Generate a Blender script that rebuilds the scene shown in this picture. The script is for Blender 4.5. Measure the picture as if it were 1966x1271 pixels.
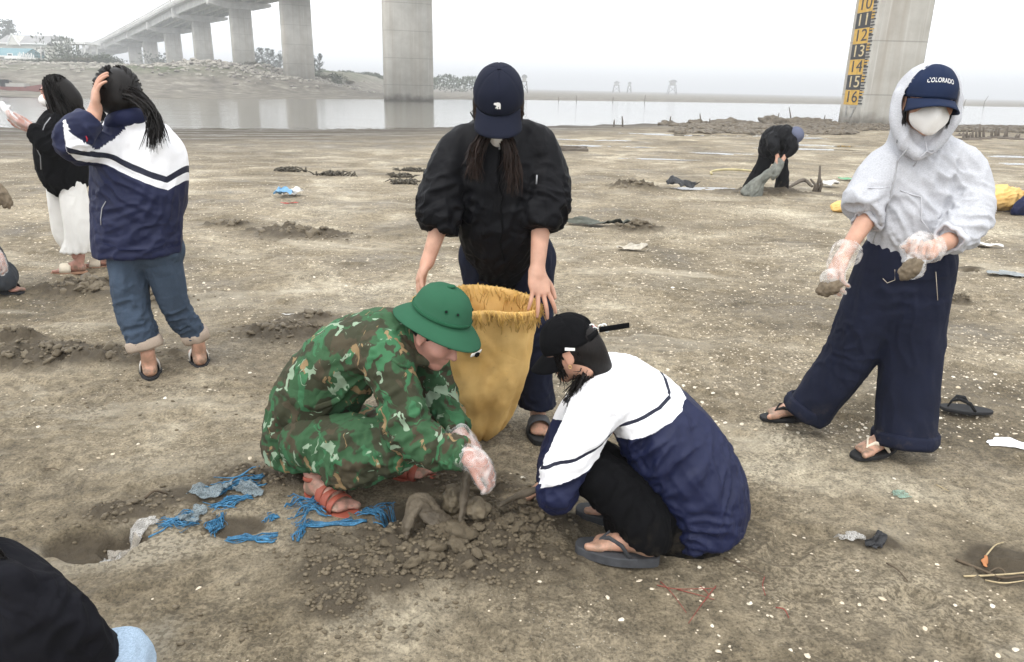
import bpy, math, random
import numpy as np
from mathutils import Vector, Matrix, Quaternion
S = bpy.context.scene
for o in list(bpy.data.objects): bpy.data.objects.remove(o)
# ------------------------------------------------------------------ camera
PITCH, ROLL, HCAM = math.radians(18.2), math.radians(1.25), 1.5
F, CX, CY = 1420., 983., 635.5          # focal length and centre of a 1966 x 1271 frame
_r0 = np.array([1, 0, 0.]); _f = np.array([0, math.cos(PITCH), -math.sin(PITCH)]); _u0 = np.array([0, math.sin(PITCH), math.cos(PITCH)])
_R = _r0*math.cos(ROLL)+_u0*math.sin(ROLL); _U = -_r0*math.sin(ROLL)+_u0*math.cos(ROLL)
CAM = np.array([0, 0, HCAM])
cd = bpy.data.cameras.new('camera'); cam = bpy.data.objects.new('camera', cd); S.collection.objects.link(cam)
cd.sensor_width = 36; cd.lens = 36*F/1966; cd.clip_start = .05; cd.clip_end = 12000
cam.matrix_world = Matrix(((_R[0], _U[0], -_f[0], 0), (_R[1], _U[1], -_f[1], 0), (_R[2], _U[2], -_f[2], HCAM), (0, 0, 0, 1)))
S.camera = cam
# ------------------------------------------------------------------ overcast sky and weak sun
SUN_EL, SUN_AZ = math.radians(58), math.radians(-35)
w = bpy.data.worlds.new('World'); S.world = w; w.use_nodes = True
nt = w.node_tree; nt.nodes.clear()
sky = nt.nodes.new('ShaderNodeTexSky'); sky.sky_type = 'NISHITA'; sky.sun_disc = False
sky.sun_elevation = SUN_EL; sky.sun_rotation = SUN_AZ + math.pi; sky.air_density = 2; sky.dust_density = 8; sky.ozone_density = 1
hsv = nt.nodes.new('ShaderNodeHueSaturation'); hsv.inputs['Saturation'].default_value = .25
mx = nt.nodes.new('ShaderNodeMix'); mx.data_type = 'RGBA'; mx.inputs['Factor'].default_value = .9
mx.inputs['B'].default_value = (14.7, 15.1, 15.6, 1)          # the even cloud deck in front of the clear sky
bg = nt.nodes.new('ShaderNodeBackground'); bg.inputs['Strength'].default_value = .136
wo = nt.nodes.new('ShaderNodeOutputWorld')
nt.links.new(sky.outputs[0], hsv.inputs['Color']); nt.links.new(hsv.outputs[0], mx.inputs['A'])
nt.links.new(mx.outputs['Result'], bg.inputs['Color']); nt.links.new(bg.outputs[0], wo.inputs['Surface'])
sd = bpy.data.lights.new('sun', 'SUN'); sd.energy = 1.4; sd.angle = math.radians(16); sd.color = (1, .97, .92)
sun = bpy.data.objects.new('sun', sd); S.collection.objects.link(sun)
sdir = Vector((math.sin(SUN_AZ)*math.cos(SUN_EL), -math.cos(SUN_AZ)*math.cos(SUN_EL), math.sin(SUN_EL)))
sun.rotation_euler = (-sdir).to_track_quat('-Z', 'Y').to_euler()
S.view_settings.view_transform = 'Standard'; S.view_settings.look = 'None'; S.view_settings.exposure = .18; S.view_settings.gamma = 1
S.render.engine = 'CYCLES'; S.cycles.use_denoising = True; S.cycles.max_bounces = 8; S.cycles.transparent_max_bounces = 16
S.cycles.volume_bounces = 0

# ------------------------------------------------------------------ helpers: places
def ray(u, v): return _f+_R*(u-CX)/F-_U*(v-CY)/F
def G(u, v, z=0.):
    d = ray(u, v); return CAM+d*(z-HCAM)/d[2]
def P(u, v, y):
    d = ray(u, v); return CAM+d*y/d[1]
def nrm(a):
    a = np.asarray(a, float); return a/(np.linalg.norm(a)+1e-12)
# ------------------------------------------------------------------ helpers: noise
_perm = np.random.RandomState(7).permutation(256).astype(np.int64); _perm = np.concatenate([_perm, _perm, _perm])
_grad = np.array([(1,1,0),(-1,1,0),(1,-1,0),(-1,-1,0),(1,0,1),(-1,0,1),(1,0,-1),(-1,0,-1),(0,1,1),(0,-1,1),(0,1,-1),(0,-1,-1)], np.float32)
def noise(p):
    p = np.asarray(p, np.float32); i = np.floor(p).astype(np.int64); f = p-i; i &= 255
    w = f*f*f*(f*(f*6-15)+10); out = 0
    for dx in (0, 1):
        for dy in (0, 1):
            for dz in (0, 1):
                h = _perm[_perm[_perm[i[:, 0]+dx]+i[:, 1]+dy]+i[:, 2]+dz] % 12
                g = _grad[h]
                d = g[:, 0]*(f[:, 0]-dx)+g[:, 1]*(f[:, 1]-dy)+g[:, 2]*(f[:, 2]-dz)
                out = out + d*(w[:, 0] if dx else 1-w[:, 0])*(w[:, 1] if dy else 1-w[:, 1])*(w[:, 2] if dz else 1-w[:, 2])
    return out
def fbm(p, o=4, g=.5):
    p = np.asarray(p, np.float32); a = 1.; s = 0
    for k in range(o): s = s+a*noise(p*2**k+17.3*k); a *= g
    return s
def sstep(a, b, x):
    t = np.clip((np.asarray(x)-a)/(b-a), 0, 1); return t*t*(3-2*t)
# ------------------------------------------------------------------ helpers: objects
def mesh_of(name, V, Q, smooth=True, mats=(), attrs=None):
    V = np.asarray(V, np.float32)
    me = bpy.data.meshes.new(name)
    if len(Q) and not isinstance(Q, np.ndarray) and len({len(q) for q in Q}) > 1:
        me.from_pydata([tuple(map(float, v)) for v in V], [], [tuple(map(int, q)) for q in Q])
    else:
        Q = np.asarray(Q, np.int32).reshape(len(Q), -1); n, k = Q.shape
        me.vertices.add(len(V)); me.vertices.foreach_set('co', V.ravel())
        me.loops.add(n*k); me.loops.foreach_set('vertex_index', Q.ravel())
        me.polygons.add(n); me.polygons.foreach_set('loop_start', np.arange(0, n*k, k, dtype=np.int32))
        me.update(calc_edges=True)
    me.validate()
    me.polygons.foreach_set('use_smooth', np.full(len(me.polygons), bool(smooth)))
    for m in mats: me.materials.append(m)
    for k, a in (attrs or {}).items():
        a = np.asarray(a, np.float32)
        if a.ndim == 1: me.attributes.new(k, 'FLOAT', 'POINT').data.foreach_set('value', a)
        else: me.attributes.new(k, 'FLOAT_VECTOR', 'POINT').data.foreach_set('vector', a.ravel())
    me.update(); return me
def tag(o, label=None, cat=None, group=None, kind=None):
    for k, v in (('label', label), ('category', cat), ('group', group), ('kind', kind)):
        if v: o[k] = v
    return o
def obj(name, me, parent=None, loc=(0, 0, 0)):
    o = bpy.data.objects.new(name, me); S.collection.objects.link(o); o.location = loc
    if parent is not None: o.parent = parent
    return o
def thing(name, label, cat, loc=(0, 0, 0), group=None):
    return tag(obj(name, None, None, loc), label, cat, group)
class MB:
    """collects shapes for one mesh"""
    def __init__(s): s.v, s.f = [], []
    def add(s, V, Fc):
        n = len(s.v); s.v += [tuple(map(float, p)) for p in V]; s.f += [tuple(int(i)+n for i in q) for q in Fc]; return s
    def box(s, c, size, R=None):
        c = np.array(c, float); h = np.array(size, float)/2; R = np.eye(3) if R is None else np.asarray(R)
        V = [c+R@(h*np.array(q)) for q in ((-1,-1,-1),(1,-1,-1),(1,1,-1),(-1,1,-1),(-1,-1,1),(1,-1,1),(1,1,1),(-1,1,1))]
        return s.add(V, [(0,3,2,1),(4,5,6,7),(0,1,5,4),(1,2,6,5),(2,3,7,6),(3,0,4,7)])
    def prism(s, poly, z0, z1, f=lambda p: p):
        n = len(poly); V = [f((x, y, z0)) for x, y in poly]+[f((x, y, z1)) for x, y in poly]
        return s.add(V, [tuple(range(n))[::-1], tuple(range(n, 2*n))]+[(i, (i+1) % n, n+(i+1) % n, n+i) for i in range(n)])
    def tube(s, pts, rad, n=8, flat=None, side=None):
        pts = np.array(pts, float); m = len(pts); rad = np.broadcast_to(np.asarray(rad, float), (m,)) if np.ndim(rad) < 2 else np.asarray(rad)
        T = np.gradient(pts, axis=0); T /= np.linalg.norm(T, axis=1)[:, None]+1e-12
        ref = np.array(side if side is not None else ((0, 0, 1) if abs(T[:, 2]).mean() < .8 else (1, 0, 0)), float); V = []
        for k in range(m):
            a = nrm(ref-T[k]*(ref@T[k])); b = np.cross(T[k], a); ra, rb = (rad[k], rad[k]*(flat or 1)) if np.ndim(rad) < 2 else rad[k]
            V += [pts[k]+ra*math.cos(t)*a+rb*math.sin(t)*b for t in np.linspace(0, 2*math.pi, n, endpoint=False)]
        Fc = [(k*n+i, k*n+(i+1) % n, (k+1)*n+(i+1) % n, (k+1)*n+i) for k in range(m-1) for i in range(n)]
        return s.add(V, Fc+[tuple(range(n))[::-1], tuple(range((m-1)*n, m*n))])
    def ico(s, c, r, sub=1, jit=0., rng=None, M=None):
        V, Fc = ICO[sub]; V = V*np.asarray(r, float)
        if jit: V = V*(1+jit*(rng.rand(len(V), 1)-.5))
        if M is not None: V = V@np.asarray(M).T
        return s.add(V+np.asarray(c, float), Fc)
    def mesh(s, name, m=None, smooth=True): return mesh_of(name, s.v, s.f, smooth, [m] if m else [])
    def build(s, name, m, parent=None, smooth=True, loc=(0, 0, 0)): return obj(name, s.mesh(name, m, smooth), parent, loc)
def _icos():
    t = (1+5**.5)/2
    V = [(-1,t,0),(1,t,0),(-1,-t,0),(1,-t,0),(0,-1,t),(0,1,t),(0,-1,-t),(0,1,-t),(t,0,-1),(t,0,1),(-t,0,-1),(-t,0,1)]
    Fc = [(0,11,5),(0,5,1),(0,1,7),(0,7,10),(0,10,11),(1,5,9),(5,11,4),(11,10,2),(10,7,6),(7,1,8),(3,9,4),(3,4,2),(3,2,6),(3,6,8),(3,8,9),(4,9,5),(2,4,11),(6,2,10),(8,6,7),(9,8,1)]
    V = [nrm(v) for v in V]; out = [(np.array(V), list(Fc))]
    for _ in range(3):
        mid = {}; nf = []
        def m(a, b):
            k = (min(a, b), max(a, b))
            if k not in mid: mid[k] = len(V); V.append(nrm(V[a]+V[b]))
            return mid[k]
        for a, b, c in Fc:
            x, y, z = m(a, b), m(b, c), m(c, a); nf += [(a,x,z),(b,y,x),(c,z,y),(x,y,z)]
        Fc = nf; out.append((np.array(V), list(Fc)))
    return out
ICO = _icos()
def rotz(a): c, s = math.cos(a), math.sin(a); return np.array([[c, -s, 0], [s, c, 0], [0, 0, 1.]])
def rxyz(rng, a=math.pi): return np.array(Matrix.Rotation(rng.uniform(-a, a), 3, 'X') @ Matrix.Rotation(rng.uniform(-a, a), 3, 'Y') @ Matrix.Rotation(rng.uniform(-a, a), 3, 'Z'))
# ------------------------------------------------------------------ helpers: materials
class NT:
    def __init__(s, name):
        s.m = bpy.data.materials.new(name); s.m.use_nodes = True; s.t = s.m.node_tree; s.b = s.t.nodes['Principled BSDF']; s.out = s.t.nodes['Material Output']
    def n(s, typ, **kw):
        x = s.t.nodes.new('ShaderNode'+typ)
        for k, v in kw.items():
            if k.startswith('i_'):
                key = k[2:].replace('_', ' '); key = int(key) if key.isdigit() else key; s.set(x.inputs[key], v)
            else: setattr(x, k, v)
        return x
    def set(s, sock, v):
        if isinstance(v, bpy.types.NodeSocket): s.t.links.new(v, sock)
        elif isinstance(v, (tuple, list)) and len(v) == 3 and sock.type == 'RGBA': sock.default_value = (*v, 1)
        else: sock.default_value = v
    def coord(s, kind='Object'): return s.n('TexCoord').outputs[kind]
    def attr(s, name, vec=False): return s.n('Attribute', attribute_name=name).outputs['Vector' if vec else 'Fac']
    def noise(s, vec, scale, detail=4, rough=.55, dist=0.):
        return s.n('TexNoise', i_Vector=vec, i_Scale=scale, i_Detail=detail, i_Roughness=rough, i_Distortion=dist).outputs[0]
    def map(s, vec, scale=(1, 1, 1), rot=(0, 0, 0)): return s.n('Mapping', i_Vector=vec, i_Scale=scale, i_Rotation=rot).outputs[0]
    def ramp(s, fac, stops, interp='LINEAR'):
        r = s.n('ValToRGB', i_Fac=fac); r.color_ramp.interpolation = interp; e = r.color_ramp.elements
        while len(e) < len(stops): e.new(.5)
        for k, (p, c) in enumerate(stops): e[k].position = p; e[k].color = (*((c, c, c) if np.isscalar(c) else c), 1)
        return r.outputs[0]
    def mix(s, fac, a, b, mode='MIX'):
        m = s.n('Mix', data_type='RGBA', blend_type=mode, clamp_factor=True)
        s.set(m.inputs['Factor'], fac); s.set(m.inputs['A'], a); s.set(m.inputs['B'], b); return m.outputs['Result']
    def math(s, op, a, b=0., c=None):
        m = s.n('Math', operation=op); s.set(m.inputs[0], a); s.set(m.inputs[1], b)
        if c is not None: s.set(m.inputs[2], c)
        return m.outputs[0]
    def bump(s, h, strength=.3, dist=.01, prev=None):
        b = s.n('Bump', i_Height=h, i_Strength=strength, i_Distance=dist)
        if prev is not None: s.set(b.inputs['Normal'], prev)
        return b.outputs[0]
    def done(s, color=None, rough=.8, normal=None, spec=.4, **kw):
        if color is not None: s.set(s.b.inputs['Base Color'], color)
        s.set(s.b.inputs['Roughness'], rough); s.set(s.b.inputs['Specular IOR Level'], spec)
        if normal is not None: s.set(s.b.inputs['Normal'], normal)
        for k, v in kw.items(): s.set(s.b.inputs[k.replace('_', ' ')], v)
        return s.m
def simple(name, col, rough=.8, var=.25, scale=8., bump=.0, bscale=60., spec=.3, bdist=.004, **kw):
    t = NT(name); c = t.coord(); n1 = t.noise(c, scale, 5)
    col = tuple(col); dark = tuple(x*(1-var) for x in col); lite = tuple(min(1, x*(1+var)) for x in col)
    k = t.ramp(n1, [(.3, dark), (.7, lite)])
    nm = t.bump(t.noise(c, bscale, 4), bump, bdist) if bump else None
    return t.done(k, rough, nm, spec, **kw)
def crease(t, c, scale):
    n1 = t.noise(t.map(c, (1, 1, .5), (.4, .3, 0)), scale, 2, .4, .6); n2 = t.noise(t.map(c, (.6, 1, 1), (0, .5, .6)), scale*1.7, 2, .4, .4)
    a = t.math('POWER', t.math('ABSOLUTE', t.math('SUBTRACT', n1, .5)), .7); b = t.math('POWER', t.math('ABSOLUTE', t.math('SUBTRACT', n2, .5)), .7)
    return t.math('MULTIPLY', t.math('ADD', a, t.math('MULTIPLY', b, .5)), t.ramp(t.noise(c, scale*.35, 2), [(.42, .12), (.62, 1.)]))
def fabric(name, col, rough=.85, var=.12, weave=700., bump=.25, mottled=0., wr=0., wscale=14., spec=.2, sheen=.0):
    t = NT(name); c = t.coord(); n1 = t.noise(c, 5., 3); col = tuple(col)
    k = t.ramp(n1, [(.3, tuple(x*(1-var) for x in col)), (.7, tuple(x*(1+var) for x in col))])
    if mottled: k = t.mix(mottled, k, t.ramp(t.noise(t.map(c, (60, 60, 300)), 3., 3), [(.4, tuple(x*.55 for x in col)), (.6, tuple(min(1, x*1.25) for x in col))]))
    zf = t.n('MapRange', i_Value=t.n('SeparateXYZ', i_Vector=c).outputs[2], i_1=.22, i_2=.05).outputs[0]; k = t.mix(t.math('MULTIPLY', zf, t.ramp(t.noise(c, 16, 5, .65), [(.52, 0.), (.68, .32)])), k, (.12, .098, .07))
    nm = t.bump(t.noise(c, weave, 2), bump, .0008)
    if wr: nm = t.bump(crease(t, c, wscale*.8), wr*1.5, .016, nm)
    m = t.done(k, rough, nm, spec)
    if sheen: t.b.inputs['Sheen Weight'].default_value = sheen
    return m
# ================================================================== ground
def piece(t, pts): return np.interp(t, [p[0] for p in pts], [p[1] for p in pts])
def edge_of(px, z):
    q = [G(u, v, z) for u, v in px]; return sorted((p[0]/p[1], p[1]) for p in q)
WZ = -.35
NEAR = edge_of([(-900, 238), (0, 243), (200, 245), (400, 246), (740, 246), (900, 243), (1100, 240), (1300, 236), (1500, 236), (1700, 238), (1966, 242), (2700, 262)], WZ)
FAR = edge_of([(-900, 170), (0, 189), (300, 190), (740, 191), (1000, 192), (1200, 194.5), (1500, 199), (1966, 205.5), (2700, 218)], WZ)
# churned heaps and holes: pixel, half widths in metres, height
HEAPS = [(840, 1075, .40, .13, .055), (900, 1010, .30, .12, .06), (700, 1110, .20, .10, .03), (1020, 1010, .16, .12, .035), (655, 1165, .10, .07, .02), (900, 930, .22, .10, .03),
         (545, 640, .28, .16, .06), (600, 615, .16, .10, .05), (165, 560, .36, .16, .09), (290, 578, .22, .15, .07), (25, 665, .18, .12, .075), (160, 688, .55, .16, .05), (60, 700, .3, .12, .05),
         (440, 432, .25, .14, .05), (575, 452, .55, .2, .06), (540, 448, .25, .15, .05), (1838, 580, .10, .07, .05), (1215, 362, .38, .2, .13), (1222, 440, .30, .2, .09), (350, 955, .18, .08, .025),
         (520, 925, .25, .10, .03), (1860, 516, .13, .05, .02), (240, 985, .16, .05, .03), (1470, 372, .7, .25, .10), (1680, 1045, .1, .05, .01), (1930, 1085, .15, .1, .008)]
PITS = [(800, 1010, .12, .10, .09), (175, 1035, .17, .10, .05), (855, 905, .12, .08, .03), (1862, 520, .09, .04, .05), (235, 1025, .1, .06, .03), (450, 1010, .12, .07, .015)]
HP = [(*G(u, v)[:2], a, b, h, i) for i, (u, v, a, b, h) in enumerate(HEAPS)]
PP = [(*G(u, v)[:2], a, b, h, i) for i, (u, v, a, b, h) in enumerate(PITS)]
def ground(x, y, wet=False):
    x = np.atleast_1d(np.asarray(x, float)); y = np.atleast_1d(np.asarray(y, float))
    t = x/np.maximum(y, 1.); ys = np.where(y > 0.5, piece(t, NEAR), 60.)
    s = ys-y
    z = WZ*(1-sstep(0, 15, s))-np.maximum(-s, 0)*.05
    q = np.stack([x, y, 0*x], 1); fade = 1/(1+(np.maximum(y, 0)/9)**1.5)
    z = z+.022*noise(q*.9+3)*(.35+.65*sstep(0, 8, s))+.012*noise(q*3.1)+.007*noise(q*8+5)*(.3+.7*fade)
    n4 = noise(q*24+9); pt = sstep(-.1, .35, noise(q*1.7+60)); z = z+fade*(.0035*n4+(.002+.006*pt)*noise(q*46+2))
    # drag marks and old footprints
    z = z-.030*fade*sstep(.18, .42, noise(q*np.array([3.6, 5.0, 1])+40))+.010*fade*sstep(.05, .2, noise(q*np.array([3.6, 5.0, 1])+40))
    m = 0*x
    for cx, cy, a, b, h, i in HP:
        e = ((x-cx)/a)**2+((y-cy)/b)**2; k = e < 6
        if not k.any(): continue
        qq = q[k]; ek = np.maximum(e[k]+.9*noise(qq*7+i)+.5*noise(qq*17+i), 0)
        g = np.exp(-ek*1.1)
        lump = .7+.8*np.abs(noise(qq*9+i))+.5*np.abs(noise(qq*22+i))+.25*noise(qq*60+i)*fade[k]
        z[k] += h*g*lump; m[k] = np.maximum(m[k], np.clip(g*2.0, 0, 1))
    for cx, cy, a, b, h, i in PP:
        e = ((x-cx)/a)**2+((y-cy)/b)**2+.3*noise(q*9+i)
        g = sstep(1.15, .55, e); z = z-h*g*(1+.3*noise(q*21)); m = np.maximum(m, g)
    return (z, np.clip(m, 0, 1), s) if wet else z
def gz(x, y): return float(ground(x, y)[0])
ys = np.concatenate([[-40, -15, -5, -1.5, -.3, .3, .7], np.geomspace(1.0, 38, 860), np.geomspace(39, 130, 24)])
tx = np.concatenate([[-30, -8, -3, -1.6], np.linspace(-1.15, -.76, 36), np.linspace(-.755, .755, 470), np.linspace(.76, 1.15, 36), [1.6, 3, 8, 30]])
YY, TT = np.meshgrid(ys, tx, indexing='ij'); XX = TT*(np.maximum(YY, .4)+.12)
zz, wetm, sh = ground(XX.ravel(), YY.ravel(), True)
ny, nx = YY.shape; idx = np.arange(ny*nx).reshape(ny, nx)
quads = np.stack([idx[:-1, :-1], idx[:-1, 1:], idx[1:, 1:], idx[1:, :-1]], -1).reshape(-1, 4)
t = NT('tidal_mud'); c = t.coord()
base = t.ramp(t.math('ADD', t.math('MULTIPLY', t.noise(c, 1.1, 6, .62, .6), .6), t.math('MULTIPLY', t.noise(c, .33, 3, .5, .8), .4)), [(.34, (.122, .098, .062)), (.44, (.212, .172, .113)), (.53, (.295, .245, .168)), (.64, (.53, .465, .345))])
fine = t.ramp(t.noise(c, 95, 5, .7), [(.33, .38), (.46, .92), (.62, 1.3)])
mid = t.ramp(t.noise(c, 17, 4, .6), [(.34, .62), (.6, 1.12)])
k = t.mix(1., t.mix(1., base, fine, 'MULTIPLY'), mid, 'MULTIPLY')
streak = t.noise(t.map(c, (.6, 1.7, 1)), 1.1, 6, .65, .8)
k = t.mix(t.ramp(streak, [(.54, 0.), (.68, .62)]), k, (.47, .42, .325))
# shell grit
for sc, th, am in ((130, .09, .8), (55, .075, .9)):
    vo = t.n('TexVoronoi', i_Vector=c, i_Scale=float(sc)).outputs[0]
    zone = t.ramp(t.noise(c, .8, 4, .6), [(.44, 0.), (.6, 1.)])
    k = t.mix(t.math('MULTIPLY', t.ramp(vo, [(th, am), (th+.05, 0.)]), zone), k, (.62, .58, .5))
damp = t.ramp(t.noise(c, .62, 4, .55, .7), [(.50, 0.), (.62, 1.)]); k = t.mix(t.math('MULTIPLY', damp, .45), k, t.mix(1., k, (.42, .40, .36), 'MULTIPLY'))
casts = t.math('MULTIPLY', t.ramp(t.noise(c, 60, 3, .6), [(.50, 0.), (.56, 1.)]), t.ramp(t.noise(c, 1.5, 4, .6, .5), [(.46, 0.), (.58, .62)])); k = t.mix(casts, k, (.085, .067, .043))
wetn = t.attr('wet')
dark = t.mix(t.noise(c, 26, 5), (.046, .036, .024), (.128, .102, .068))
k = t.mix(wetn, k, dark)
shore = t.attr('shore')
k = t.mix(t.ramp(shore, [(.0, .95), (.35, .75), (.8, 0.)]), k, t.mix(t.noise(t.map(c, (.3, 1.6, 1)), .8, 5, .6), (.040, .034, .027), (.105, .092, .073)))
bn = t.bump(t.noise(c, 150, 6, .75), 1., .009)
bn = t.bump(t.noise(c, 42, 5, .65), .6, .016, bn)
rgh = t.math('SUBTRACT', t.ramp(t.noise(c, 2.2, 4), [(.35, .66), (.6, .95)]), t.math('MULTIPLY', damp, .22))
rgh = t.mix(t.ramp(shore, [(.3, 1.), (.8, 0.)]), rgh, t.ramp(t.noise(t.map(c, (.25, 1.3, 1)), .7, 5, .65), [(.40, .34), (.54, .85)]))
MUD = t.done(k, rgh, bn, t.ramp(shore, [(.15, .04), (.9, .28)]))
gme = mesh_of('ground', np.stack([XX.ravel(), YY.ravel(), zz], 1), quads, True, [MUD], {'wet': wetm, 'shore': np.clip(sh/25, 0, 1)})
tag(obj('ground', gme), kind='structure')
# ------------------------------------------------------------------ river
t = NT('river_water'); c = t.coord()
nm = t.bump(t.noise(t.map(c, (.35, 1.2, 1)), 3.0, 4, .55), .30, .06)
nm = t.bump(t.noise(t.map(c, (.2, .8, 1)), .5, 3), .25, .15, nm)
WATER = t.done((.16, .15, .125), .08, nm, .5, IOR=1.33)
V = []; Q = []
wy = np.geomspace(12, 9000, 40); wt = np.linspace(-2.4, 2.4, 25)
YY, TT = np.meshgrid(wy, wt, indexing='ij'); idx = np.arange(YY.size).reshape(YY.shape)
quads = np.stack([idx[:-1, :-1], idx[:-1, 1:], idx[1:, 1:], idx[1:, :-1]], -1).reshape(-1, 4)
tag(obj('river', mesh_of('river', np.stack([(TT*YY).ravel(), YY.ravel(), np.full(YY.size, WZ)], 1), quads, True, [WATER])), kind='structure')
# ------------------------------------------------------------------ far bank and tidal flats
def bank(x, y):
    x = np.atleast_1d(np.asarray(x, float)); y = np.atleast_1d(np.asarray(y, float))
    ye = piece(x/y, FAR); s = y-ye; q = np.stack([x, y, 0*x], 1)
    land = sstep(-21, -40, x+.04*(y-136))*1.0
    z = WZ-.5+.5*sstep(-9, 0, s)+.22*sstep(0, 18, s)
    rise = 2.0*sstep(16, 40, s)+2.2*sstep(34, 75, s)
    z = z+land*rise*(1+.10*noise(q*.12))+land*sstep(8, 30, s)*(.30*noise(q*.35)+.18*np.abs(noise(q*.9)))
    flat = .10*noise(q*np.array([.012, .045, 1]))+.04*noise(q*.2)
    z = z+flat*sstep(3, 25, s)*(1-land)-(1-land)*.10*sstep(60, 400, s)
    for u, v, yy, r, h in ((400, 152, 133, 11, 2.0), (420, 158, 124, 9, 1.1), (350, 165, 122, 14, .8), (510, 150, 140, 8, 1.3), (620, 158, 128, 9, .7), (250, 172, 118, 15, .5)):
        p = P(u, v, yy); e = ((x-p[0])/r)**2+((y-p[1])/(r*.6))**2
        z = z+h*np.exp(-e*1.4)*(1+.4*np.abs(noise(q*.8)))
    return z
def bz(x, y): return float(bank(x, y)[0])
by = np.concatenate([np.geomspace(74, 330, 170), np.geomspace(340, 8000, 40)]); bt = np.linspace(-1.3, 1.6, 420)
YY, TT = np.meshgrid(by, bt, indexing='ij'); idx = np.arange(YY.size).reshape(YY.shape); X_, Y_ = (TT*YY).ravel(), YY.ravel()
quads = np.stack([idx[:-1, :-1], idx[:-1, 1:], idx[1:, 1:], idx[1:, :-1]], -1).reshape(-1, 4)
t = NT('bank_mud'); c = t.coord()
z = t.n('SeparateXYZ', i_Vector=c).outputs[2]
k = t.ramp(t.noise(c, .5, 6, .65), [(.35, (.10, .088, .068)), (.55, (.19, .17, .135)), (.7, (.34, .31, .255))])
grass = t.ramp(t.noise(c, .22, 5, .6), [(.42, (.20, .185, .14)), (.55, (.075, .09, .038))])
k = t.mix(t.ramp(z, [(0., 0.), (1., 0.)]), k, grass)
gf = t.math('MULTIPLY', t.n('MapRange', i_Value=z, i_1=1.9, i_2=3.2).outputs[0], t.ramp(t.noise(c, .12, 4), [(.38, .2), (.6, 1.)]))
k = t.mix(gf, k, grass)
BANK = t.done(k, .9, t.bump(t.noise(c, 2.2, 6, .7), .9, .35), .2)
tag(obj('far_bank', mesh_of('far_bank', np.stack([X_, Y_, bank(X_, Y_)], 1), quads, True, [BANK])), kind='structure')
# ================================================================== bridge
t = NT('concrete'); c = t.coord()
k = t.ramp(t.noise(c, .6, 6, .6), [(.3, (.38, .36, .315)), (.7, (.53, .51, .46))])
k = t.mix(t.ramp(t.noise(t.map(c, (1.6, 1.6, .06)), 1.2, 4), [(.45, 0.), (.7, .55)]), k, (.33, .28, .22))
k = t.mix(t.ramp(t.noise(t.map(c, (2.5, 2.5, .05)), 1.7, 3), [(.6, 0.), (.72, .6)]), k, (.58, .56, .52))
zc = t.n('SeparateXYZ', i_Vector=c).outputs[2]
seam = t.math('LESS_THAN', t.math('ABSOLUTE', t.math('SUBTRACT', t.math('FRACT', t.math('DIVIDE', zc, 3.1)), .5)), .012)
k = t.mix(t.math('MULTIPLY', seam, .45), k, (.15, .14, .12))
tide = t.n('MapRange', i_Value=t.math('ADD', zc, t.math('MULTIPLY', t.noise(c, .8, 4), 1.6)), i_1=.5, i_2=1.4).outputs[0]
k = t.mix(tide, t.mix(t.noise(c, 3., 5), (.075, .065, .05), (.17, .15, .12)), k)
CONC = t.done(k, .9, t.bump(t.noise(c, 9, 5), .35, .03), .2)
CONC2 = simple('deck_concrete', (.50, .49, .46), .9, .2, .8, .3, 6, .2, .03)
bridge = thing('bridge', 'long grey concrete girder bridge on tall piers crossing the hazy river', 'bridge', (0, 0, 0))
PIERS = [(565, 155, 136, 5.2), (460, 138, 165, 4.4), (385, 135, 194, 4.4), (330, 133, 223, 4.4), (287, 130, 252, 4.4), (258, 128, 281, 4.4), (235, 126, 310, 4.4), (214, 124, 339, 4.4)]
CAPV = [-4, 18, 42, 64, 80, 90, 98, 103]
CL = []
for (u, v, y, w), cv in zip(PIERS, CAPV): CL.append(P(u, cv, y)+np.array([0, 0, .0]))
CL = np.array(CL)
d0 = nrm(CL[1]-CL[2]); xm = P(781, 0, 97); xg = P(1695, 0, 52)
top = [np.array([xg[0], xg[1], CL[0][2]+1.5]), np.array([xm[0], xm[1], CL[0][2]+.9])]
AX = np.array(top+list(CL)+[CL[-1]+(CL[-1]-CL[-2])*1.0+np.array([0, 0, -.6]), CL[-1]+(CL[-1]-CL[-2])*2.2+np.array([0, 0, -1.6])])
e0 = AX[0]-(AX[1]-AX[0])*1.2; AX = np.vstack([[e0], AX])
def perp_at(i):
    a = AX[min(i+1, len(AX)-1)]-AX[max(i-1, 0)]; a[2] = 0; a = nrm(a); return a, np.array([-a[1], a[0], 0])*-1
HW = 6.0
def pier_shape(z0, z1, w, th, n=20):
    """stadium-ended wall pier, widening slightly at the head"""
    m = MB(); poly = []
    for k in range(n):
        a = 2*math.pi*k/n; cx, sy = math.cos(a), math.sin(a)
        poly.append((np.sign(cx)*abs(cx)**.35*w/2, np.sign(sy)*abs(sy)**.35*th/2))
    lev = [(z0, 1.), (z0+(z1-z0)*.5, .985), (z1, .97)]
    for z, s in lev: m.v += [(x*s, y*s, z) for x, y in poly]
    for l in range(2): m.f += [(l*n+i, l*n+(i+1) % n, (l+1)*n+(i+1) % n, (l+1)*n+i) for i in range(n)]
    m.f += [tuple(range(n))[::-1], tuple(range(2*n, 3*n))]; return m
def set_rot(o, a, loc): o.location = loc; o.rotation_euler = (0, 0, a)
for j, (u, v, y, w) in enumerate(PIERS):
    i = j+3; a, pd = perp_at(i); ang = math.atan2(pd[1], pd[0]); c0 = CL[j]
    if j > 5: continue
    zb = bz(c0[0], c0[1])-1.5
    o = pier_shape(zb, c0[2], w, 2.2).build('pier', CONC, bridge, True); set_rot(o, ang, (c0[0], c0[1], 0))
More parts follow.
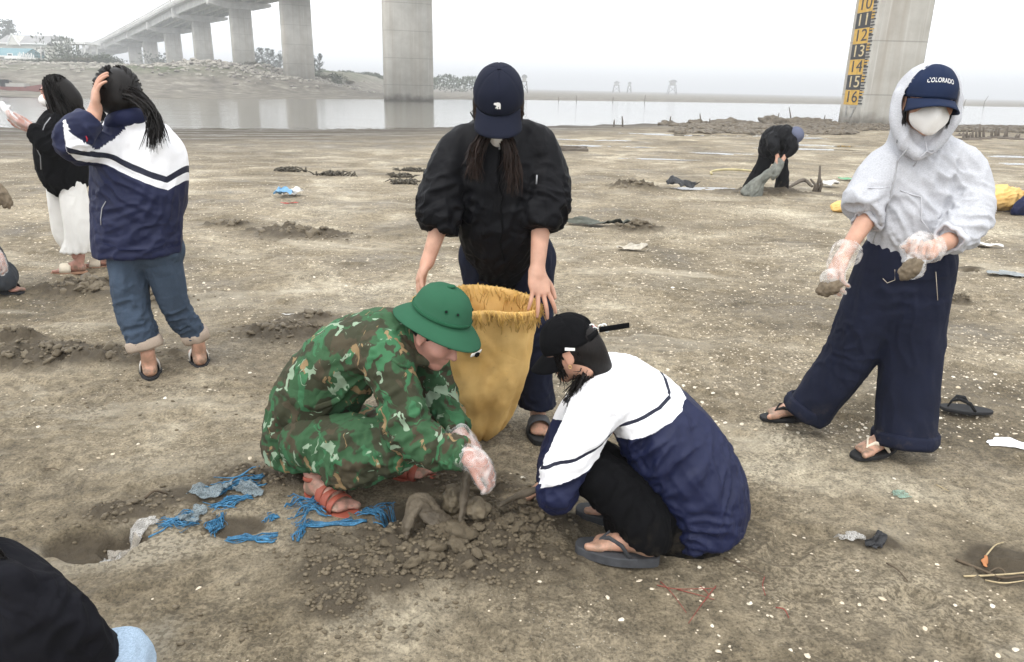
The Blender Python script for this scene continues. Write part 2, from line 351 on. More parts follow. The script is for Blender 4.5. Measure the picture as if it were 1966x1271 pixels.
for j, (u, v, y, w) in enumerate(PIERS):
    i = j+3; a, pd = perp_at(i); c0 = CL[j]; m = MB()
    R_ = np.stack([pd, a, np.array([0, 0, 1])], 1)
    prof = [(-HW-.3, 1.35), (HW+.3, 1.35), (HW+.3, .75), (3.0, 0.), (-3.0, 0.), (-HW-.3, .75)]
    V = [c0+R_@np.array([x, s*1.1, z]) for s in (-1, 1) for x, z in prof]
    m.add(V, [tuple(range(6)), tuple(range(6, 12))[::-1]]+[(k, k+6, (k+1) % 6+6, (k+1) % 6) for k in range(6)])
    m.build('crosshead', CONC2, bridge, False)
    m = MB(); m.box(c0-pd*(HW+.1)*1.0+np.array([0, 0, 1.6]), (.5, .8, 2.3), R_); m.build('end_block', CONC2, bridge, False)
def sweep(off0, off1, z0, z1):
    m = MB(); V = []
    for i in range(len(AX)):
        a, pd = perp_at(i)
        for o_, z_ in ((off0, z0), (off1, z0), (off1, z1), (off0, z1)): V.append(AX[i]+pd*o_+np.array([0, 0, z_]))
    Fc = [(4*i+k, 4*i+(k+1) % 4, 4*i+4+(k+1) % 4, 4*i+4+k) for i in range(len(AX)-1) for k in range(4)]
    return m.add(V, Fc+[(0, 3, 2, 1), tuple(4*(len(AX)-1)+k for k in range(4))])
sweep(-HW-.55, HW+.55, 2.85, 3.12).build('deck', CONC2, bridge, False)
for k in range(5):
    o_ = -HW+.9+k*(2*HW-1.8)/4; sweep(o_-.32, o_+.32, 1.36, 2.84).build('girder', CONC2, bridge, False)
for s in (-1, 1):
    sweep(s*(HW+.5)-.18, s*(HW+.5)+.18, 3.125, 3.75).build('parapet', CONC2, bridge, False)
    sweep(s*(HW+.5)-.07, s*(HW+.5)+.07, 4.25, 4.40).build('handrail', CONC2, bridge, False)
    m = MB()
    for i in range(len(AX)-1):
        L = np.linalg.norm(AX[i+1]-AX[i]); n = int(L/2.2)
        a, pd = perp_at(i); a2, pd2 = perp_at(i+1)
        for q in range(n):
            f_ = (q+.5)/n; p = AX[i]*(1-f_)+AX[i+1]*f_+(pd*(1-f_)+pd2*f_)*s*(HW+.5)
            m.box(p+np.array([0, 0, 4.0]), (.22, .22, .52))
    tag(m.build('railing_posts', CONC2, bridge, False), kind='stuff')
STEEL = simple('galvanised_steel', (.38, .39, .40), .5, .1, 5)
for i, f_ in ((5, .3), (6, .4), (7, .4), (8, .5)):
    p = AX[i]*(1-f_)+AX[i+1]*f_; a, pd = perp_at(i); p = p-pd*(HW+.3)
    m = MB(); m.tube([p+np.array([0, 0, 3.7]), p+np.array([0, 0, 8]), p+np.array([0, 0, 12.2]), p+pd*.9+np.array([0, 0, 12.9]), p+pd*2.2+np.array([0, 0, 13.1])], [.13, .11, .09, .07, .06], 6)
    m.box(p+pd*2.5+np.array([0, 0, 13.05]), (.9, .4, .16)); m.build('lamp_post', STEEL, bridge)
# the river pier and the gauge pier
a, pd = perp_at(2)
pm = AX[2]; o = pier_shape(-2.5, pm[2]+1.3, 6.1, 2.4, 24).build('pier', CONC, bridge); set_rot(o, math.atan2(pd[1], pd[0])-.25, (xm[0], xm[1], 0))
gw, gt, gh = 3.5, 2.9, AX[1][2]+1.3
GC = G(1650, 240, -.25); GR = rotz(math.radians(4))      # near corner of the gauge pier
m = MB(); ch = .12
poly = [(0, ch), (ch, 0), (gw-ch, 0), (gw, ch), (gw, gt-ch), (gw-ch, gt), (ch, gt), (0, gt-ch)]
m.prism(poly, -3., gh); o = m.build('pier', CONC, bridge, False, (GC[0], GC[1], 0)); o.rotation_euler = (0, 0, math.radians(4))
YEL = simple('gauge_yellow', (.62, .37, .055), .6, .2, 3.); BLK = simple('gauge_black', (.03, .03, .032), .6, .3, 3.)
FADED = simple('faded_numeral', (.32, .31, .29), .8, .3, 6.)
gauge = obj('tide_gauge', None, bridge); gauge['label'] = 'yellow and black clearance gauge with numbers painted down the pier'
def onface(yl, z, out=0.): return np.array([GC[0], GC[1], 0])+GR@np.array([-out, yl, z])
def face_box(y0, y1, z0, z1, th, m_, name):
    b = MB(); c_ = onface((y0+y1)/2, (z0+z1)/2, th/2-.01)
    b.box(c_, (th, abs(y1-y0), abs(z1-z0)), GR); return b.build(name, m_, gauge, False)
STEP = .905; Z16 = .92
TXT = np.eye(4); TXT[:3, 0] = GR@np.array([0, -1, 0]); TXT[:3, 1] = (0, 0, 1); TXT[:3, 2] = GR@np.array([-1, 0, 0])
def word(name, text, M, mat_, parent, size=1., ext=.0, sx=1., align='CENTER'):
    cu = bpy.data.curves.new(name, 'FONT'); cu.body = text; cu.size = size; cu.align_x = align; cu.align_y = 'CENTER'; cu.extrude = ext
    cu.materials.append(mat_); o_ = bpy.data.objects.new('tmp', cu); S.collection.objects.link(o_); bpy.context.view_layer.update(); me = bpy.data.meshes.new_from_object(o_.evaluated_get(bpy.context.evaluated_depsgraph_get())); bpy.data.objects.remove(o_); me.name = name; o_ = obj(name, me)
    M = np.array(M, float); M[:3, 0] *= sx; o_.parent = parent; o_.matrix_world = Matrix(M.tolist()); return o_
for k, num in enumerate(range(17, 7, -1)):
    z0 = Z16+(k-1)*STEP; ye = num % 2 == 0
    if num != 17:
        face_box(.62, 2.40, z0, z0+STEP*.985, .03, YEL if ye else BLK, 'plate')
        face_box(.30, .617, z0+STEP*.5, z0+STEP*.985, .026, BLK if ye else YEL, 'plate')
        for q in range(5):
            face_box(.10+.1*(q % 2), .55, z0+STEP*(.06+.19*q), z0+STEP*(.14+.19*q), .04, YEL if (ye and q > 2) or (not ye and q < 3 and False) else BLK, 'tick')
    M = TXT.copy(); M[:3, 3] = onface(1.50, z0+STEP*.5, .03)
    word('numeral', str(num), M, FADED if num == 17 else (BLK if ye else simple('gauge_cream', (.62, .50, .28), .6)), gauge, .98, .006, 1.62)
# ================================================================== far shore: houses, trees, boat, huts
rs = np.random.RandomState(3)
WALL = simple('pale_render', (.62, .60, .54), .9, .12, .6); WALL2 = simple('grey_render', (.40, .39, .36), .9, .15, .6)
ROOFT = simple('teal_sheet_roof', (.10, .22, .25), .6, .15, .5); ROOFG = simple('grey_tile_roof', (.27, .265, .26), .8, .2, 1.); TRIM = simple('white_trim', (.78, .77, .74), .7, .05)
GLASSD = simple('dark_window', (.05, .06, .065), .25, .2); TIMB = simple('weathered_timber', (.12, .10, .08), .9, .3, 4., .3, 30)
def at(u, v, y): return P(u, v, y)
def house(label, u0, u1, v0, v1, y, depth, wall, roof, rh, wins, name='house', roofkind='gable', dormer=None):
    a, b = at(u0, v1, y), at(u1, v1, y); h = at((u0+u1)/2, v0, y)[2]-a[2]; L = b[0]-a[0]; zb = min(a[2], bz(a[0], y))-.6; z1 = a[2]+h
    r = thing(name, label, 'house', (a[0]+L/2, y, zb))
    m = MB(); m.box((0, depth/2, (z1-zb)/2), (L, depth, z1-zb)); m.build('wall', wall, r, False)
    m = MB(); zt = z1-zb+.004
    if roofkind == 'gable':
        m.add([(-L/2-.5, -.6, zt), (L/2+.5, -.6, zt), (L/2+.5, depth+.6, zt), (-L/2-.5, depth+.6, zt), (-L/2-.5, depth/2, zt+rh), (L/2+.5, depth/2, zt+rh)], [(0, 1, 5, 4), (2, 3, 4, 5), (0, 4, 3), (1, 2, 5), (0, 3, 2, 1)])
    else: m.box((0, depth/2, zt+rh/2), (L+.9, depth+.9, rh))
    rf = m.build('roof', roof, r, False)
    m = MB(); m.box((0, -.62, zt+.02), (L+1.1, .08, .3)); m.build('fascia', TRIM, r, False)
    for fx, w_, z_, hh in wins:
        m = MB(); m.box((-L/2+fx*L, -.03, z_), (w_, .10, hh)); wn = m.build('window', GLASSD, r, False)
        m = MB()
        for sx in (-1, 1): m.box((-L/2+fx*L+sx*(w_/2+.07), -.07, z_), (.14, .12, hh+.28))
        for sz in (-1, 1): m.box((-L/2+fx*L, -.075, z_+sz*(hh/2+.07)), (w_, .12, .14))
        m.build('frame', TRIM, wn, False)
    if dormer:
        for fx in dormer:
            m = MB(); x0 = -L/2+fx*L
            m.add([(x0-1.3, -.9, zt-.3), (x0+1.3, -.9, zt-.3), (x0, -.9, zt+1.9), (x0-1.3, depth/2, zt-.3), (x0+1.3, depth/2, zt-.3), (x0, depth/2, zt+1.9)], [(0, 1, 2), (5, 4, 3), (0, 2, 5, 3), (1, 4, 5, 2), (0, 3, 4, 1)])
            m.build('dormer', wall, r, False)
            for s in (-1, 1):
                m = MB(); m.tube([(x0+s*1.6, -1.0, zt-.5), (x0, -1.0, zt+2.2)], .16, 4); m.build('bargeboard', TRIM, r, False)
    return r, L, z1-zb
h1, L1, H1 = house('pale long house with white dormer gable and grey roof on the far bank', 2, 92, 84, 108, 190, 9, WALL, ROOFG, 2.1, [(.18, .9, 3.4, 1.5), (.56, 1.0, 3.2, 1.5), (.72, .9, 3.2, 1.5), (.9, 1.0, 3.2, 1.5)], dormer=(.36,))
house('square flat roofed block rising behind the pale long house', 86, 108, 71, 84, 200, 6, WALL2, TRIM, .25, [(.5, .9, 5.0, 1.0)], 'rooftop_block', 'flat')
house('low teal metal roofed shed beside the pale long house', -30, 40, 108, 122, 176, 9, WALL2, ROOFT, 1.9, [(.75, .9, 2.2, 1.1)], 'shed')
house('small white walled outbuilding with flat roof in front of teal shed', 20, 41, 112, 129, 168, 5, WALL2, TRIM, .3, [(.5, 1.0, 1.9, 1.4)], 'outbuilding', 'flat')
# open pavilion with posts
a, b = at(110, 108, 186), at(166, 108, 186)
pv = thing('pavilion', 'open white pavilion with flat roof on posts beside the bridge end', 'pavilion', ((a[0]+b[0])/2, 186, bz((a[0]+b[0])/2, 186)-.3))
Lp = b[0]-a[0]; hp = at(140, 82, 186)[2]-pv.location[2]
MB().box((0, 3, hp), (Lp+.8, 7, .5)).build('roof', TRIM, pv, False)
for k in range(5):
    for yy in (.3, 5.6): MB().box((-Lp/2+.4+k*(Lp-.8)/4, yy, hp/2-.26), (.35, .35, hp)).build('post', TRIM, pv, False)
MB().box((0, 3, 1.6), (Lp, 6.4, .35)).build('floor_slab', WALL2, pv, False)
# white picket panels and a utility pole
for u in (47, 62):
    p = at(u, 132, 166); f_ = thing('fence_panel', 'white picket fence panel beside the outbuilding on the far bank', 'fence', (p[0], 166, bz(p[0], 166)), 'white fence panels on the far bank')
    for k in range(5): MB().box((k*.38-.8, 0, 1.0+.15*(k % 2)), (.2, .1, 2.0+.3*(k % 2))).build('picket', TRIM, f_, False)
    MB().box((0, .11, 1.1), (2.1, .08, .16)).build('rail', TRIM, f_, False)
def pole(u, v0, v1, y, label):
    a, b = at(u, v1, y), at(u-2, v0, y); r = thing('utility_pole', label, 'pole', (a[0], y, bz(a[0], y)-.2)); h = b[2]-r.location[2]
    MB().tube([(0, 0, 0), (b[0]-a[0], 0, h)], [.2, .14], 6).build('shaft', simple('pole_concrete', (.4, .39, .36)), r)
    MB().box((b[0]-a[0], 0, h-.5), (2.0, .14, .14)).build('crossarm', TIMB, r, False)
pole(80, 88, 131, 172, 'slim concrete utility pole standing before the pale long house')
# trees --------------------------------------------------------------
def leafmat(name, a, b):
    t = NT(name); c = t.coord(); r_ = t.n('ObjectInfo').outputs['Random']
    k = t.mix(t.ramp(t.noise(c, 1.3, 3), [(.35, 0.), (.65, 1.)]), a, b); k = t.mix(t.math('MULTIPLY', r_, .35), k, tuple(x*.7 for x in a))
    return t.done(k, .8, None, .1)
NEEDLE = leafmat('casuarina_foliage', (.055, .070, .045), (.095, .115, .075)); LEAF = leafmat('scrub_foliage', (.035, .05, .02), (.085, .10, .045)); DRYL = leafmat('dry_scrub_foliage', (.10, .09, .05), (.17, .15, .09))
BARK = simple('bark', (.10, .085, .07), .95, .3, 4, .5, 20)
def cards(rng, pts, sizes, dirs, droop=.0):
    n = len(pts); a = nrm_rows(dirs+rng.normal(0, .25, (n, 3))); b = nrm_rows(np.cross(a, rng.normal(0, 1, (n, 3)))); s = np.asarray(sizes)[:, None]
    V = np.stack([pts-b*s*.22, pts+a*s*.5-b*s*.05+b*s*.0, pts+a*s, pts+a*s*.5+b*s*.3], 1).reshape(-1, 3)
    return V, np.arange(4*n).reshape(n, 4)
def nrm_rows(a): return a/(np.linalg.norm(a, axis=1)[:, None]+1e-9)
def casuarina_mesh(seed, h=9.):
    rng = np.random.RandomState(seed); m = MB(); lean = rng.normal(0, .05, 2)
    m.tube([(lean[0]*z*z/h, lean[1]*z*z/h, z) for z in np.linspace(0, h*.97, 8)], np.linspace(.16, .02, 8), 5)
    pts, dr, sz = [], [], []
    for k in range(46):
        z = h*(.12+.85*rng.rand()**.8); r = (h*.15)*(1-z/h)**.6*rng.uniform(.5, 1.25)+.25; a = rng.uniform(0, 6.28); e = np.array([math.cos(a), math.sin(a), .75]); base = np.array([lean[0]*z*z/h, lean[1]*z*z/h, z])
        m.tube([base, base+e*r*.5, base+e*r], [.035, .02, .008], 3)
        for q in range(30):
            f_ = rng.uniform(.1, 1.15); pts.append(base+e*r*f_+rng.normal(0, .16, 3)); dr.append(e*np.array([.6, .6, 1])+np.array([0, 0, .3])); sz.append(rng.uniform(.22, .5))
    return m, cards(rng, np.array(pts), sz, np.array(dr))
def bush_mesh(seed, rx, rz, n=700, s=(.18, .45)):
    rng = np.random.RandomState(seed); m = MB(); cl = [(rng.normal(0, .45, 3)*np.array([rx, rx, 0])+np.array([0, 0, rz*rng.uniform(.25, .8)]), rng.uniform(.28, .5)) for _ in range(9)]
    for c_, r_ in cl: m.tube([(0, 0, 0), c_*np.array([.6, .6, .5]), c_], [.08, .05, .02], 4)
    pts, dr = [], []
    for q in range(n):
        c_, r_ = cl[rng.randint(9)]; d = nrm(rng.normal(0, 1, 3)); p = c_+d*np.array([rx, rx, rz])*r_*rng.rand()**.35; p[2] = abs(p[2]); pts.append(p); dr.append(d+np.array([0, 0, .3]))
    return m, cards(rng, np.array(pts), rng.uniform(*s, n), np.array(dr))
def bake(name, mm, leaf):
    m, (V, Q) = mm; return m.mesh(name+'_trunk', BARK), mesh_of(name+'_crown', V, Q, False, [leaf])
CAS = [bake('casuarina', casuarina_mesh(s), NEEDLE) for s in (1, 2, 3, 4)]
BSH = [bake('scrub', bush_mesh(s, 1.5, 2.0), LEAF) for s in (11, 12, 13)]+[bake('scrub', bush_mesh(14, 1.5, 1.4), DRYL)]
def plant(name, me, label, cat, loc, sc, rz, group):
    r = thing(name, label, cat, loc, group); r.scale = sc; r.rotation_euler = (0, 0, rz); obj('trunk', me[0], r); obj('crown', me[1], r); return r
for k, (u, vt, y) in enumerate([(480, 98, 196), (492, 96, 205), (503, 93, 198), (514, 94, 212), (524, 97, 200), (536, 99, 206), (548, 98, 214), (556, 100, 204), (592, 100, 150), (602, 108, 148), (611, 104, 152), (585, 97, 156), (596, 112, 146)]):
    p = at(u, vt, y); z0 = bz(p[0], y)-.3; h = p[2]-z0
    plant('casuarina_tree', CAS[k % 4], 'tall feathery casuarina tree growing just behind the tallest bank pier' if k < 8 else 'slender feathery casuarina tree at the river side of the tallest bank pier', 'tree', (p[0], y, z0), (h/9*(1.1 if k > 7 else 1.5), h/9*1.2, h/9), k*1.3, 'casuarinas behind the bridge piers' if k < 8 else 'casuarinas at the river side of the pier')
for k, (u, vt, y) in enumerate([(5, 48, 235), (14, 40, 240), (24, 58, 236), (-8, 50, 240)]):
    p = at(u, vt, y); z0 = bz(p[0], y)-.3; h = p[2]-z0
    plant('casuarina_tree', CAS[(k+1) % 4], 'tall grey green tree rising behind the pale long house', 'tree', (p[0], y, z0), (h/9*1.4, h/9*1.4, h/9), k*2., 'trees behind the long house')
for k, (u, vt, y, w_) in enumerate([(322, 102, 232, 2.6), (308, 108, 250, 2.4), (415, 112, 205, 2.2), (412, 118, 190, 1.8), (366, 115, 215, 2.0), (640, 138, 150, 1.4)]):
    p = at(u, vt, y); z0 = bz(p[0], y)-.3; h = p[2]-z0
    plant('broadleaf_tree', BSH[k % 3], 'rounded green tree growing between the bridge piers', 'tree', (p[0], y, z0), (w_*1.3, w_*1.3, h/2.3), k*1.1, 'rounded trees between the bridge piers')
rng = np.random.RandomState(5)
for k in range(34):
    u = 38+k*5.4+rng.uniform(-3, 3); y = rng.uniform(150, 166); vt = (118 if u < 110 else 106+rng.uniform(-4, 10)); p = at(u, vt, y); z0 = bz(p[0], y)-.2; h = max(p[2]-z0, 1.)
    plant('scrub_bush', BSH[3 if rng.rand() < .3 else k % 3], 'dense hazy green bush on the far bank below the bridge end', 'bush', (p[0], y, z0), (1.5*rng.uniform(.8, 1.3), 1.4, h/2.2), rng.uniform(0, 6), 'bushes on the far bank')
plant('broadleaf_tree', BSH[0], 'large round dark tree beside the white pavilion on the far bank', 'tree', tuple(at(128, 112, 180)*np.array([1, 1, 0])+np.array([0, 0, bz(*at(128, 112, 180)[:2])])), (2.6, 2.6, 2.9), .4, None)
for k in range(14):
    u = 380+k*22+rng.uniform(-8, 8); y = rng.uniform(140, 150); p = at(u, 140, y); z0 = bz(p[0], y)-.1
    if p[0] < -30: plant('scrub_bush', BSH[3 if k % 2 else k % 3], 'low dry scrub on the rubble bank under the bridge', 'bush', (p[0], y, z0), (.8, .8, .45), k, 'low scrub under the bridge')
# mangrove belt: a far-off thicket that reads as one mass
rng = np.random.RandomState(9); n_ = 5200; uu = 612+rng.rand(n_)*310; yy = 215+rng.uniform(-8, 25, n_)
tp = np.interp(uu, [612, 640, 700, 740, 790, 830, 880, 925], [139, 141, 144, 148, 147, 146, 149, 154])+2.5*np.sin(uu*.13)+1.5*np.sin(uu*.37+1)
pp = np.array([P(a_, b_, c_) for a_, b_, c_ in zip(uu, tp, yy)]); z0 = bank(pp[:, 0], yy); pts = np.stack([pp[:, 0], yy, z0+(pp[:, 2]-z0)*rng.rand(n_)**.6], 1); dr = rng.normal(0, 1, (n_, 3)); dr[:, 2] = np.abs(dr[:, 2]); sz = rng.uniform(.5, 1.1, n_)
V, Q = cards(rng, np.array(pts), sz, np.array(dr))
tag(obj('mangrove_belt', mesh_of('mangrove_belt', V, Q, False, [LEAF])), 'low belt of mangrove thicket beyond the river pier', 'mangroves', kind='stuff')
# rubble on the far bank
STONE = [simple('rubble_stone', (.31, .285, .24), .9, .3, 2.), simple('rubble_stone_dark', (.20, .18, .155), .9, .3, 2.)]
m = MB(); rng = np.random.RandomState(21); rub = []
for k in range(2600):
    c_ = [(400, 150, 133, 9), (430, 155, 126, 10), (330, 160, 126, 16), (600, 150, 138, 8), (80, 150, 150, 30), (200, 155, 145, 22), (500, 140, 142, 8)][k % 7]
    p = at(*c_[:3]); x = p[0]+rng.normal(0, c_[3]*.6); y = p[1]+rng.normal(0, c_[3]*.35)
    if y < 112: continue
    rub.append((x, y, rng.uniform(.12, .42)))
rub = np.array(rub); rz_ = bank(rub[:, 0], rub[:, 1])
for (x, y, s), z_ in zip(rub, rz_): m.ico((x, y, z_+s*.2), (s*rng.uniform(.8, 1.6), s, s*.7), 0, .5, rng)
o = m.build('bank_rubble', STONE[0], None, False); o.data.materials.append(STONE[1])
o.data.polygons.foreach_set('material_index', (np.arange(len(o.data.polygons))//20 % 3 == 0).astype(np.int32))
tag(o, 'pale broken rubble heaped along the far bank under the bridge', 'rubble', kind='stuff')
# boat -----------------------------------------------------------------
HULL = simple('faded_red_hull', (.24, .11, .10), .7, .2, 1.5)
p0, p1 = at(-40, 194, 91), at(96, 192, 91); Lb = p1[0]-p0[0]
bt_ = thing('boat', 'long low wooden boat with faded red hull moored at the far shore', 'boat', ((p0[0]+p1[0])/2, 91, WZ))
m = MB(); V = []; N = 15
for k in range(N):
    f_ = k/(N-1)*2-1; w_ = 1.0*(1-abs(f_)**3)+.08; zt = .75+.5*abs(f_)**3
    for sy, z in ((-1, zt), (-.75, -.2), (0, -.35), (.75, -.2), (1, zt), (.86, zt), (.6, .15), (-.6, .15), (-.86, zt)): V.append((f_*Lb/2, sy*w_, z))
Fc = [(k*9+i, k*9+(i+1) % 9, k*9+9+(i+1) % 9, k*9+9+i) for k in range(N-1) for i in range(9)]+[tuple(range(9))[::-1], tuple(range((N-1)*9, N*9))]
m.add(V, Fc).build('hull', HULL, bt_, False)
for f_ in (-.3, .1, .5): MB().box((f_*Lb/2, 0, .74), (.3, 1.9, .08)).build('thwart', TIMB, bt_, False)
MB().box((Lb*.08, 0, .95), (2.2, 1.0, .35)).build('hatch', WALL2, bt_, False)
p = at(12, 178, 91); m = MB(); m.box((p[0]-bt_.location[0], 0, 1.15), (.7, .6, .8)); m.tube([(p[0]-bt_.location[0]-.2, 0, 1.2), (p[0]-bt_.location[0]-.9, 0, 1.9)], .08, 6); m.tube([(p[0]-bt_.location[0]+.2, 0, 1.5), (p[0]-bt_.location[0]+.9, 0, 1.3)], .07, 6); m.build('engine', BLK, bt_, False)
# stilt watch huts on the flats ------------------------------------------
def hut(u, vt, vb, w_px, y, label, dome=True):
    a = at(u, vb, y); b = at(u, vt, y); w_ = w_px/F*y; r = thing('watch_hut', label, 'hut', (a[0], y, bz(a[0], y)-.3)); h = b[2]-r.location[2]
    for sx in (-1, 1):
        for sy in (-1, 1): MB().tube([(sx*w_*.55, sy*w_*.5, 0), (sx*w_*.33, sy*w_*.33, h*.62)], .16, 5).build('stilt', TIMB, r)
    for sx in (-1, 1): MB().tube([(sx*w_*.5, -w_*.42, h*.15), (-sx*w_*.38, -w_*.36, h*.55)], .1, 5).build('brace', TIMB, r)
    MB().box((0, 0, h*.64), (w_*.9, w_*.9, .2)).build('platform', TIMB, r, False)
    MB().box((0, 0, h*.64+.1+h*.1), (w_*.62, w_*.62, h*.2)).build('cabin', WALL2, r, False)
    m = MB(); n = 9
    prof = [(math.cos(q)*w_*.45, h*.84+math.sin(q)*h*.16) for q in np.linspace(0, math.pi, n)] if dome else [(w_*.5, h*.84), (0, h), (-w_*.5, h*.84)]
    k = len(prof); V = [(x, s*w_*.42, z) for s in (-1, 1) for x, z in prof]
    m.add(V, [tuple(range(k)), tuple(range(k, 2*k))[::-1]]+[(i, i+k, i+1+k, i+1) for i in range(k-1)]+[(0, k-1, 2*k-1, k)]); m.build('roof', ROOFG, r, False)
hut(1290, 153, 177, 15, 420, 'domed watch hut on splayed stilts far out on the tidal flat')
hut(1183, 155, 174, 12, 480, 'wide hazy stilt hut with peaked roof, beside a slimmer one on the flat', False)
hut(1208, 157, 174, 7, 480, 'slim hazy stilt hut beside the wide peaked one on the flat')
hut(1006, 143, 182, 12, 260, 'tall stilt hut on the flat right beside the black jacketed girl\'s navy cap')
for k, u in enumerate((1072, 1106, 1176, 1237, 1850, 1888)):
    v = np.interp(u, [1000, 1500, 1966], [194, 200, 207]); p = G(u, v, WZ); h = rng.uniform(.6, 1.4)*(2.2 if u > 1800 else 1)
    r = tag(MB().tube([(0, 0, -.6), (.05, 0, h*.5), (rng.uniform(-.25, .25)*h, 0, h)], [.07, .06, .04], 5).build('mooring_stake', TIMB, None, True, tuple(p)), 'thin wooden stake standing in the water by the far flat', 'stake', 'stakes at the far water edge')
# near shore on the right: mud mounds with old stakes ------------------------
WETMUD = NT('wet_mud'); t = WETMUD; c = t.coord()
k = t.ramp(t.noise(c, 6, 6, .65), [(.3, (.060, .048, .033)), (.55, (.125, .10, .068)), (.75, (.21, .175, .125))])
WETMUD = t.done(k, t.ramp(t.noise(c, 9, 3), [(.4, .45), (.65, .85)]), t.bump(t.noise(c, 60, 6, .7), .7, .01, t.bump(t.noise(c, 17, 4), .5, .03)), .4)
def mound(u, v, rx, h, label, name='mud_mound', seed=0, group=None):
    p = G(u, v, -.15); V, Fc = ICO[3]; V = V*np.array([rx, rx*.6, h]); n = fbm(V*2.2/max(rx, .3)*1.2+seed, 3); V = V*(1+.45*n[:, None])*np.where(V[:, 2:] < 0, (1, 1, .4), (1, 1, 1))
    return tag(obj(name, mesh_of(name, V, Fc, True, [WETMUD]), None, (p[0], p[1], gz(p[0], p[1])-.02)), label, 'mound', group)
for k, (u, v, rx, h) in enumerate([(1282, 240, .5, .24), (1337, 239, .55, .30), (1398, 240, 1.1, .34), (1485, 239, .9, .46), (1548, 240, 1.3, .42), (1440, 242, .7, .2), (1310, 243, .5, .14), (1372, 245, .7, .14), (1460, 250, .8, .16), (1520, 255, .9, .16), (1595, 246, .8, .24)]):
    mound(u, v, rx, h, 'rounded dark mud mound at the water edge left of gauge pier' if h > .22 else 'low dark mud hump on wet shore left of gauge pier', seed=k*3.1, group='large shore mud mounds' if h > .22 else 'low shore mud humps')
for k, (u, v, h) in enumerate([(1178, 238, .3), (1196, 238, .45), (1346, 230, .55), (1492, 228, .6), (1520, 232, .9), (1580, 234, .5), (1285, 236, .4), (1362, 240, .3)]):
    p = G(u, v+6, -.2); le = rng.uniform(-.4, .4)
    tag(MB().tube([(0, 0, -.2), (le*h*.5, .02, h*.6), (le*h, .05, h*1.1)], [.05, .04, .025], 6).build('driftwood_stake', TIMB, None, True, (p[0], p[1], gz(p[0], p[1]))), 'old dark stake sticking up from the shore mud mounds', 'stake', 'stakes in the shore mud')
for k, (u, v, h, n_) in enumerate([(1862, 274, .35, 4), (1885, 272, .55, 3), (1912, 270, .4, 3), (1932, 272, .42, 2), (1848, 266, .15, 2), (1954, 274, .3, 2)]):
    p = G(u, v, -.1); m = MB()
    for q in range(n_):
        x = (q-n_/2)*.13+rng.uniform(-.04, .04); le = rng.uniform(-.25, .35); hh = h*rng.uniform(.6, 1.1); m.tube([(x, 0, -.1), (x+le*hh*.5, .03, hh*.5), (x+le*hh, .02, hh)], [.06, .05, .03], 6)
    m.ico((0, .02, 0), (.22+.06*n_, .14, .09), 2, .3, rng)
    tag(m.build('rotten_stump', TIMB, None, True, (p[0], p[1], gz(p[0], p[1]))), 'cluster of rotten stump spikes on the mud beyond the hooded girl', 'stump', 'rotten stumps on the right shore')
# broken rubble along the right shore
m = MB(); rng = np.random.RandomState(31); rub = []
for k in range(1500):
    u = rng.uniform(1640, 2250); v = rng.uniform(238, 262)+(u-1800)*.012; 
    if k % 3 == 0: u = rng.uniform(1290, 1640); v = rng.uniform(243, 268)
    p = G(u, v, -.2); rub.append((p[0], p[1], rng.uniform(.05, .22)))
rub = np.array(rub); rz_ = ground(rub[:, 0], rub[:, 1])
for (x, y, s), z_ in zip(rub, rz_): m.ico((x, y, z_+s*.15), (s*rng.uniform(1, 2.2), s, s*.55), 0, .5, rng, rotz(rng.uniform(0, 3)))
tag(m.build('shore_rubble', WETMUD, None, False), 'dark broken rubble and mud lumps strewn along the right shore', 'rubble', kind='stuff')
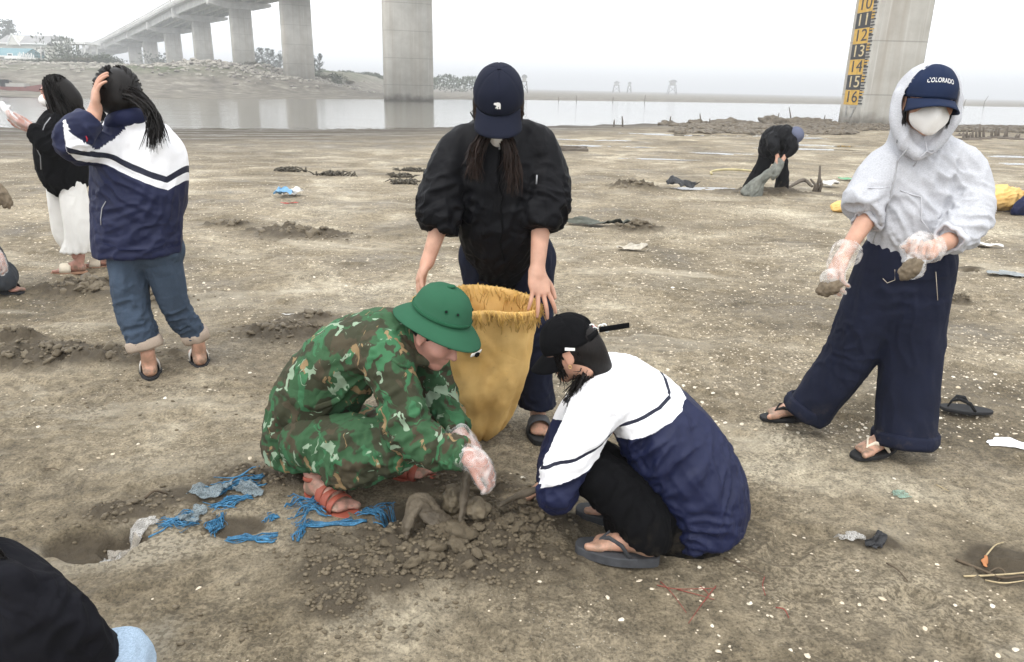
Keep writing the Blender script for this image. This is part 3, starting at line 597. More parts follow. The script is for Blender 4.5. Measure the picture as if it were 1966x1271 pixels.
# ================================================================== organic shapes: distance fields turned into one skin
def spline(pts, n=6):
    """Catmull-Rom through rows of any width"""
    p = np.asarray(pts, float)
    if len(p) < 3: return np.array([p[0]+(p[-1]-p[0])*t for t in np.linspace(0, 1, max(2, n//2+1))])
    q = np.vstack([2*p[0]-p[1], p, 2*p[-1]-p[-2]]); out = []
    for i in range(1, len(q)-2):
        for t in np.linspace(0, 1, n, endpoint=False):
            a, b, c, d = q[i-1:i+3]; out.append(.5*(2*b+(c-a)*t+(2*a-5*b+4*c-d)*t*t+(3*b-a-3*c+d)*t**3))
    out.append(p[-1]); return np.array(out)
class Tube:
    """limb or cloth tube: rows of (point, width radius[, depth radius]); side = direction of the width"""
    def __init__(s, pts, rad, side=None, k=.03, cuts=(), n=6, sub=False):
        pts = np.asarray(pts, float); rad = np.asarray(rad, float)
        if rad.ndim == 1: rad = np.stack([rad, rad], 1)
        c = spline(np.hstack([pts, rad]), n); s.p, s.r = c[:, :3], np.maximum(c[:, 3:], .002); s.side = None if side is None else nrm(side); s.k, s.cuts, s.sub = k, [(np.asarray(a, float), nrm(b)) for a, b in cuts], sub
        m = s.r.max(1)[:, None]; s.lo, s.hi = (s.p-m).min(0), (s.p+m).max(0)
    def dist(s, X, near=.05):
        best = np.full(len(X), 9., np.float32)
        for i in range(len(s.p)-1):
            a, b = s.p[i].astype(np.float32), s.p[i+1].astype(np.float32); m = max(s.r[i].max(), s.r[i+1].max())+near
            lo, hi = np.minimum(a, b)-m, np.maximum(a, b)+m
            sel = np.nonzero(np.all((X > lo) & (X < hi), 1))[0]
            if not len(sel): continue
            Y = X[sel]; ab = b-a; L2 = float(ab@ab)+1e-12; t = np.clip(((Y-a)@ab)/L2, 0, 1)[:, None]; e = Y-(a+t*ab); r = s.r[i]*(1-t)+s.r[i+1]*t
            if s.side is None:
                d = np.linalg.norm(e, axis=1)-r[:, 0]
            else:
                ax = ab/math.sqrt(L2); w = s.side-ax*(s.side@ax); w = w/(np.linalg.norm(w)+1e-9); ew = e@w; le2 = (e*e).sum(1); q = np.sqrt((ew/r[:, 0])**2+np.maximum(le2-ew*ew, 0)/r[:, 1]**2)+1e-6; le = np.sqrt(le2); d = le*(1-1/q); d = np.where(q < .05, -r.min(1), d)
            best[sel] = np.minimum(best[sel], d)
        for pt, n in s.cuts: best = np.maximum(best, ((X-pt)@n).astype(np.float32))
        return best
def Ball(c, r, k=.03, axes=None, **kw):
    """ellipsoid as a very short tube; r scalar or (rx, ry, rz) along axes rows"""
    b = Blob(); b.c = np.asarray(c, float); b.r = np.broadcast_to(np.asarray(r, float), (3,)); b.A = np.eye(3) if axes is None else np.asarray(axes, float); b.k = k; b.cuts = []; b.sub = kw.get('sub', False)
    m = b.r.max(); b.lo, b.hi = b.c-m, b.c+m; return b
class Blob:
    def dist(s, X, near=.05):
        Y = (X-s.c)@s.A.T; le = np.linalg.norm(Y, axis=1)+1e-6; q = np.linalg.norm(Y/s.r, axis=1)+1e-6; d = le*(1-1/q); return np.where(q < .05, -s.r.min(), d).astype(np.float32)
def smin(a, b, k):
    h = np.clip(.5+.5*(b-a)/k, 0, 1); return b*(1-h)+a*h-k*h*(1-h)
def skin(prims, vox=.008, smooth=2, cuts=(), warp=None):
    lo = np.min([p.lo for p in prims if not p.sub], 0)-vox*4; hi = np.max([p.hi for p in prims if not p.sub], 0)+vox*4; n = np.ceil((hi-lo)/vox).astype(int)+1
    D = np.full(n, .2, np.float32); ax = [lo[i]+vox*np.arange(n[i]) for i in range(3)]
    for p in prims:
        mg = .06+vox*2; i0 = np.clip(np.floor((p.lo-mg-lo)/vox).astype(int), 0, n); i1 = np.clip(np.ceil((p.hi+mg-lo)/vox).astype(int)+1, 0, n)
        if np.any(i1 <= i0): continue
        sl = tuple(slice(a, b) for a, b in zip(i0, i1)); gx = np.meshgrid(*[ax[i][sl[i]] for i in range(3)], indexing='ij'); X = np.stack([g.ravel() for g in gx], 1).astype(np.float32)
        d = p.dist(X).reshape(gx[0].shape)
        D[sl] = np.maximum(D[sl], -d) if p.sub else smin(D[sl], d, p.k)
    for pt, nn in cuts:
        nn = nrm(nn); pt = np.asarray(pt); pl = (ax[0][:, None, None]-pt[0])*nn[0]+(ax[1][None, :, None]-pt[1])*nn[1]+(ax[2][None, None, :]-pt[2])*nn[2]; D = np.maximum(D, pl.astype(np.float32))
    D[0] = D[-1] = .2; D[:, 0] = D[:, -1] = .2; D[:, :, 0] = D[:, :, -1] = .2
    I = D < 0; c = [I[a:n[0]-1+a, b:n[1]-1+b, d:n[2]-1+d] for a in (0, 1) for b in (0, 1) for d in (0, 1)]
    cnt = sum(x.astype(np.int8) for x in c); cells = np.nonzero((cnt > 0) & (cnt < 8)); vid = np.full(n-1, -1, np.int64); vid[cells] = np.arange(len(cells[0]))
    base = np.stack(cells, 1); acc = np.zeros((len(base), 3)); wt = np.zeros(len(base))
    offs = [(a, b, d) for a in (0, 1) for b in (0, 1) for d in (0, 1)]
    for i, o1 in enumerate(offs):
        for o2 in offs[i+1:]:
            if sum(abs(x-y) for x, y in zip(o1, o2)) != 1: continue
            d1 = D[tuple((base+o1).T)]; d2 = D[tuple((base+o2).T)]; m = (d1 < 0) != (d2 < 0); t = np.where(m, d1/(d1-d2+1e-12), 0)[:, None]; acc += np.where(m[:, None], np.array(o1)*(1-t)+np.array(o2)*t, 0); wt += m
    V = lo+vox*(base+acc/wt[:, None]); Q = []
    for axn in range(3):
        u, w_ = (axn+1) % 3, (axn+2) % 3; s0 = [slice(1, -1)]*3; s0[axn] = slice(0, n[axn]-1); s1 = list(s0); s1[axn] = slice(1, n[axn]); A, B = I[tuple(s0)], I[tuple(s1)]
        e = np.stack(np.nonzero(A != B), 1)
        if not len(e): continue
        ins = A[tuple(e.T)]; off = np.array([1, 1, 1]); off[axn] = 0; e = e+off; du = np.zeros(3, int); du[u] = 1; dw = np.zeros(3, int); dw[w_] = 1
        q = np.stack([vid[tuple((e-du-dw).T)], vid[tuple((e-dw).T)], vid[tuple(e.T)], vid[tuple((e-du).T)]], 1); q[~ins] = q[~ins][:, ::-1]; Q.append(q)
    Q = np.vstack(Q)
    for _ in range(smooth): V = V*.45+lap(V, Q)*.55
    return V, Q
def lap(V, Q):
    s = np.zeros_like(V); c = np.zeros(len(V))
    for k in range(4):
        a, b = Q[:, k], Q[:, (k+1) % 4]
        for d in range(3): s[:, d] += np.bincount(a, V[b, d], len(V))+np.bincount(b, V[a, d], len(V))
        c += np.bincount(a, minlength=len(V))+np.bincount(b, minlength=len(V))
    return s/np.maximum(c, 1)[:, None]
def normals(V, Q):
    n = np.cross(V[Q[:, 2]]-V[Q[:, 0]], V[Q[:, 3]]-V[Q[:, 1]]); o = np.zeros_like(V)
    for k in range(4):
        for d in range(3): o[:, d] += np.bincount(Q[:, k], n[:, d], len(V))
    return nrm_rows(o)
def folds(V, Q, layers, seed=0):
    """cloth folds: (amplitude, spacing, fold direction, centre or None, reach)"""
    N = normals(V, Q); d = np.zeros(len(V))
    for i, (amp, sp, dr, c, R_) in enumerate(layers):
        dr = nrm(dr); q = V/sp; along = q@dr; q = q-np.outer(along, dr)*.84+(.5*np.stack([noise(V*6+i*5+seed), noise(V*6+i*7+31+seed), noise(V*6+i*3+77+seed)], 1))
        n0 = noise(q+seed+i*11.7); n1 = noise(q*2.1+seed+i*5.3+50); f = np.clip(1-np.abs(n0)*2.4, 0, 1)**1.4-.35+.5*n0+.22*(np.clip(1-np.abs(n1)*2.6, 0, 1)**1.3-.3); g = (1.45 if c is not None else .85)*amp*f
        if c is not None: g = g*np.exp(-((V-np.asarray(c))**2).sum(1)/R_**2)
        d += g
    return V+N*d[:, None]
def join(*ms):
    V, Q, n = [], [], 0
    for v, q in ms: V.append(v); Q.append(q+n); n += len(v)
    return np.vstack(V), np.vstack(Q)
def put(name, VQ, mat_, parent, attrs=None, smooth=True):
    V, Q = VQ; o = np.array(parent.location) if parent is not None else 0
    if parent is not None and parent.parent is not None: o = o+np.array(parent.parent.location)
    return obj(name, mesh_of(name, np.asarray(V)-o, Q, smooth, [mat_] if not isinstance(mat_, (list, tuple)) else mat_, attrs), parent)
# ------------------------------------------------------------------ body parts
def frame(fw, up):
    fw = nrm(fw); rt = nrm(np.cross(fw, up)); return np.stack([rt, fw, np.cross(rt, fw)])      # rows: right, forward, up
def head_prims(c, A, s=1., neck=None):
    L = lambda x, y, z: c+s*np.array([x, y, z])@A
    T = lambda pts, r, k=.02, side=None, n=4: Tube([L(*p) for p in pts], np.array(r)*s, side, k, n=n)
    pr = [Ball(L(0, -.012, .03), np.array([.074, .094, .088])*s, .02, A), Ball(L(0, .03, -.02), np.array([.062, .062, .075])*s, .03, A), T([(0, .03, -.03), (0, .052, -.085)], [.052, .03], .03),
          Ball(L(0, .068, -.093), .02*s, .02), T([(0, .086, .02), (0, .098, -.005), (0, .110, -.026)], [.008, .009, .012], .012), Ball(L(.012, .094, -.03), .009*s, .01), Ball(L(-.012, .094, -.03), .009*s, .01),
          T([(-.05, .07, .028), (-.02, .088, .032), (.02, .088, .032), (.05, .07, .028)], [.009]*4, .02), T([(-.022, .082, -.056), (0, .092, -.054), (.022, .082, -.056)], [.005, .007, .005], .008), T([(-.018, .082, -.066), (0, .09, -.067), (.018, .082, -.066)], [.005, .007, .005], .008),
          Ball(L(.045, .06, -.02), .025*s, .03), Ball(L(-.045, .06, -.02), .025*s, .03)]
    for sx in (-1, 1):
        pr += [Ball(L(sx*.077, -.008, -.008), np.array([.008, .019, .031])*s, .008, A), T([(sx*.083, -.02, .012), (sx*.086, -.002, .02), (sx*.083, .008, .005)], [.004]*3, .006), Ball(L(sx*.078, .0, -.032), .008*s, .008)]
    if neck is not None: pr.append(Tube([L(0, -.03, -.03), L(0, -.03, -.09), *neck], np.array([.05, .05, *([.052]*len(neck))])*s, None, .03))
    return pr
FL = [(.030, .085, .046, .026, .021), (.010, .090, .050, .030, .023), (-.011, .086, .046, .028, .022), (-.030, .077, .036, .021, .019)]
def hand_prims(wr, along, palm, thumb_side=1, curl=(.3, .4, .3), spread=.12, s=1., thumb=(.5, .3), fore=None, curls=None):
    """wr wrist; along = to the knuckles; palm = direction the palm faces; thumb_side +1/-1"""
    y = nrm(along); z = nrm(np.asarray(palm, float)-y*(np.asarray(palm, float)@y)); x = np.cross(y, z)*thumb_side; L = lambda p: wr+s*(p[0]*x+p[1]*y+p[2]*z); pr = []
    for i, (kx, ky, *seg) in enumerate(FL):
        pr.append(Tube([L((kx*.55, 0, 0)), L((kx, ky*.6, -.002)), L((kx, ky, 0))], np.array([.015, .0145, .011])*s, None, .016, n=3))
        a = 0.; p = np.array([kx, ky, 0.]); pts = [p.copy()]; sp = spread*(1.5-i)/1.5; cu = curls[i] if curls else curl
        for j in range(3):
            a += cu[j]; d = np.array([math.sin(sp)*math.cos(a), math.cos(sp)*math.cos(a), math.sin(a)]); p = p+d*seg[j]; pts.append(p.copy())
        pr.append(Tube([L(q) for q in pts], np.array([.0098, .0090, .0082, .0068])*s*(.9 if i == 3 else 1), None, .005, n=4))
    t0 = np.array([.020, .022, .004]); t1 = t0+np.array([math.sin(thumb[0])*.045, math.cos(thumb[0])*.045, .012]); t2 = t1+np.array([math.sin(thumb[0]*.6)*.032, math.cos(thumb[0]*.6)*.032, .010+thumb[1]*.01]); t3 = t2+np.array([math.sin(thumb[0]*.3)*.026, math.cos(thumb[0]*.3)*.026, thumb[1]*.02])
    pr.append(Tube([L(q) for q in (t0, t1, t2, t3)], np.array([.016, .0125, .0105, .008])*s, None, .01, n=4))
    if fore is not None: pr.append(Tube(fore+[np.asarray(wr, float)+y*.012*s], np.linspace(.042, .027, len(fore)+1)*s, None, .016))
    return pr
def foot_prims(an, toe, s=1., lift=0.):
    """an = ankle centre ; toe = horizontal direction ; sole at an.z - .07"""
    y = nrm([toe[0], toe[1], toe[2] if len(toe) > 2 else 0]); x = nrm(np.cross(y, [0, 0, 1])); z = np.cross(x, y); L = lambda p: an+s*(p[0]*x+p[1]*y+p[2]*z)
    pr = [Tube([L((0, -.03, .06)), L((0, -.012, 0)), L((0, -.02, -.035))], np.array([.034, .036, .032])*s, None, .02), Tube([L((0, -.03, -.045)), L((0, .04, -.035)), L((.0, .11, -.05)), L((0, .145, -.056))], np.array([[.03, .027], [.034, .034], [.043, .022], [.04, .014]])*s, x, .02), Tube([L((0, 0, .0)), L((0, .06, -.03)), L((0, .1, -.045))], np.array([.03, .026, .018])*s, None, .02)]
    for i in range(5):
        f_ = (i-2)/2.; r = (.0135 if i == 0 else .0095-.0006*i); pr.append(Tube([L((-.033+i*.0165, .128-.006*i, -.057)), L((-.036+i*.018, .172-.010*i, -.058))], np.array([r, r])*s, None, .006, n=2))
    return pr, L
def sole_outline(n=28, ln=.27, w=.09):
    out = []
    for k in range(n):
        a = 2*math.pi*k/n; y = -math.cos(a)*.5; xw = (.5-.10*math.cos(2*math.pi*(y+.5))*.6+.12*y)*(abs(math.sin(a))**.6)*np.sign(math.sin(a)); out.append((xw*w, (y+.5)*ln-.065))
    return out
def sandal(an, toe, sole_m, strap_m, parent, style='slide', s=1., ln=.265, w=.098, th=.022, tilt=0.):
    y = nrm([toe[0], toe[1], tilt]); x = nrm(np.cross(y, [0, 0, 1])); z = np.cross(x, y); L = lambda p: an+s*(p[0]*x+p[1]*y+p[2]*z); o = np.array(parent.location)
    r = obj('sandal', None, parent)
    m = MB(); m.prism(sole_outline(ln=ln, w=w), -.07-th, -.069, lambda p: L(p)-o); sl = m.build('sole', sole_m, r, False)
    bv = sl.modifiers.new('bevel', 'BEVEL'); bv.width = .004*s; bv.segments = 2
    def band(y0, w_, h, x0=.047, th_=.004, ends=-.07, yb=None):
        m = MB(); pts = []
        for k in np.linspace(0, math.pi, 13): pts.append(L((math.cos(k)*x0, y0+(yb or 0)*(1-math.sin(k)), ends+math.sin(k)**.7*(h-ends)))-o)
        m.tube(pts, [(w_*s/2, th_*s)]*13, 8, side=y); return m.build('strap', strap_m, r)
    if style == 'slide': band(.085, .085, -.005, .050, .005)
    elif style == 'cross': band(.10, .035, -.012); band(.06, .035, .004); band(.128, .022, -.028, .046)
    elif style == 'buckle':
        band(.054, .036, .000, .043, .004); band(.086, .036, -.012, .046, .004); band(.118, .030, -.025, .047, .004)
        m = MB(); pts = [L((math.cos(a)*.042, -.012+math.sin(a)*.034, .008)) -o for a in np.linspace(-.3, math.pi+.3, 14)]; m.tube(pts, [(.009*s, .0025*s)]*14, 6, side=z); m.build('heel_strap', strap_m, r)
    elif style == 'thong':
        for sx in (-1, 1):
            m = MB(); m.tube([L((-.012, .145, -.066))-o, L((-.010, .132, -.035))-o, L((sx*.02-.004, .105, -.018))-o, L((sx*.040, .06, -.03))-o, L((sx*.045, .03, -.068))-o], [(.004*s, .004*s), (.006*s, .004*s), (.009*s, .004*s), (.009*s, .004*s), (.007*s, .004*s)], 8, side=z); m.build('strap', strap_m, r)
    return r
def strands(roots, tips, mids, rng, w0=.006, seg=7, wave=.01, th=.35):
    """flat tapering locks of hair as one mesh"""
    m_v, m_q = [], []; n = 0
    for a, b, c in zip(roots, mids, tips):
        j = rng.normal(0, wave, (seg, 3)); j[0] = 0; t = np.linspace(0, 1, seg)[:, None]; p = (1-t)**2*a+2*t*(1-t)*b+t*t*c+j*t; T = np.gradient(p, axis=0); sd = nrm_rows(np.cross(T, rng.normal(0, 1, 3))); w_ = w0*rng.uniform(.6, 1.3)*(1-t**3*.85); nn = nrm_rows(np.cross(T, sd))
        V = np.stack([p-sd*w_, p+nn*w_*th, p+sd*w_], 1).reshape(-1, 3); m_v.append(V)
        for k in range(seg-1):
            for q in range(2): m_q.append((n+k*3+q, n+k*3+q+1, n+k*3+4+q, n+k*3+3+q))
        n += seg*3
    return np.vstack(m_v), np.array(m_q)
# ================================================================== people: materials
def skinmat(name, col):
    t = NT(name); c = t.coord(); k = t.ramp(t.noise(c, 22, 4), [(.3, tuple(x*.86 for x in col)), (.7, tuple(min(1, x*1.1) for x in col))]); k = t.mix(t.ramp(t.noise(c, 9, 3), [(.5, 0.), (.7, .35)]), k, (col[0]*.95, col[1]*.72, col[2]*.68))
    zf = t.n('MapRange', i_Value=t.n('SeparateXYZ', i_Vector=c).outputs[2], i_1=.16, i_2=.05).outputs[0]; k = t.mix(t.math('MULTIPLY', zf, t.ramp(t.noise(c, 28, 5, .65), [(.44, .1), (.60, .8)])), k, (.16, .125, .085))
    return t.done(k, .5, t.bump(t.noise(c, 320, 3), .12, .001), .35, Subsurface_Weight=.12, Subsurface_Radius=(.01, .004, .002), Subsurface_Scale=.6)
SKIN = skinmat('skin_light', (.50, .285, .20)); SKINT = skinmat('skin_tan', (.34, .165, .10)); SKINP = skinmat('skin_pink', (.47, .245, .19))
t = NT('black_hair'); c = t.coord(); HAIR = t.done(t.ramp(t.noise(t.map(c, (90, 90, 6)), 3, 3), [(.3, (.003, .0026, .0026)), (.7, (.012, .009, .0075))]), .5, t.bump(t.noise(t.map(c, (160, 160, 8)), 4, 3), .5, .002), .18)
t = NT('brown_hair'); c = t.coord(); HAIRB = t.done(t.ramp(t.noise(t.map(c, (90, 90, 6)), 3, 3), [(.3, (.006, .004, .003)), (.7, (.034, .017, .011))]), .5, t.bump(t.noise(t.map(c, (160, 160, 8)), 4, 3), .5, .002), .2)
BLACKN = fabric('black_nylon', (.0030, .0030, .0042), .55, .2, 900, .15, 0, .35, 20, .12); BLACKC = fabric('black_cotton', (.0030, .0030, .0036), .9, .2, 600, .3, 0, .3, 16, .1); BLACKH = fabric('black_fleece', (.006, .006, .0085), .92, .2, 300, .4, 0, .35, 18, .15)
NAVYD = fabric('dark_denim', (.0085, .011, .0255), .88, .25, 800, .5, .25, .3, 12); JEANS = fabric('blue_denim', (.046, .066, .098), .9, .35, 800, .5, .35, .45, 14); JEANG = fabric('grey_denim', (.045, .05, .058), .9, .3, 800, .5, .3, .4, 14); JEANL = fabric('pale_denim', (.36, .46, .57), .9, .12, 500, .6, .4, .3, 10)
HOODG = fabric('heather_grey_fleece', (.46, .465, .49), .93, .05, 500, .45, .38, .08, 9); RIB = fabric('grey_ribbing', (.50, .50, .525), .93, .05, 260, .6, .3)
WHITEP = fabric('white_linen', (.74, .725, .69), .9, .05, 500, .4, 0, .3, 12); CUFF = fabric('tan_cuff', (.36, .29, .23), .92, .1, 500, .5, .3)
NAVYC = fabric('navy_cap_cotton', (.006, .008, .019), .85, .15, 900, .4); NAVYB = fabric('bright_navy_cap', (.008, .016, .045), .85, .15, 900, .4); GREYC = fabric('grey_blue_cap', (.10, .11, .16), .9, .15, 900, .4)
MASK = fabric('white_mask', (.74, .72, .69), .85, .03, 900, .25); WHITE = simple('white_thread', (.8, .79, .76), .8, .03); RED = simple('red_tab', (.36, .02, .04), .7, .2); METAL = simple('zip_metal', (.35, .35, .36), .35, .2); GOLD = simple('gold', (.6, .4, .15), .3, .1)
RUBB = simple('black_rubber', (.017, .017, .018), .75, .25, 20, .2); RUBG = simple('grey_rubber', (.055, .057, .062), .75, .25, 30, .3, 200); TANS = simple('tan_sole', (.33, .19, .12), .7, .2, 20); CREAM = simple('cream_strap', (.66, .58, .46), .7, .1, 20); ORNG = simple('brown_red_plastic', (.29, .075, .047), .5, .15, 20); LEATH = simple('white_leather', (.62, .6, .55), .6, .1)
def school(name, dk=.028, wh=.043):
    t = NT(name); c = t.coord(); s_ = t.n('MapRange', i_Value=t.attr('stripe'), i_1=-.1, i_2=.1).outputs[0]
    k = t.ramp(s_, [(0, (.0072, .0108, .042)), (.5-(dk+wh)*5, (.80, .80, .82)), (.5-dk*5, (.012, .014, .03)), (.50, (.80, .80, .82))], 'CONSTANT')
    n1 = t.noise(c, 5, 3); k = t.mix(1., k, t.ramp(n1, [(.3, .86), (.7, 1.08)]), 'MULTIPLY')
    return t.done(k, .62, t.bump(t.noise(c, 700, 2), .2, .0008, t.bump(crease(t, c, 10.), .55, .018)), .3)
SCHOOL = school('school_jacket_cloth', .026, .030); SCHOOLC = school('school_jacket_cloth_piped', .011, .05)
NAVYJ = fabric('navy_collar', (.0075, .011, .042), .7, .15, 700, .2)
def camo():
    t = NT('camouflage_cloth'); c = t.coord(); w_ = t.n('Mix', data_type='VECTOR'); nz = t.n('TexNoise', i_Vector=c, i_Scale=9., i_Detail=3.).outputs[1]
    v = t.n('VectorMath', operation='MULTIPLY_ADD'); t.set(v.inputs[0], nz); v.inputs[1].default_value = (.12, .12, .12); t.set(v.inputs[2], c); v = v.outputs[0]
    k = t.mix(t.ramp(t.noise(v, 7, 3, .5, .6), [(.47, 0.), (.49, 1.)]), (.040, .042, .024), (.036, .088, .040))
    k = t.mix(t.ramp(t.noise(t.map(v, (1, 1.2, .8), (.3, .8, 1.)), 9, 3, .5, .5), [(.565, 0.), (.58, 1.)]), k, (.060, .050, .031))
    k = t.mix(t.ramp(t.noise(t.map(v, (1.7, .8, 1), (1., .5, .2)), 8.5, 3, .5, .8), [(.60, 0.), (.612, 1.)]), k, (.042, .132, .060))
    k = t.mix(t.ramp(t.noise(t.map(v, (2.4, 1, 1.2), (.2, 1., .9)), 7.5, 3, .5, 1.), [(.635, 0.), (.645, 1.)]), k, (.24, .165, .085))
    k = t.mix(t.ramp(t.noise(t.map(v, (1.2, 2.2, 1), (.9, .1, .5)), 7.5, 3, .45, 1.2), [(.645, 0.), (.655, 1.)]), k, (.24, .32, .225))
    return t.done(k, .85, t.bump(t.noise(c, 900, 2), .3, .0008, t.bump(crease(t, c, 11.), .6, .018)), .2)
CAMO = camo()
HELM = simple('green_felt_helmet', (.026, .094, .052), .9, .08, 6, .25, 500, .15, .001); HELMD = simple('green_helmet_band', (.018, .085, .043), .9, .08, 6, .2, 500, .15, .001); DARK = simple('dark_hole', (.004, .006, .005), .9)
t = NT('plastic_glove'); c = t.coord(); nm = t.bump(crease(t, c, 22.), .8, .012)
t.done((.85, .83, .80), .22, nm, .6, Transmission_Weight=.0); tb = t.n('BsdfTransparent'); ms = t.n('MixShader')
t.t.links.new(t.b.outputs[0], ms.inputs[1]); t.t.links.new(tb.outputs[0], ms.inputs[2]); t.set(ms.inputs[0], t.ramp(t.noise(c, 18, 4, .6, 1.2), [(.35, .55), (.65, .92)])); t.t.links.new(ms.outputs[0], t.out.inputs['Surface']); GLOVE = t.m
MUDDY = simple('muddy_sand', (.16, .125, .085), .9, .35, 30, .8, 90)
# ------------------------------------------------------------------ headgear
def dome_pt(az, el, R_, off=0.):
    """az 0 = forward; local head coordinates"""
    ce, se = math.cos(el)**.9 if el < 1.5707 else 0., math.sin(el); return np.array([math.sin(az)*ce*(R_[0]+off), math.cos(az)*ce*(R_[1]+off)-.006, se*(R_[2]+off)+.030])
def cap(person, c, A, m, s=1., R_=(.086, .106, .098), visor=(.075, 1.15, .034), name='cap', label=None, opening=False, vdrop=.0):
    r = obj(name, None, person); o = np.array(person.location)
    if label: r['label'] = label
    L = lambda p: c+s*np.asarray(p)@A-o; mb = MB(); na, ne = 72, 16; V = []
    for e in range(ne+1):
        el = -.12+(math.pi/2+.12)*e/ne
        for a in range(na):
            az = 2*math.pi*a/na; seam = abs(((az/(math.pi/3)) % 1)-.0); seam = min(seam, 1-seam); off = -.0022*math.exp(-(seam/.05)**2)+.002*math.sin(3*az+e)*(1-e/ne)*.6
            if opening and el < .55 and abs(az-math.pi) < .62*math.sqrt(max(0, 1-(el/.55)**2)): off -= .013
            V.append(L(dome_pt(az, el, R_, off)))
    Q = [(e*na+a, e*na+(a+1) % na, (e+1)*na+(a+1) % na, (e+1)*na+a) for e in range(ne) for a in range(na)]
    mb.add(V, Q); ob = mb.build('crown', m, r); sm = ob.modifiers.new('thickness', 'SOLIDIFY'); sm.thickness = .003*s; sm.offset = -1
    MB().ico(L(dome_pt(0, math.pi/2, R_, .002)), np.array([.008, .008, .005])*s, 1).build('button', m, r)
    mb = MB(); V = []; n1, n2 = 25, 8; ln, half, dr = visor
    for i in range(n1):
        az = -half+2*half*i/(n1-1); b = dome_pt(az, -.10, R_, .001); k = math.cos(az/half*math.pi/2)**.45 if abs(az) < half-.001 else 0.
        for j in range(n2):
            f_ = j/(n2-1); d = np.array([math.sin(az)*.45, 1., 0]); p = b+d*ln*f_*k+np.array([0, 0, -dr*(math.sin(az)**2)*.9*(.3+f_)-vdrop*f_-.008*f_*f_]); V.append(L(p))
    Q = [(i*n2+j, (i+1)*n2+j, (i+1)*n2+j+1, i*n2+j+1) for i in range(n1-1) for j in range(n2-1)]
    mb.add(V, Q); ob = mb.build('visor', m, r); sm = ob.modifiers.new('thickness', 'SOLIDIFY'); sm.thickness = .0045*s; sm.offset = -1
    return r, L, R_
def wrap_word(text, L, R_, size, el, m, parent, name, arch=0., hgt=1.25, off=.0035, az0=0.):
    cu = bpy.data.curves.new('tmp', 'FONT'); cu.body = text; cu.size = 1; cu.align_x = 'CENTER'; cu.align_y = 'CENTER'; cu.offset = .004; cu.space_character = 1.12
    o_ = bpy.data.objects.new('tmp', cu); S.collection.objects.link(o_); bpy.context.view_layer.update(); me = bpy.data.meshes.new_from_object(o_.evaluated_get(bpy.context.evaluated_depsgraph_get())); bpy.data.objects.remove(o_)
    for v in me.vertices:
        x, y = v.co.x*size, v.co.y*size*hgt; v.co = Vector(L(dome_pt(az0-x/R_[1], el+y/R_[2]-arch*(x/R_[1])**2, R_, off)))
    me.materials.clear(); me.materials.append(m); return obj(name, me, parent)
def wrap_poly(polys, L, R_, size, az0, el, m, parent, name, off=.0035):
    mb = MB()
    for pl in polys: mb.add([L(dome_pt(az0-x*size/R_[1], el+y*size/R_[2], R_, off)) for x, y in pl], [tuple(range(len(pl)))])
    return mb.build(name, m, parent, False)
# ------------------------------------------------------------------ small shared pieces
def person(label, base):
    b = np.array([base[0], base[1], gz(base[0], base[1])]); return thing('person', label, 'person', tuple(b))
def ring(name, pts, r, m, parent, flat=1.):
    o = np.array(parent.location); mb = MB(); pts = [np.asarray(p)-o for p in pts]; mb.tube(pts, [(r, r*flat)]*len(pts), 6); return mb.build(name, m, parent)
def cuff(parent, c, ax, ra, rb, side, h, m, name='cuff', th=.012):
    """rolled hem: a thick short ring round axis ax"""
    o = np.array(parent.location); ax = nrm(ax); sx = nrm(np.asarray(side)-ax*(np.asarray(side)@ax)); sy = np.cross(ax, sx); mb = MB(); n = 36; V = []; prof = [(-th*.6, -h/2), (th*.4, -h/2-.002), (th, -h*.3), (th, h*.3), (th*.5, h/2+.003), (-th*.6, h/2)]
    for k in range(n):
        a = 2*math.pi*k/n; w_ = .006*math.sin(3*a+1)+.004*math.sin(7*a)
        for dr_, z in prof: V.append(c+sx*math.cos(a)*(ra+dr_+w_)+sy*math.sin(a)*(rb+dr_+w_)+ax*(z+.006*math.sin(2*a))-o)
    k_ = len(prof); mb.add(V, [(i*k_+j, ((i+1) % n)*k_+j, ((i+1) % n)*k_+(j+1) % k_, i*k_+(j+1) % k_) for i in range(n) for j in range(k_)]); return mb.build(name, m, parent)
def glove(parent, prims, infl, extra, seed, name='plastic_glove', mat_=None, vox=.005):
    pr = []
    for p in prims:
        if isinstance(p, Tube): q = Tube(p.p, p.r+infl, None, .02, n=2); pr.append(q); q.k = .012
        else: pr.append(Ball(p.c, p.r+infl, .012))
    V, Q = skin(pr+extra, vox, 1); V = folds(V, Q, [(.0045, .05, (.3, .5, .8), None, 0), (.003, .03, (.8, .2, -.4), None, 0)], seed); return put(name, (V, Q), mat_ or GLOVE, parent)
def zone(V, a, b): return None
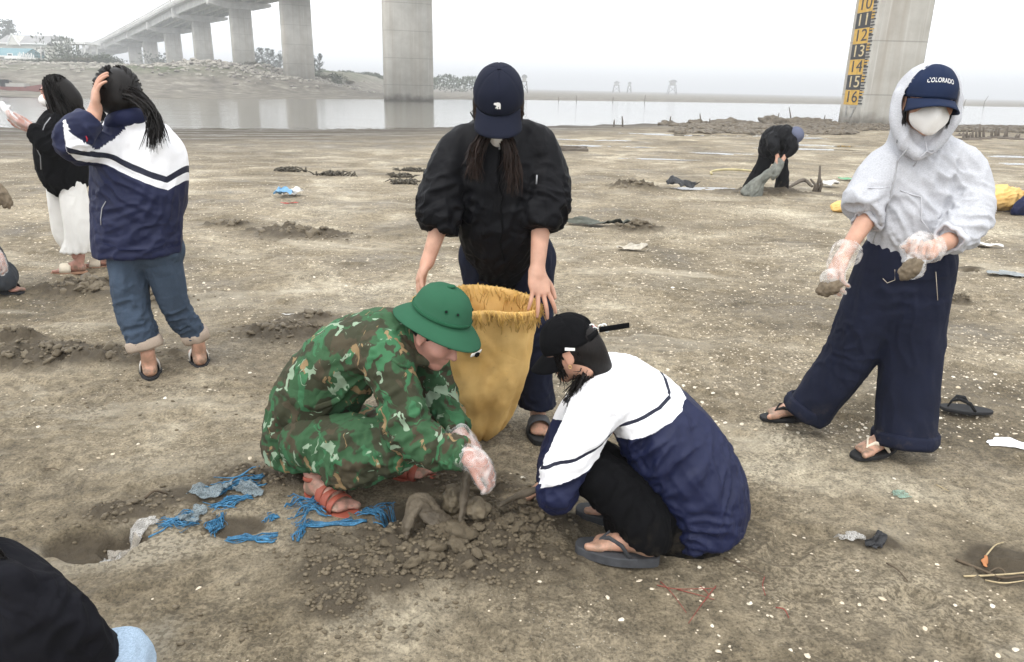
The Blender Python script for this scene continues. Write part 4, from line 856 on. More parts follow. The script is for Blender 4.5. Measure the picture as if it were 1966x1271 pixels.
# ================================================================== girl in the black jacket holding the sack open
def girl_black():
    pl = P(1033, 815, 3.12); r = person('girl in black jacket and navy bear cap holding the yellow sack open', (P(975, 800, 3.12)[0], 3.12))
    X = np.array([1., 0, 0]); J = lambda u, v, y: P(u, v, y)
    # body: head, arms with hands, feet, and the trunk that carries them
    A = frame((.02, -.80, -.60), (0, 0, 1)); hc = J(957, 196, 2.93)
    head = skin(head_prims(hc, A, .98, [J(957, 245, 3.0), J(958, 275, 3.05)]), .005, 1)
    la = hand_prims(J(822, 500, 2.90), J(800, 548, 2.86)-J(822, 500, 2.90), (1, .25, -.15), -1, (.45, .65, .4), .12, .98, (.55, .2), [J(848, 408, 2.95), J(838, 450, 2.93)])
    ra = hand_prims(J(1030, 520, 2.87), J(1040, 575, 2.82)-J(1030, 520, 2.87), (-.35, .9, .1), 1, (.12, .25, .2), .34, 1.02, (.75, .2), [J(1040, 415, 2.96), J(1036, 465, 2.92)])
    fa = np.array([J(1033, 805, 3.12)[0], 3.15, .092]); fb = np.array([J(922, 805, 3.16)[0], 3.2, .092]); f1, L1_ = foot_prims(fa, (.05, -1)); f2, L2_ = foot_prims(fb, (-.1, -1))
    trunk = [Tube([J(957, 270, 3.05), J(965, 350, 3.06), J(968, 450, 3.12), J(970, 510, 3.17)], [[.11, .08], [.13, .1], [.12, .09], [.14, .1]], X)]
    for u0, u1, u2, f_ in ((1015, 1028, 1031, fa), (930, 926, 922, fb)): trunk.append(Tube([J(u0, 520, 3.18), J(u1, 655, 3.16), f_+np.array([0, .02, .05])], [.075, .055, .035]))
    body = join(head, skin(la, .0032, 1), skin(ra, .0032, 1), skin(f1, .005, 1), skin(f2, .005, 1), skin(trunk, .014, 1)); put('body', body, SKIN, r)
    sandal(fa, (.05, -1), RUBB, RUBG, r, 'slide', 1.0, .27, .104, .026); sandal(fb, (-.1, -1), RUBB, RUBG, r, 'slide', 1.0, .27, .104, .026)
    # trousers
    hem = .10; tr = [Tube([J(935, 490, 3.17), J(1010, 490, 3.17)], [.125, .125], None, .05)]
    for u0, u1, u2, f_ in ((1018, 1027, 1028, fa), (932, 927, 922, fb)): tr.append(Tube([J(u0, 505, 3.18), J(u0*.6+u1*.4, 580, 3.17), J(u1, 660, 3.15), J(u2, 740, 3.15), f_+np.array([0, .015, -.02])], [.105, .092, .082, .080, .088], None, .03))
    V, Q = skin(tr, .008, 2, [((0, 0, hem), (0, 0, -1))]); V = folds(V, Q, [(.006, .06, (0, 0, 1), None, 0), (.008, .05, (1, 0, .2), J(1027, 650, 3.1), .12), (.009, .04, (1, .3, .3), J(1027, 775, 3.1), .09)], 3); put('trousers', (V, Q), NAVYD, r)
    # jacket
    e1, e2 = J(848, 446, 2.935), J(1036, 440, 2.945)
    jk = [Tube([J(957, 252, 3.05), J(960, 300, 3.04), J(964, 370, 3.05), J(965, 440, 3.09), J(962, 495, 3.14)], [[.11, .085], [.185, .13], [.19, .155], [.185, .165], [.135, .135]], X, .05),
          Tube([J(930, 262, 3.04), J(885, 285, 3.03), J(856, 345, 2.99), J(843, 400, 2.95), J(849, 445, 2.93)], [.065, .080, .084, .088, .068], None, .022, [(e1, J(822, 500, 2.9)-J(848, 408, 2.95))]),
          Tube([J(985, 262, 3.04), J(1030, 280, 3.03), J(1050, 345, 3.0), J(1047, 398, 2.96), J(1037, 440, 2.94)], [.065, .080, .086, .09, .07], None, .022, [(e2, J(1030, 520, 2.87)-J(1040, 415, 2.96))]),
          Tube([J(916, 262, 3.06), J(957, 268, 3.01), J(1000, 262, 3.06)], [.032, .028, .032], None, .03)]
    V, Q = skin(jk, .0075, 2); V = folds(V, Q, [(.008, .085, (.2, .2, 1), None, 0), (.017, .05, (1, .2, .35), J(845, 400, 2.95), .13), (.017, .05, (1, -.2, -.35), J(1050, 395, 2.95), .13), (.012, .045, (1, 0, .2), J(1030, 345, 3.0), .10), (.012, .045, (1, 0, -.3), J(875, 345, 3.0), .10), (.013, .05, (.3, 0, 1), J(962, 490, 3.05), .14), (.01, .06, (.5, 0, .8), J(965, 400, 2.95), .16)], 5); put('jacket', (V, Q), BLACKN, r)
    zl = []; o = np.array(r.location)
    for v in np.linspace(268, 505, 14): zl.append((959+.012*(v-268), v))
    # zip: lies on the jacket front
    def front(V, p):
        d = np.abs(V[:, 0]-p[0])+np.abs(V[:, 2]-p[2]); k = np.argsort(d)[:12]; return V[k][np.argmin(V[k][:, 1])]
    ring('zip', [front(V, J(u, v, 2.9))+np.array([0, -.003, 0]) for u, v in zl], .004, BLACKC, r); ring('zip_pull', [front(V, J(959, 272, 2.9))+np.array([0, -.006, 0]), front(V, J(958, 284, 2.9))+np.array([0, -.008, 0])], .0035, METAL, r)
    sp = front(V, J(1029, 335, 2.9))+np.array([0, -.004, 0]); ring('sleeve_zip', [sp, sp+np.array([-.001, -.004, -.035])], .003, METAL, r)
    # mask and cap
    L = lambda x, y, z: hc+.98*np.array([x, y, z])@A
    V, Q = skin([Ball(L(0, .058, -.045), np.array([.06, .055, .058]), .02, A), Tube([L(0, .09, -.005), L(0, .118, -.045), L(0, .10, -.10)], [.02, .018, .028], None, .04)], .005, 2); put('face_mask', (V, Q), MASK, r)
    cp, CLf, R_ = cap(r, hc, A, NAVYC, 1.03, (.09, .108, .104), (.078, 1.1, .03), vdrop=.028)
    bear = [[(-1, .35), (-.8, .6), (-.45, .62), (0, .75), (.5, .7), (.8, .45), (.85, -.1), (.8, -.7), (.5, -.7), (.48, -.25), (.2, -.2), (.15, -.7), (-.15, -.7), (-.2, -.05), (-.5, .1), (-.95, .18)], [(-.22, -.05), (-.05, -.2), (-.35, -.62), (-.55, -.55)], [(.5, -.1), (.62, -.15), (.42, -.68), (.25, -.6)]]
    wrap_poly(bear, CLf, R_, .0165, .04, .30, WHITE, cp, 'bear_emblem')
    # long hair over the shoulders
    rng = np.random.RandomState(2); ro, ti, mi = [], [], []
    for k in range(300):
        sd = -1 if k % 2 else 1; a = L(sd*.080+rng.normal(0, .006), rng.uniform(-.02, .05), rng.uniform(-.03, .02)); u, v = ((910+rng.normal(0, 9), rng.uniform(300, 352)) if sd < 0 else (981+rng.normal(0, 10), rng.uniform(320, 378)))
        b = J(u, v, 2.865+rng.normal(0, .008)); c_ = J((906 if sd < 0 else 995)+rng.normal(0, 8), 258, 2.87+rng.normal(0, .01)); ro.append(a); ti.append(b); mi.append(c_)
    for k in range(60):
        sd = -1 if k % 2 else 1; ro.append(L(sd*.085, rng.uniform(-.07, 0), .02)); mi.append(L(sd*.10, -.05, -.06)); ti.append(L(sd*rng.uniform(.075, .1), -.04, -.12))
    put('hair', strands(ro, ti, mi, rng, .0048, 9, .004), HAIRB, r)
    V, Q = skin([Ball(hc+(-.012)*A[1]+.02*A[2], np.array([.083, .098, .095]), .02, A, ), Tube([L(-.075, 0, .0), L(-.078, .0, -.07)], [.024, .02]), Tube([L(.075, 0, .0), L(.078, .0, -.07)], [.024, .02])], .007, 1, [(L(0, .05, 0), A[1])]); put('hair', (V, Q), HAIRB, r)
girl_black()
# ------------------------------------------------------------------ yellow sack
t = NT('yellow_woven_sack'); c = t.coord(); k = t.ramp(t.noise(c, 6, 4), [(.3, (.62, .37, .11)), (.7, (.80, .54, .21))])
wv = t.math('MULTIPLY', t.n('TexWave', i_Vector=c, i_Scale=95., wave_type='BANDS', bands_direction='X').outputs[1], t.n('TexWave', i_Vector=c, i_Scale=95., wave_type='BANDS', bands_direction='Z').outputs[1])
k = t.mix(t.ramp(t.noise(c, 45, 4, .7), [(.64, 0.), (.74, .35)]), k, (.22, .12, .03))
SACK = t.done(k, .62, t.bump(wv, .35, .002, t.bump(crease(t, c, 6.), .7, .03)), .35)
def sack():
    r = thing('sack', 'tall open yellow woven sack with frayed rim held over the mud', 'sack', (G(935, 845)[0], 2.93, gz(G(935, 845)[0], 2.93))); o = np.array(r.location); n = 80; m = 36; V = []
    b0 = G(926, 836)+np.array([0, -.02, 0]); c1 = P(912, 578, 2.86)
    ga, gf = np.meshgrid(2*np.pi*np.arange(n)/n, np.linspace(0, 1, m)); qq = np.stack([np.cos(ga), np.sin(ga), gf], -1).reshape(-1, 3)
    CR = (.030*noise(qq*np.array([1.9, 1.9, 1.3])+7)+.022*np.abs(noise(qq*np.array([2.0, 2.0, 4.5])+3))-.012*np.abs(noise(qq*np.array([4, 4, 7])+9))).reshape(m, n); CR = CR-.045*np.exp(-((ga-4.3)/.5)**2-((gf-.62)/.16)**2)+.02*np.exp(-((ga-4.9)/.4)**2-((gf-.35)/.15)**2)-.03*np.exp(-((ga-5.3)/.35)**2-((gf-.75)/.2)**2)
    for j in range(m):
        f_ = j/(m-1); c_ = b0*(1-f_)+c1*f_+np.array([.02*math.sin(f_*3), 0, 0]); wx = (.068+.190*f_**.75+.010*math.sin(f_*5))*min(1, .55+f_*5); wy = (.06+.065*f_)*min(1, .5+f_*6)
        for i in range(n):
            a = 2*math.pi*i/n; q = np.array([math.cos(a), math.sin(a), f_*2.2]); cr = CR[j, i]
            zup = .02*math.sin(a)*f_**3; V.append(c_+np.array([math.cos(a)*(wx+cr), math.sin(a)*(wy+cr), zup-.012*f_*math.cos(2*a)])-o)
    Q = [(j*n+i, j*n+(i+1) % n, (j+1)*n+(i+1) % n, (j+1)*n+i) for j in range(m-1) for i in range(n)]
    me = mesh_of('bag', V, Q+[tuple(range(n))[::-1]], True, [SACK]); ob = obj('bag', me, r); sm = ob.modifiers.new('thickness', 'SOLIDIFY'); sm.thickness = .003
    # frayed rim
    rim = np.array(V[-n:]); below = np.array(V[-2*n:-n]); rng = np.random.RandomState(4); mb = MB()
    for k in range(760):
        i = rng.randint(n); p = rim[i]+rng.normal(0, .003, 3); d = nrm(below[i]-rim[i])*np.array([1, 1, 1]); out = nrm(np.array([math.cos(2*math.pi*i/n), math.sin(2*math.pi*i/n)*.6, 0])); l = rng.uniform(.02, .085); s_ = 1 if rng.rand() < .78 else -1
        q1 = p+out*s_*.008+d*l*.5+rng.normal(0, .006, 3); q2 = p+out*s_*.009+d*l+rng.normal(0, .012, 3); mb.tube([p, q1, q2], [(.0014, .0006)]*3, 4)
    tag(mb.build('fringe', simple('frayed_yellow_fibre', (.58, .36, .10), .6, .3, 40), r), kind='stuff')
sack()
# ================================================================== girl in the grey hoodie
def girl_hoodie():
    J = P; X = np.array([1., 0, 0]); r = person('girl in grey zip hoodie with hood over navy cap, carrying mud in plastic gloves', (P(1690, 800, 3.0)[0], 3.0))
    A = frame((-.17, -.96, -.03), (.06, 0, 1)); hc = J(1781, 197, 2.94); L = lambda x, y, z: hc+.99*np.array([x, y, z])@A
    head = skin(head_prims(hc, A, .99, [J(1772, 262, 3.0), J(1766, 300, 3.03)]), .0045, 1)
    w1, w2 = J(1618, 492, 2.86), J(1790, 474, 2.70)
    la = hand_prims(w1, J(1596, 545, 2.80)-w1, (.3, -.2, -.9), -1, (.5, .7, .5), .1, .95, (.4, .5), [J(1668, 415, 2.96), J(1645, 450, 2.92)])
    ra = hand_prims(w2, J(1752, 505, 2.62)-w2, (-.6, -.5, .5), 1, (.7, .8, .5), .1, .95, (.5, .5), [J(1852, 440, 2.92), J(1822, 462, 2.80)])
    fa = G(1532, 800); fa = np.array([fa[0], fa[1]-.02, .088]); fb = np.array([G(1705, 872)[0], G(1705, 872)[1]+.03, .088]); ta, tb_ = (-1, -.12), (-.9, -.42)
    f1, _ = foot_prims(fa, ta); f2, _ = foot_prims(fb, tb_)
    trunk = [Tube([J(1766, 290, 3.04), J(1752, 380, 3.04), J(1743, 480, 3.04)], [[.12, .08], [.13, .1], [.13, .1]], X), Tube([J(1715, 510, 3.04), J(1640, 660, 3.08), fa+np.array([.02, 0, .05])], [.08, .055, .035]), Tube([J(1775, 510, 3.04), J(1748, 690, 3.0), fb+np.array([0, .02, .05])], [.08, .055, .035])]
    put('body', join(head, skin(la, .0035, 1), skin(ra, .0035, 1), skin(f1, .0045, 1), skin(f2, .0045, 1), skin(trunk, .014, 1)), SKIN, r)
    sandal(fa, ta, RUBB, RUBB, r, 'thong', 1., .265, .096, .018); sandal(fb, tb_, RUBB, CREAM, r, 'thong', 1., .265, .096, .018)
    # wide dark jeans
    ha, hb = J(1545, 793, 3.15), J(1735, 850, 2.94); da = nrm(ha-J(1640, 655, 3.08)); db = nrm(hb-J(1748, 690, 3.0))
    tr = [Tube([J(1712, 488, 3.04), J(1775, 492, 3.04)], [.115, .115], None, .05), Tube([J(1705, 515, 3.05), J(1668, 600, 3.07), J(1632, 680, 3.09), J(1585, 745, 3.12), ha+da*.04], [.125, .118, .108, .102, .098], None, .03, [(ha, da)]), Tube([J(1768, 515, 3.03), J(1758, 600, 3.02), J(1748, 700, 3.0), J(1741, 780, 2.97), hb+db*.04], [.13, .128, .122, .122, .122], None, .03, [(hb, db)])]
    V, Q = skin(tr, .0085, 2); V = folds(V, Q, [(.007, .075, (-.25, 0, 1), None, 0), (.008, .05, (1, .3, -.3), J(1640, 660, 3.05), .14), (.006, .05, (1, 0, .2), J(1750, 560, 2.95), .15)], 13); put('jeans', (V, Q), NAVYD, r)
    cuff(r, ha-da*.028, da, .098, .098, X, .058, NAVYD, 'turn_up'); cuff(r, hb-db*.028, db, .122, .122, X, .058, NAVYD, 'turn_up')
    def front(V, p, rad=.02):
        d = (V[:, 0]-p[0])**2+(V[:, 2]-p[2])**2; k = np.argsort(d)[:14]; return V[k][np.argmin(V[k][:, 1])]
    for pts in ([(1697, 538), (1704, 545), (1716, 540), (1718, 515)], [(1794, 515), (1792, 570)]): ring('stitching', [front(V, J(u, v, 2.92))+np.array([0, -.003, 0]) for u, v in pts], .0012, CREAM, r)
    # hoodie
    e1, e2 = J(1664, 424, 2.955), J(1824, 458, 2.80); d1 = nrm(w1-J(1668, 415, 2.96)); d2 = nrm(w2-J(1852, 440, 2.92))
    jk = [Tube([J(1770, 268, 3.04), J(1768, 315, 3.03), J(1760, 380, 3.03), J(1748, 440, 3.03), J(1742, 492, 3.03)], [[.085, .08], [.165, .112], [.178, .135], [.165, .135], [.142, .12]], X, .03, [(J(1742, 494, 3.03), (0, 0, -1))]),
          Tube([J(1738, 302, 3.03), J(1700, 324, 3.02), J(1670, 366, 2.99), J(1657, 398, 2.96), J(1664, 426, 2.95)], [.075, .085, .082, .08, .06], None, .022, [(e1, d1)]),
          Tube([J(1805, 300, 3.03), J(1842, 326, 3.02), J(1858, 374, 2.98), J(1853, 425, 2.90), J(1826, 457, 2.81)], [.075, .092, .092, .088, .062], None, .022, [(e2, d2)])]
    hs = [Ball(hc-.030*A[1]+.018*A[2], np.array([.112, .118, .128]), .03, A), Tube([L(-.104, -.01, .02), L(-.098, .01, -.07), L(-.05, .03, -.155), L(-.01, .045, -.19)], [.020, .026, .028, .018], None, .015), Tube([L(.104, -.01, .02), L(.098, .01, -.07), L(.05, .03, -.155), L(.01, .045, -.19)], [.020, .026, .028, .018], None, .03), Tube([L(0, -.06, -.05), L(0, -.06, -.14)], [.088, .088], None, .02)]
    op = [Ball(hc+.050*A[1]+.008*A[2], np.array([.097, .155, .116]), .0, A, sub=True), Tube([L(0, .10, -.04), L(0, .13, -.165)], [.075, .016], None, 0, sub=True)]
    V, Q = skin(jk+hs+op, .0068, 2)
    V = folds(V, Q, [(.006, .09, (.2, .2, 1), None, 0), (.017, .05, (1, .2, -.25), J(1860, 425, 2.86), .12), (.014, .05, (.5, .2, -.8), J(1820, 350, 2.92), .11), (.012, .05, (1, .2, .35), J(1660, 395, 2.95), .09), (.009, .05, (.6, 0, -.8), J(1745, 430, 2.9), .15), (.008, .05, (1, 0, .1), J(1742, 470, 2.95), .1), (.008, .06, (.2, .1, 1), J(1810, 240, 2.95), .09)], 17); put('hoodie', (V, Q), HOODG, r)
    cuff(r, e2-d2*.005, d2, .05, .05, X, .055, RIB, 'sleeve_cuff', .009); cuff(r, e1-d1*.005, d1, .05, .05, X, .035, RIB, 'sleeve_cuff', .007)
    ring('zip', [front(V, J(u, v, 2.88))+np.array([0, -.002, 0]) for u, v in [(1746, 285), (1738, 310), (1733, 340), (1725, 370), (1716, 410), (1707, 450), (1702, 480)]], .0035, METAL, r)
    ring('pocket_seam', [front(V, J(u, v, 2.88))+np.array([0, -.0015, 0]) for u, v in [(1737, 368), (1755, 374), (1770, 380), (1771, 400), (1770, 425), (1780, 450)]], .0022, RIB, r); ring('pocket_seam', [front(V, J(u, v, 2.88))+np.array([0, -.0015, 0]) for u, v in [(1716, 364), (1695, 362), (1672, 362)]], .002, RIB, r)
    kn = front(V, J(1780, 287, 2.88))+np.array([0, -.006, 0]); ring('drawstring', [front(V, J(1784, 262, 2.88))+np.array([0, -.004, 0]), kn, front(V, J(1770, 300, 2.88))+np.array([0, -.006, 0]), front(V, J(1763, 318, 2.88))+np.array([0, -.008, 0])], .003, RIB, r); ring('drawstring', [kn, kn+np.array([.015, -.005, .006]), kn+np.array([.03, -.004, -.002]), kn+np.array([.014, -.006, -.008]), kn], .0028, RIB, r)
    # face: eyes, mask
    for sx in (-1, 1):
        V, Q = skin([Ball(L(sx*.030, .077, .006), np.array([.014, .008, .006]), .005, A)], .002, 1); put('eye', (V, Q), simple('eye_white', (.5, .47, .45), .3), r)
        V, Q = skin([Ball(L(sx*.030, .0835, .006), np.array([.0062, .004, .0058]), .005, A)], .0015, 1); put('iris', (V, Q), simple('dark_iris', (.008, .005, .004), .2), r)
        ring('eyelash', [L(sx*.014, .085, .006), L(sx*.028, .0875, .0135), L(sx*.046, .078, .009)], .0018, HAIR, r)
    V, Q = skin([Ball(L(0, .054, -.048), np.array([.068, .058, .057]), .02, A), Tube([L(0, .098, -.006), L(0, .122, -.04), L(0, .098, -.092)], [.018, .013, .018], None, .045)], .004, 2, [(L(0, 0, .0), A[2])]); put('face_mask', (V, Q), MASK, r)
    ring('mask_seam', [L(0, .122, -.004), L(0, .134, -.028), L(0, .137, -.045), L(0, .128, -.075), L(0, .112, -.100)], .0016, WHITE, r)
    cp, CL_, R_ = cap(r, hc, A, NAVYB, .985, (.092, .112, .108), (.062, 1.2, .034), vdrop=.014); wrap_word('COLORADO', CL_, R_, .0205, .50, WHITE, cp, 'lettering', .16, 1.25, az0=.02)
    rng = np.random.RandomState(3); ro, mi, ti = [], [], []
    for k in range(70):
        sd = -1 if k % 2 else 1; ro.append(L(sd*.078, .02, .02)); mi.append(L(sd*.083, .03+rng.normal(0, .006), -.06)); ti.append(L(sd*(.075+rng.normal(0, .006)), .035, -.13+rng.normal(0, .02)))
    put('hair', strands(ro, ti, mi, rng, .004, 6, .003), HAIR, r)
    # gloves full of mud
    m1 = J(1590, 542, 2.78); m2 = J(1752, 512, 2.60)
    glove(r, la[:-1], .004, [Tube([w1-d1*.02, J(1628, 488, 2.87), J(1612, 500, 2.85)], [.052, .05, .04], None, .03), Ball(m1+np.array([.0, 0, .02]), .034, .03)], 1); glove(r, ra[:-1], .005, [Tube([J(1768, 468, 2.66), J(1786, 476, 2.69), w2], [.045, .05, .04], None, .03), Ball(m2+np.array([.005, 0, 0]), (.04, .035, .046), .03)], 2)
    for c_, s_ in ((m1+np.array([0, -.015, -.018]), (.036, .028, .026)), (m2+np.array([-.02, -.022, -.005]), (.026, .02, .036))):
        q = thing('mud_handful', 'lump of sandy mud held in the hooded girl\'s %s glove' % ('lowered' if c_[0] < 1.4 else 'raised'), 'mud', tuple(c_)); V, Q = skin([Ball(c_, s_, .02), Ball(c_+np.array([.015, -.01, .015]), np.array(s_)*.7, .02), Ball(c_+np.array([-.02, .0, -.015]), np.array(s_)*.6, .02)], .006, 1); V = V+normals(V, Q)*(.012*np.abs(noise(V*45))+.006*noise(V*110))[:, None]; put('lump', (V, Q), MUDDY, q)
girl_hoodie()
# ================================================================== squatting soldier
def soldier():
    J = P; r = person('squatting soldier in camouflage uniform, green pith helmet and red brown sandals', (-.55, 2.45)); o = np.array(r.location); FW = nrm((.79, -.61, 0)); SD = nrm((.61, .79, 0))
    A = frame((.74, -.42, -.50), (.15, .05, 1)); hc = J(836, 640, 2.46); L = lambda x, y, z: hc+.98*np.array([x, y, z])@A
    head = skin(head_prims(hc, A, .98, [J(800, 650, 2.50), J(775, 670, 2.52)]), .0042, 1)
    wn, wf = J(897, 874, 2.19), J(880, 832, 2.48)
    ln = hand_prims(wn, J(926, 894, 2.19)-wn, (-.3, .3, -.8), -1, (.55, .7, .5), .10, .95, (.5, .4), [J(835, 862, 2.26), J(875, 872, 2.2)]); lf = hand_prims(wf, J(915, 862, 2.44)-wf, (-.2, -.3, -.9), 1, (.45, .6, .4), .10, .95, (.5, .4), [J(858, 790, 2.58), J(872, 818, 2.52)])
    fa = G(607, 965); fa = np.array([fa[0]+.005, fa[1]+.015, .095]); fb = G(760, 915); fb = np.array([fb[0]-.03, fb[1]+.03, .092]); ta = (.78, -.62); tb_ = (.93, -.36)
    f1, _ = foot_prims(fa, ta, 1.06); f2, _ = foot_prims(fb, tb_, 1.06)
    hipn, hipf, kn, kf = J(600, 842, 2.50), J(585, 815, 2.78), J(752, 858, 2.36), J(800, 842, 2.75)
    leg = [Tube([hipn, kn], [.075, .06]), Tube([kn, fa+np.array([-.01, .0, .05])], [.055, .036]), Tube([hipf, kf], [.075, .06]), Tube([kf, fb+np.array([-.02, 0, .05])], [.055, .036]), Tube([J(590, 830, 2.64), J(620, 730, 2.6), J(720, 660, 2.55)], [.12, .12, .12])]
    put('body', join(head, skin(ln, .0034, 1), skin(lf, .0034, 1), skin(f1, .0045, 1), skin(f2, .0045, 1), skin(leg, .013, 1)), SKINP, r)
    for f_, t_ in ((fa, ta), (fb, tb_)): sandal(f_, t_, ORNG, ORNG, r, 'buckle', 1.06, .27, .10, .020)
    # trousers, thigh folded onto calf
    tr = [Tube([hipn, J(585, 830, 2.64), hipf], [.105, .12, .12], None, .06), Tube([hipn+np.array([0, 0, -.01]), (hipn+kn)/2+np.array([0, -.01, .0]), kn], [.11, .108, .082], None, .04), Tube([kn+np.array([0, 0, -.02]), J(695, 890, 2.36), J(640, 902, 2.38), J(612, 915, 2.39)], [.075, .078, .066, .06], None, .04, [(J(634, 906, 2.38), nrm((-.75, .3, -.55)))]), Tube([hipf, (hipf+kf)/2, kf], [.12, .11, .09], None, .04), Tube([kf, J(770, 890, 2.7), fb+np.array([-.03, .02, .09])], [.08, .09, .07], None, .04)]
    V, Q = skin(tr, .0078, 2); V = folds(V, Q, [(.010, .06, (.3, .2, 1), None, 0), (.014, .045, (.2, .8, .6), J(740, 880, 2.3), .13), (.014, .04, (.1, .5, 1), J(630, 920, 2.33), .12), (.012, .045, (.9, .3, .4), J(680, 850, 2.36), .14)], 23); put('trousers', (V, Q), CAMO, r)
    # jacket
    X = SD; shn, shf = J(742, 688, 2.39), J(806, 655, 2.66)
    jk = [Tube([J(782, 640, 2.51), J(735, 655, 2.53), J(670, 690, 2.57), J(615, 755, 2.61), J(588, 825, 2.64), J(582, 862, 2.65)], [[.085, .075], [.168, .12], [.182, .145], [.178, .152], [.172, .152], [.16, .148]], X, .05),
          Tube([J(720, 668, 2.46), shn, J(768, 760, 2.33), J(786, 828, 2.28), J(838, 862, 2.24), J(896, 874, 2.195)], [.088, .086, .074, .078, .064, .052], None, .022, [(J(893, 873, 2.20), wn-J(840, 862, 2.24))]),
          Tube([J(770, 645, 2.58), shf, J(838, 735, 2.63), J(856, 785, 2.59), J(884, 832, 2.49)], [.082, .082, .068, .066, .05], None, .022, [(J(882, 830, 2.495), wf-J(856, 785, 2.59))]),
          Tube([J(768, 612, 2.58), J(762, 640, 2.47), J(800, 688, 2.42), J(826, 690, 2.44)], [.026, .026, .022, .018], None, .02)]
    V, Q = skin(jk, .0078, 2, [(J(575, 886, 2.6), (-.18, 0, -1))]); V = folds(V, Q, [(.009, .08, (.6, .2, -.9), None, 0), (.016, .05, (.8, .2, .5), J(785, 830, 2.24), .14), (.014, .05, (.6, -.3, .5), J(690, 760, 2.4), .17), (.012, .05, (.5, .2, 1), J(560, 830, 2.5), .15), (.012, .045, (.3, .6, .8), J(855, 865, 2.2), .1), (.014, .045, (.8, .3, -.4), J(850, 770, 2.52), .11), (.012, .05, (.2, .5, -1), J(735, 680, 2.35), .1)], 29); put('jacket', (V, Q), CAMO, r)
    # flaps and seams of the uniform, lying on the cloth
    VT = V
    def on(u, v, out=.004):
        d0 = nrm(ray(u, v)); w_ = VT-CAM; tt = w_@d0; dd = np.linalg.norm(w_-np.outer(tt, d0), axis=1); k = np.argsort(dd)[:10]; k = k[np.argmin(tt[k])]; return CAM+d0*(tt[k]-out)
    for pts, w_ in ([[(652, 765), (640, 772), (622, 778), (604, 785)], .012], [[(752, 690), (770, 702), (790, 706)], .006]):
        mb = MB(); mb.tube([on(u, v)-o for u, v in pts], [(w_, .003)]*len(pts), 6, side=(0, 0, 1)); mb.build('pocket_flap', CAMO, r)
    # helmet
    hr = obj('pith_helmet', None, r); HA = frame((.82, -.42, -.32), (.12, .02, 1)); h0 = P(845, 610, 2.465); HL = lambda p: h0+.90*np.asarray(p)@HA-o
    prof = [(.001, .135), (.03, .1335), (.058, .125), (.080, .109), (.096, .086), (.105, .060), (.109, .040), (.1115, .034), (.1125, .020), (.110, .012), (.118, .006), (.132, -.004), (.147, -.017), (.158, -.030), (.161, -.035), (.1595, -.038), (.155, -.034), (.14, -.019), (.12, -.003), (.108, .004), (.100, .03)]
    mb = MB(); n = 72; V = []
    for rr, z in prof:
        for k in range(n):
            a = 2*math.pi*k/n; ca, sa = math.sin(a), math.cos(a); ex = max(0, (rr-.11)/.05); ey = 1.10+.10*ex*(1.0 if sa > 0 else .85)*abs(sa); V.append(HL((ca*rr*.95, sa*rr*ey, z-.012*ex*abs(sa)**1.5+.006*ex*abs(ca))))
    m_ = len(prof); mb.add(V, [(j*n+i, (j+1)*n+i, (j+1)*n+(i+1) % n, j*n+(i+1) % n) for j in range(m_-1) for i in range(n)]+[tuple(range(n))]); mb.build('shell', HELM, hr)
    for a, z, rr in ((-1.05, .072, .1018), (-.62, .072, .1018), (1.05, .072, .1018), (.62, .072, .1018)):
        p = HL((math.sin(a)*rr*.95*1.0, math.cos(a)*rr*1.10, z)); nn = nrm(p-HL((0, 0, .02))); mb = MB(); mb.ico(p, .0048, 1); mb.build('vent', DARK, hr); t1 = nrm(np.cross(nn, [0, 0, 1])); t2 = np.cross(nn, t1); mb = MB(); mb.tube([p+nn*.001+t1*.0062*math.cos(q)+t2*.0062*math.sin(q) for q in np.linspace(0, 6.283, 15)], .0014, 5); mb.build('eyelet', HELMD, hr)
    mb = MB(); mb.ico(HL((0, 0, .137)), np.array([.016, .016, .007]), 2); mb.build('top_button', HELMD, hr)
    mb = MB(); mb.tube([HL((math.sin(a)*.1135*.95, math.cos(a)*.1135*1.10, .027)) for a in np.linspace(0, 6.283, 60)], [(.0075, .0018)]*60, 6, side=HA[2]); mb.build('band', HELMD, hr)
    mb = MB(); mb.tube([HL((.05*math.sin(a), .193+.0*a, -.046-.012*math.cos(a))) for a in np.linspace(-.9, .9, 7)], [(.008, .002)]*7, 6, side=HA[2]); mb.build('chin_strap', LEATH, hr); mb = MB(); mb.box(HL((.0, .197, -.058)), (.02, .012, .012), HA.T); mb.build('buckle', BLACKC, hr)
    V, Q = skin([Ball(hc-.014*A[1]+.022*A[2], np.array([.078, .096, .09]), .01, A)], .006, 1, [(L(0, .035, 0), A[1]), (L(0, 0, -.03), -A[2])]); put('hair', (V, Q), HAIR, r)
    for sx in (-1, 1): ring('eyebrow', [L(sx*.018, .0975, .036), L(sx*.035, .094, .042), L(sx*.055, .078, .037)], .003, HAIR, r); ring('eye', [L(sx*.018, .091, .008), L(sx*.032, .090, .010), L(sx*.046, .080, .008)], .0022, HAIR, r)
    PG = GLOVE
    glove(r, ln[:-1], .0032, [Tube([J(893, 876, 2.19), wn, J(918, 882, 2.17)], [.045, .04, .034], None, .02)], 5); glove(r, lf[:-1], .0032, [Tube([J(868, 815, 2.53), wf, J(896, 846, 2.46)], [.045, .04, .034], None, .02)], 6)
soldier()
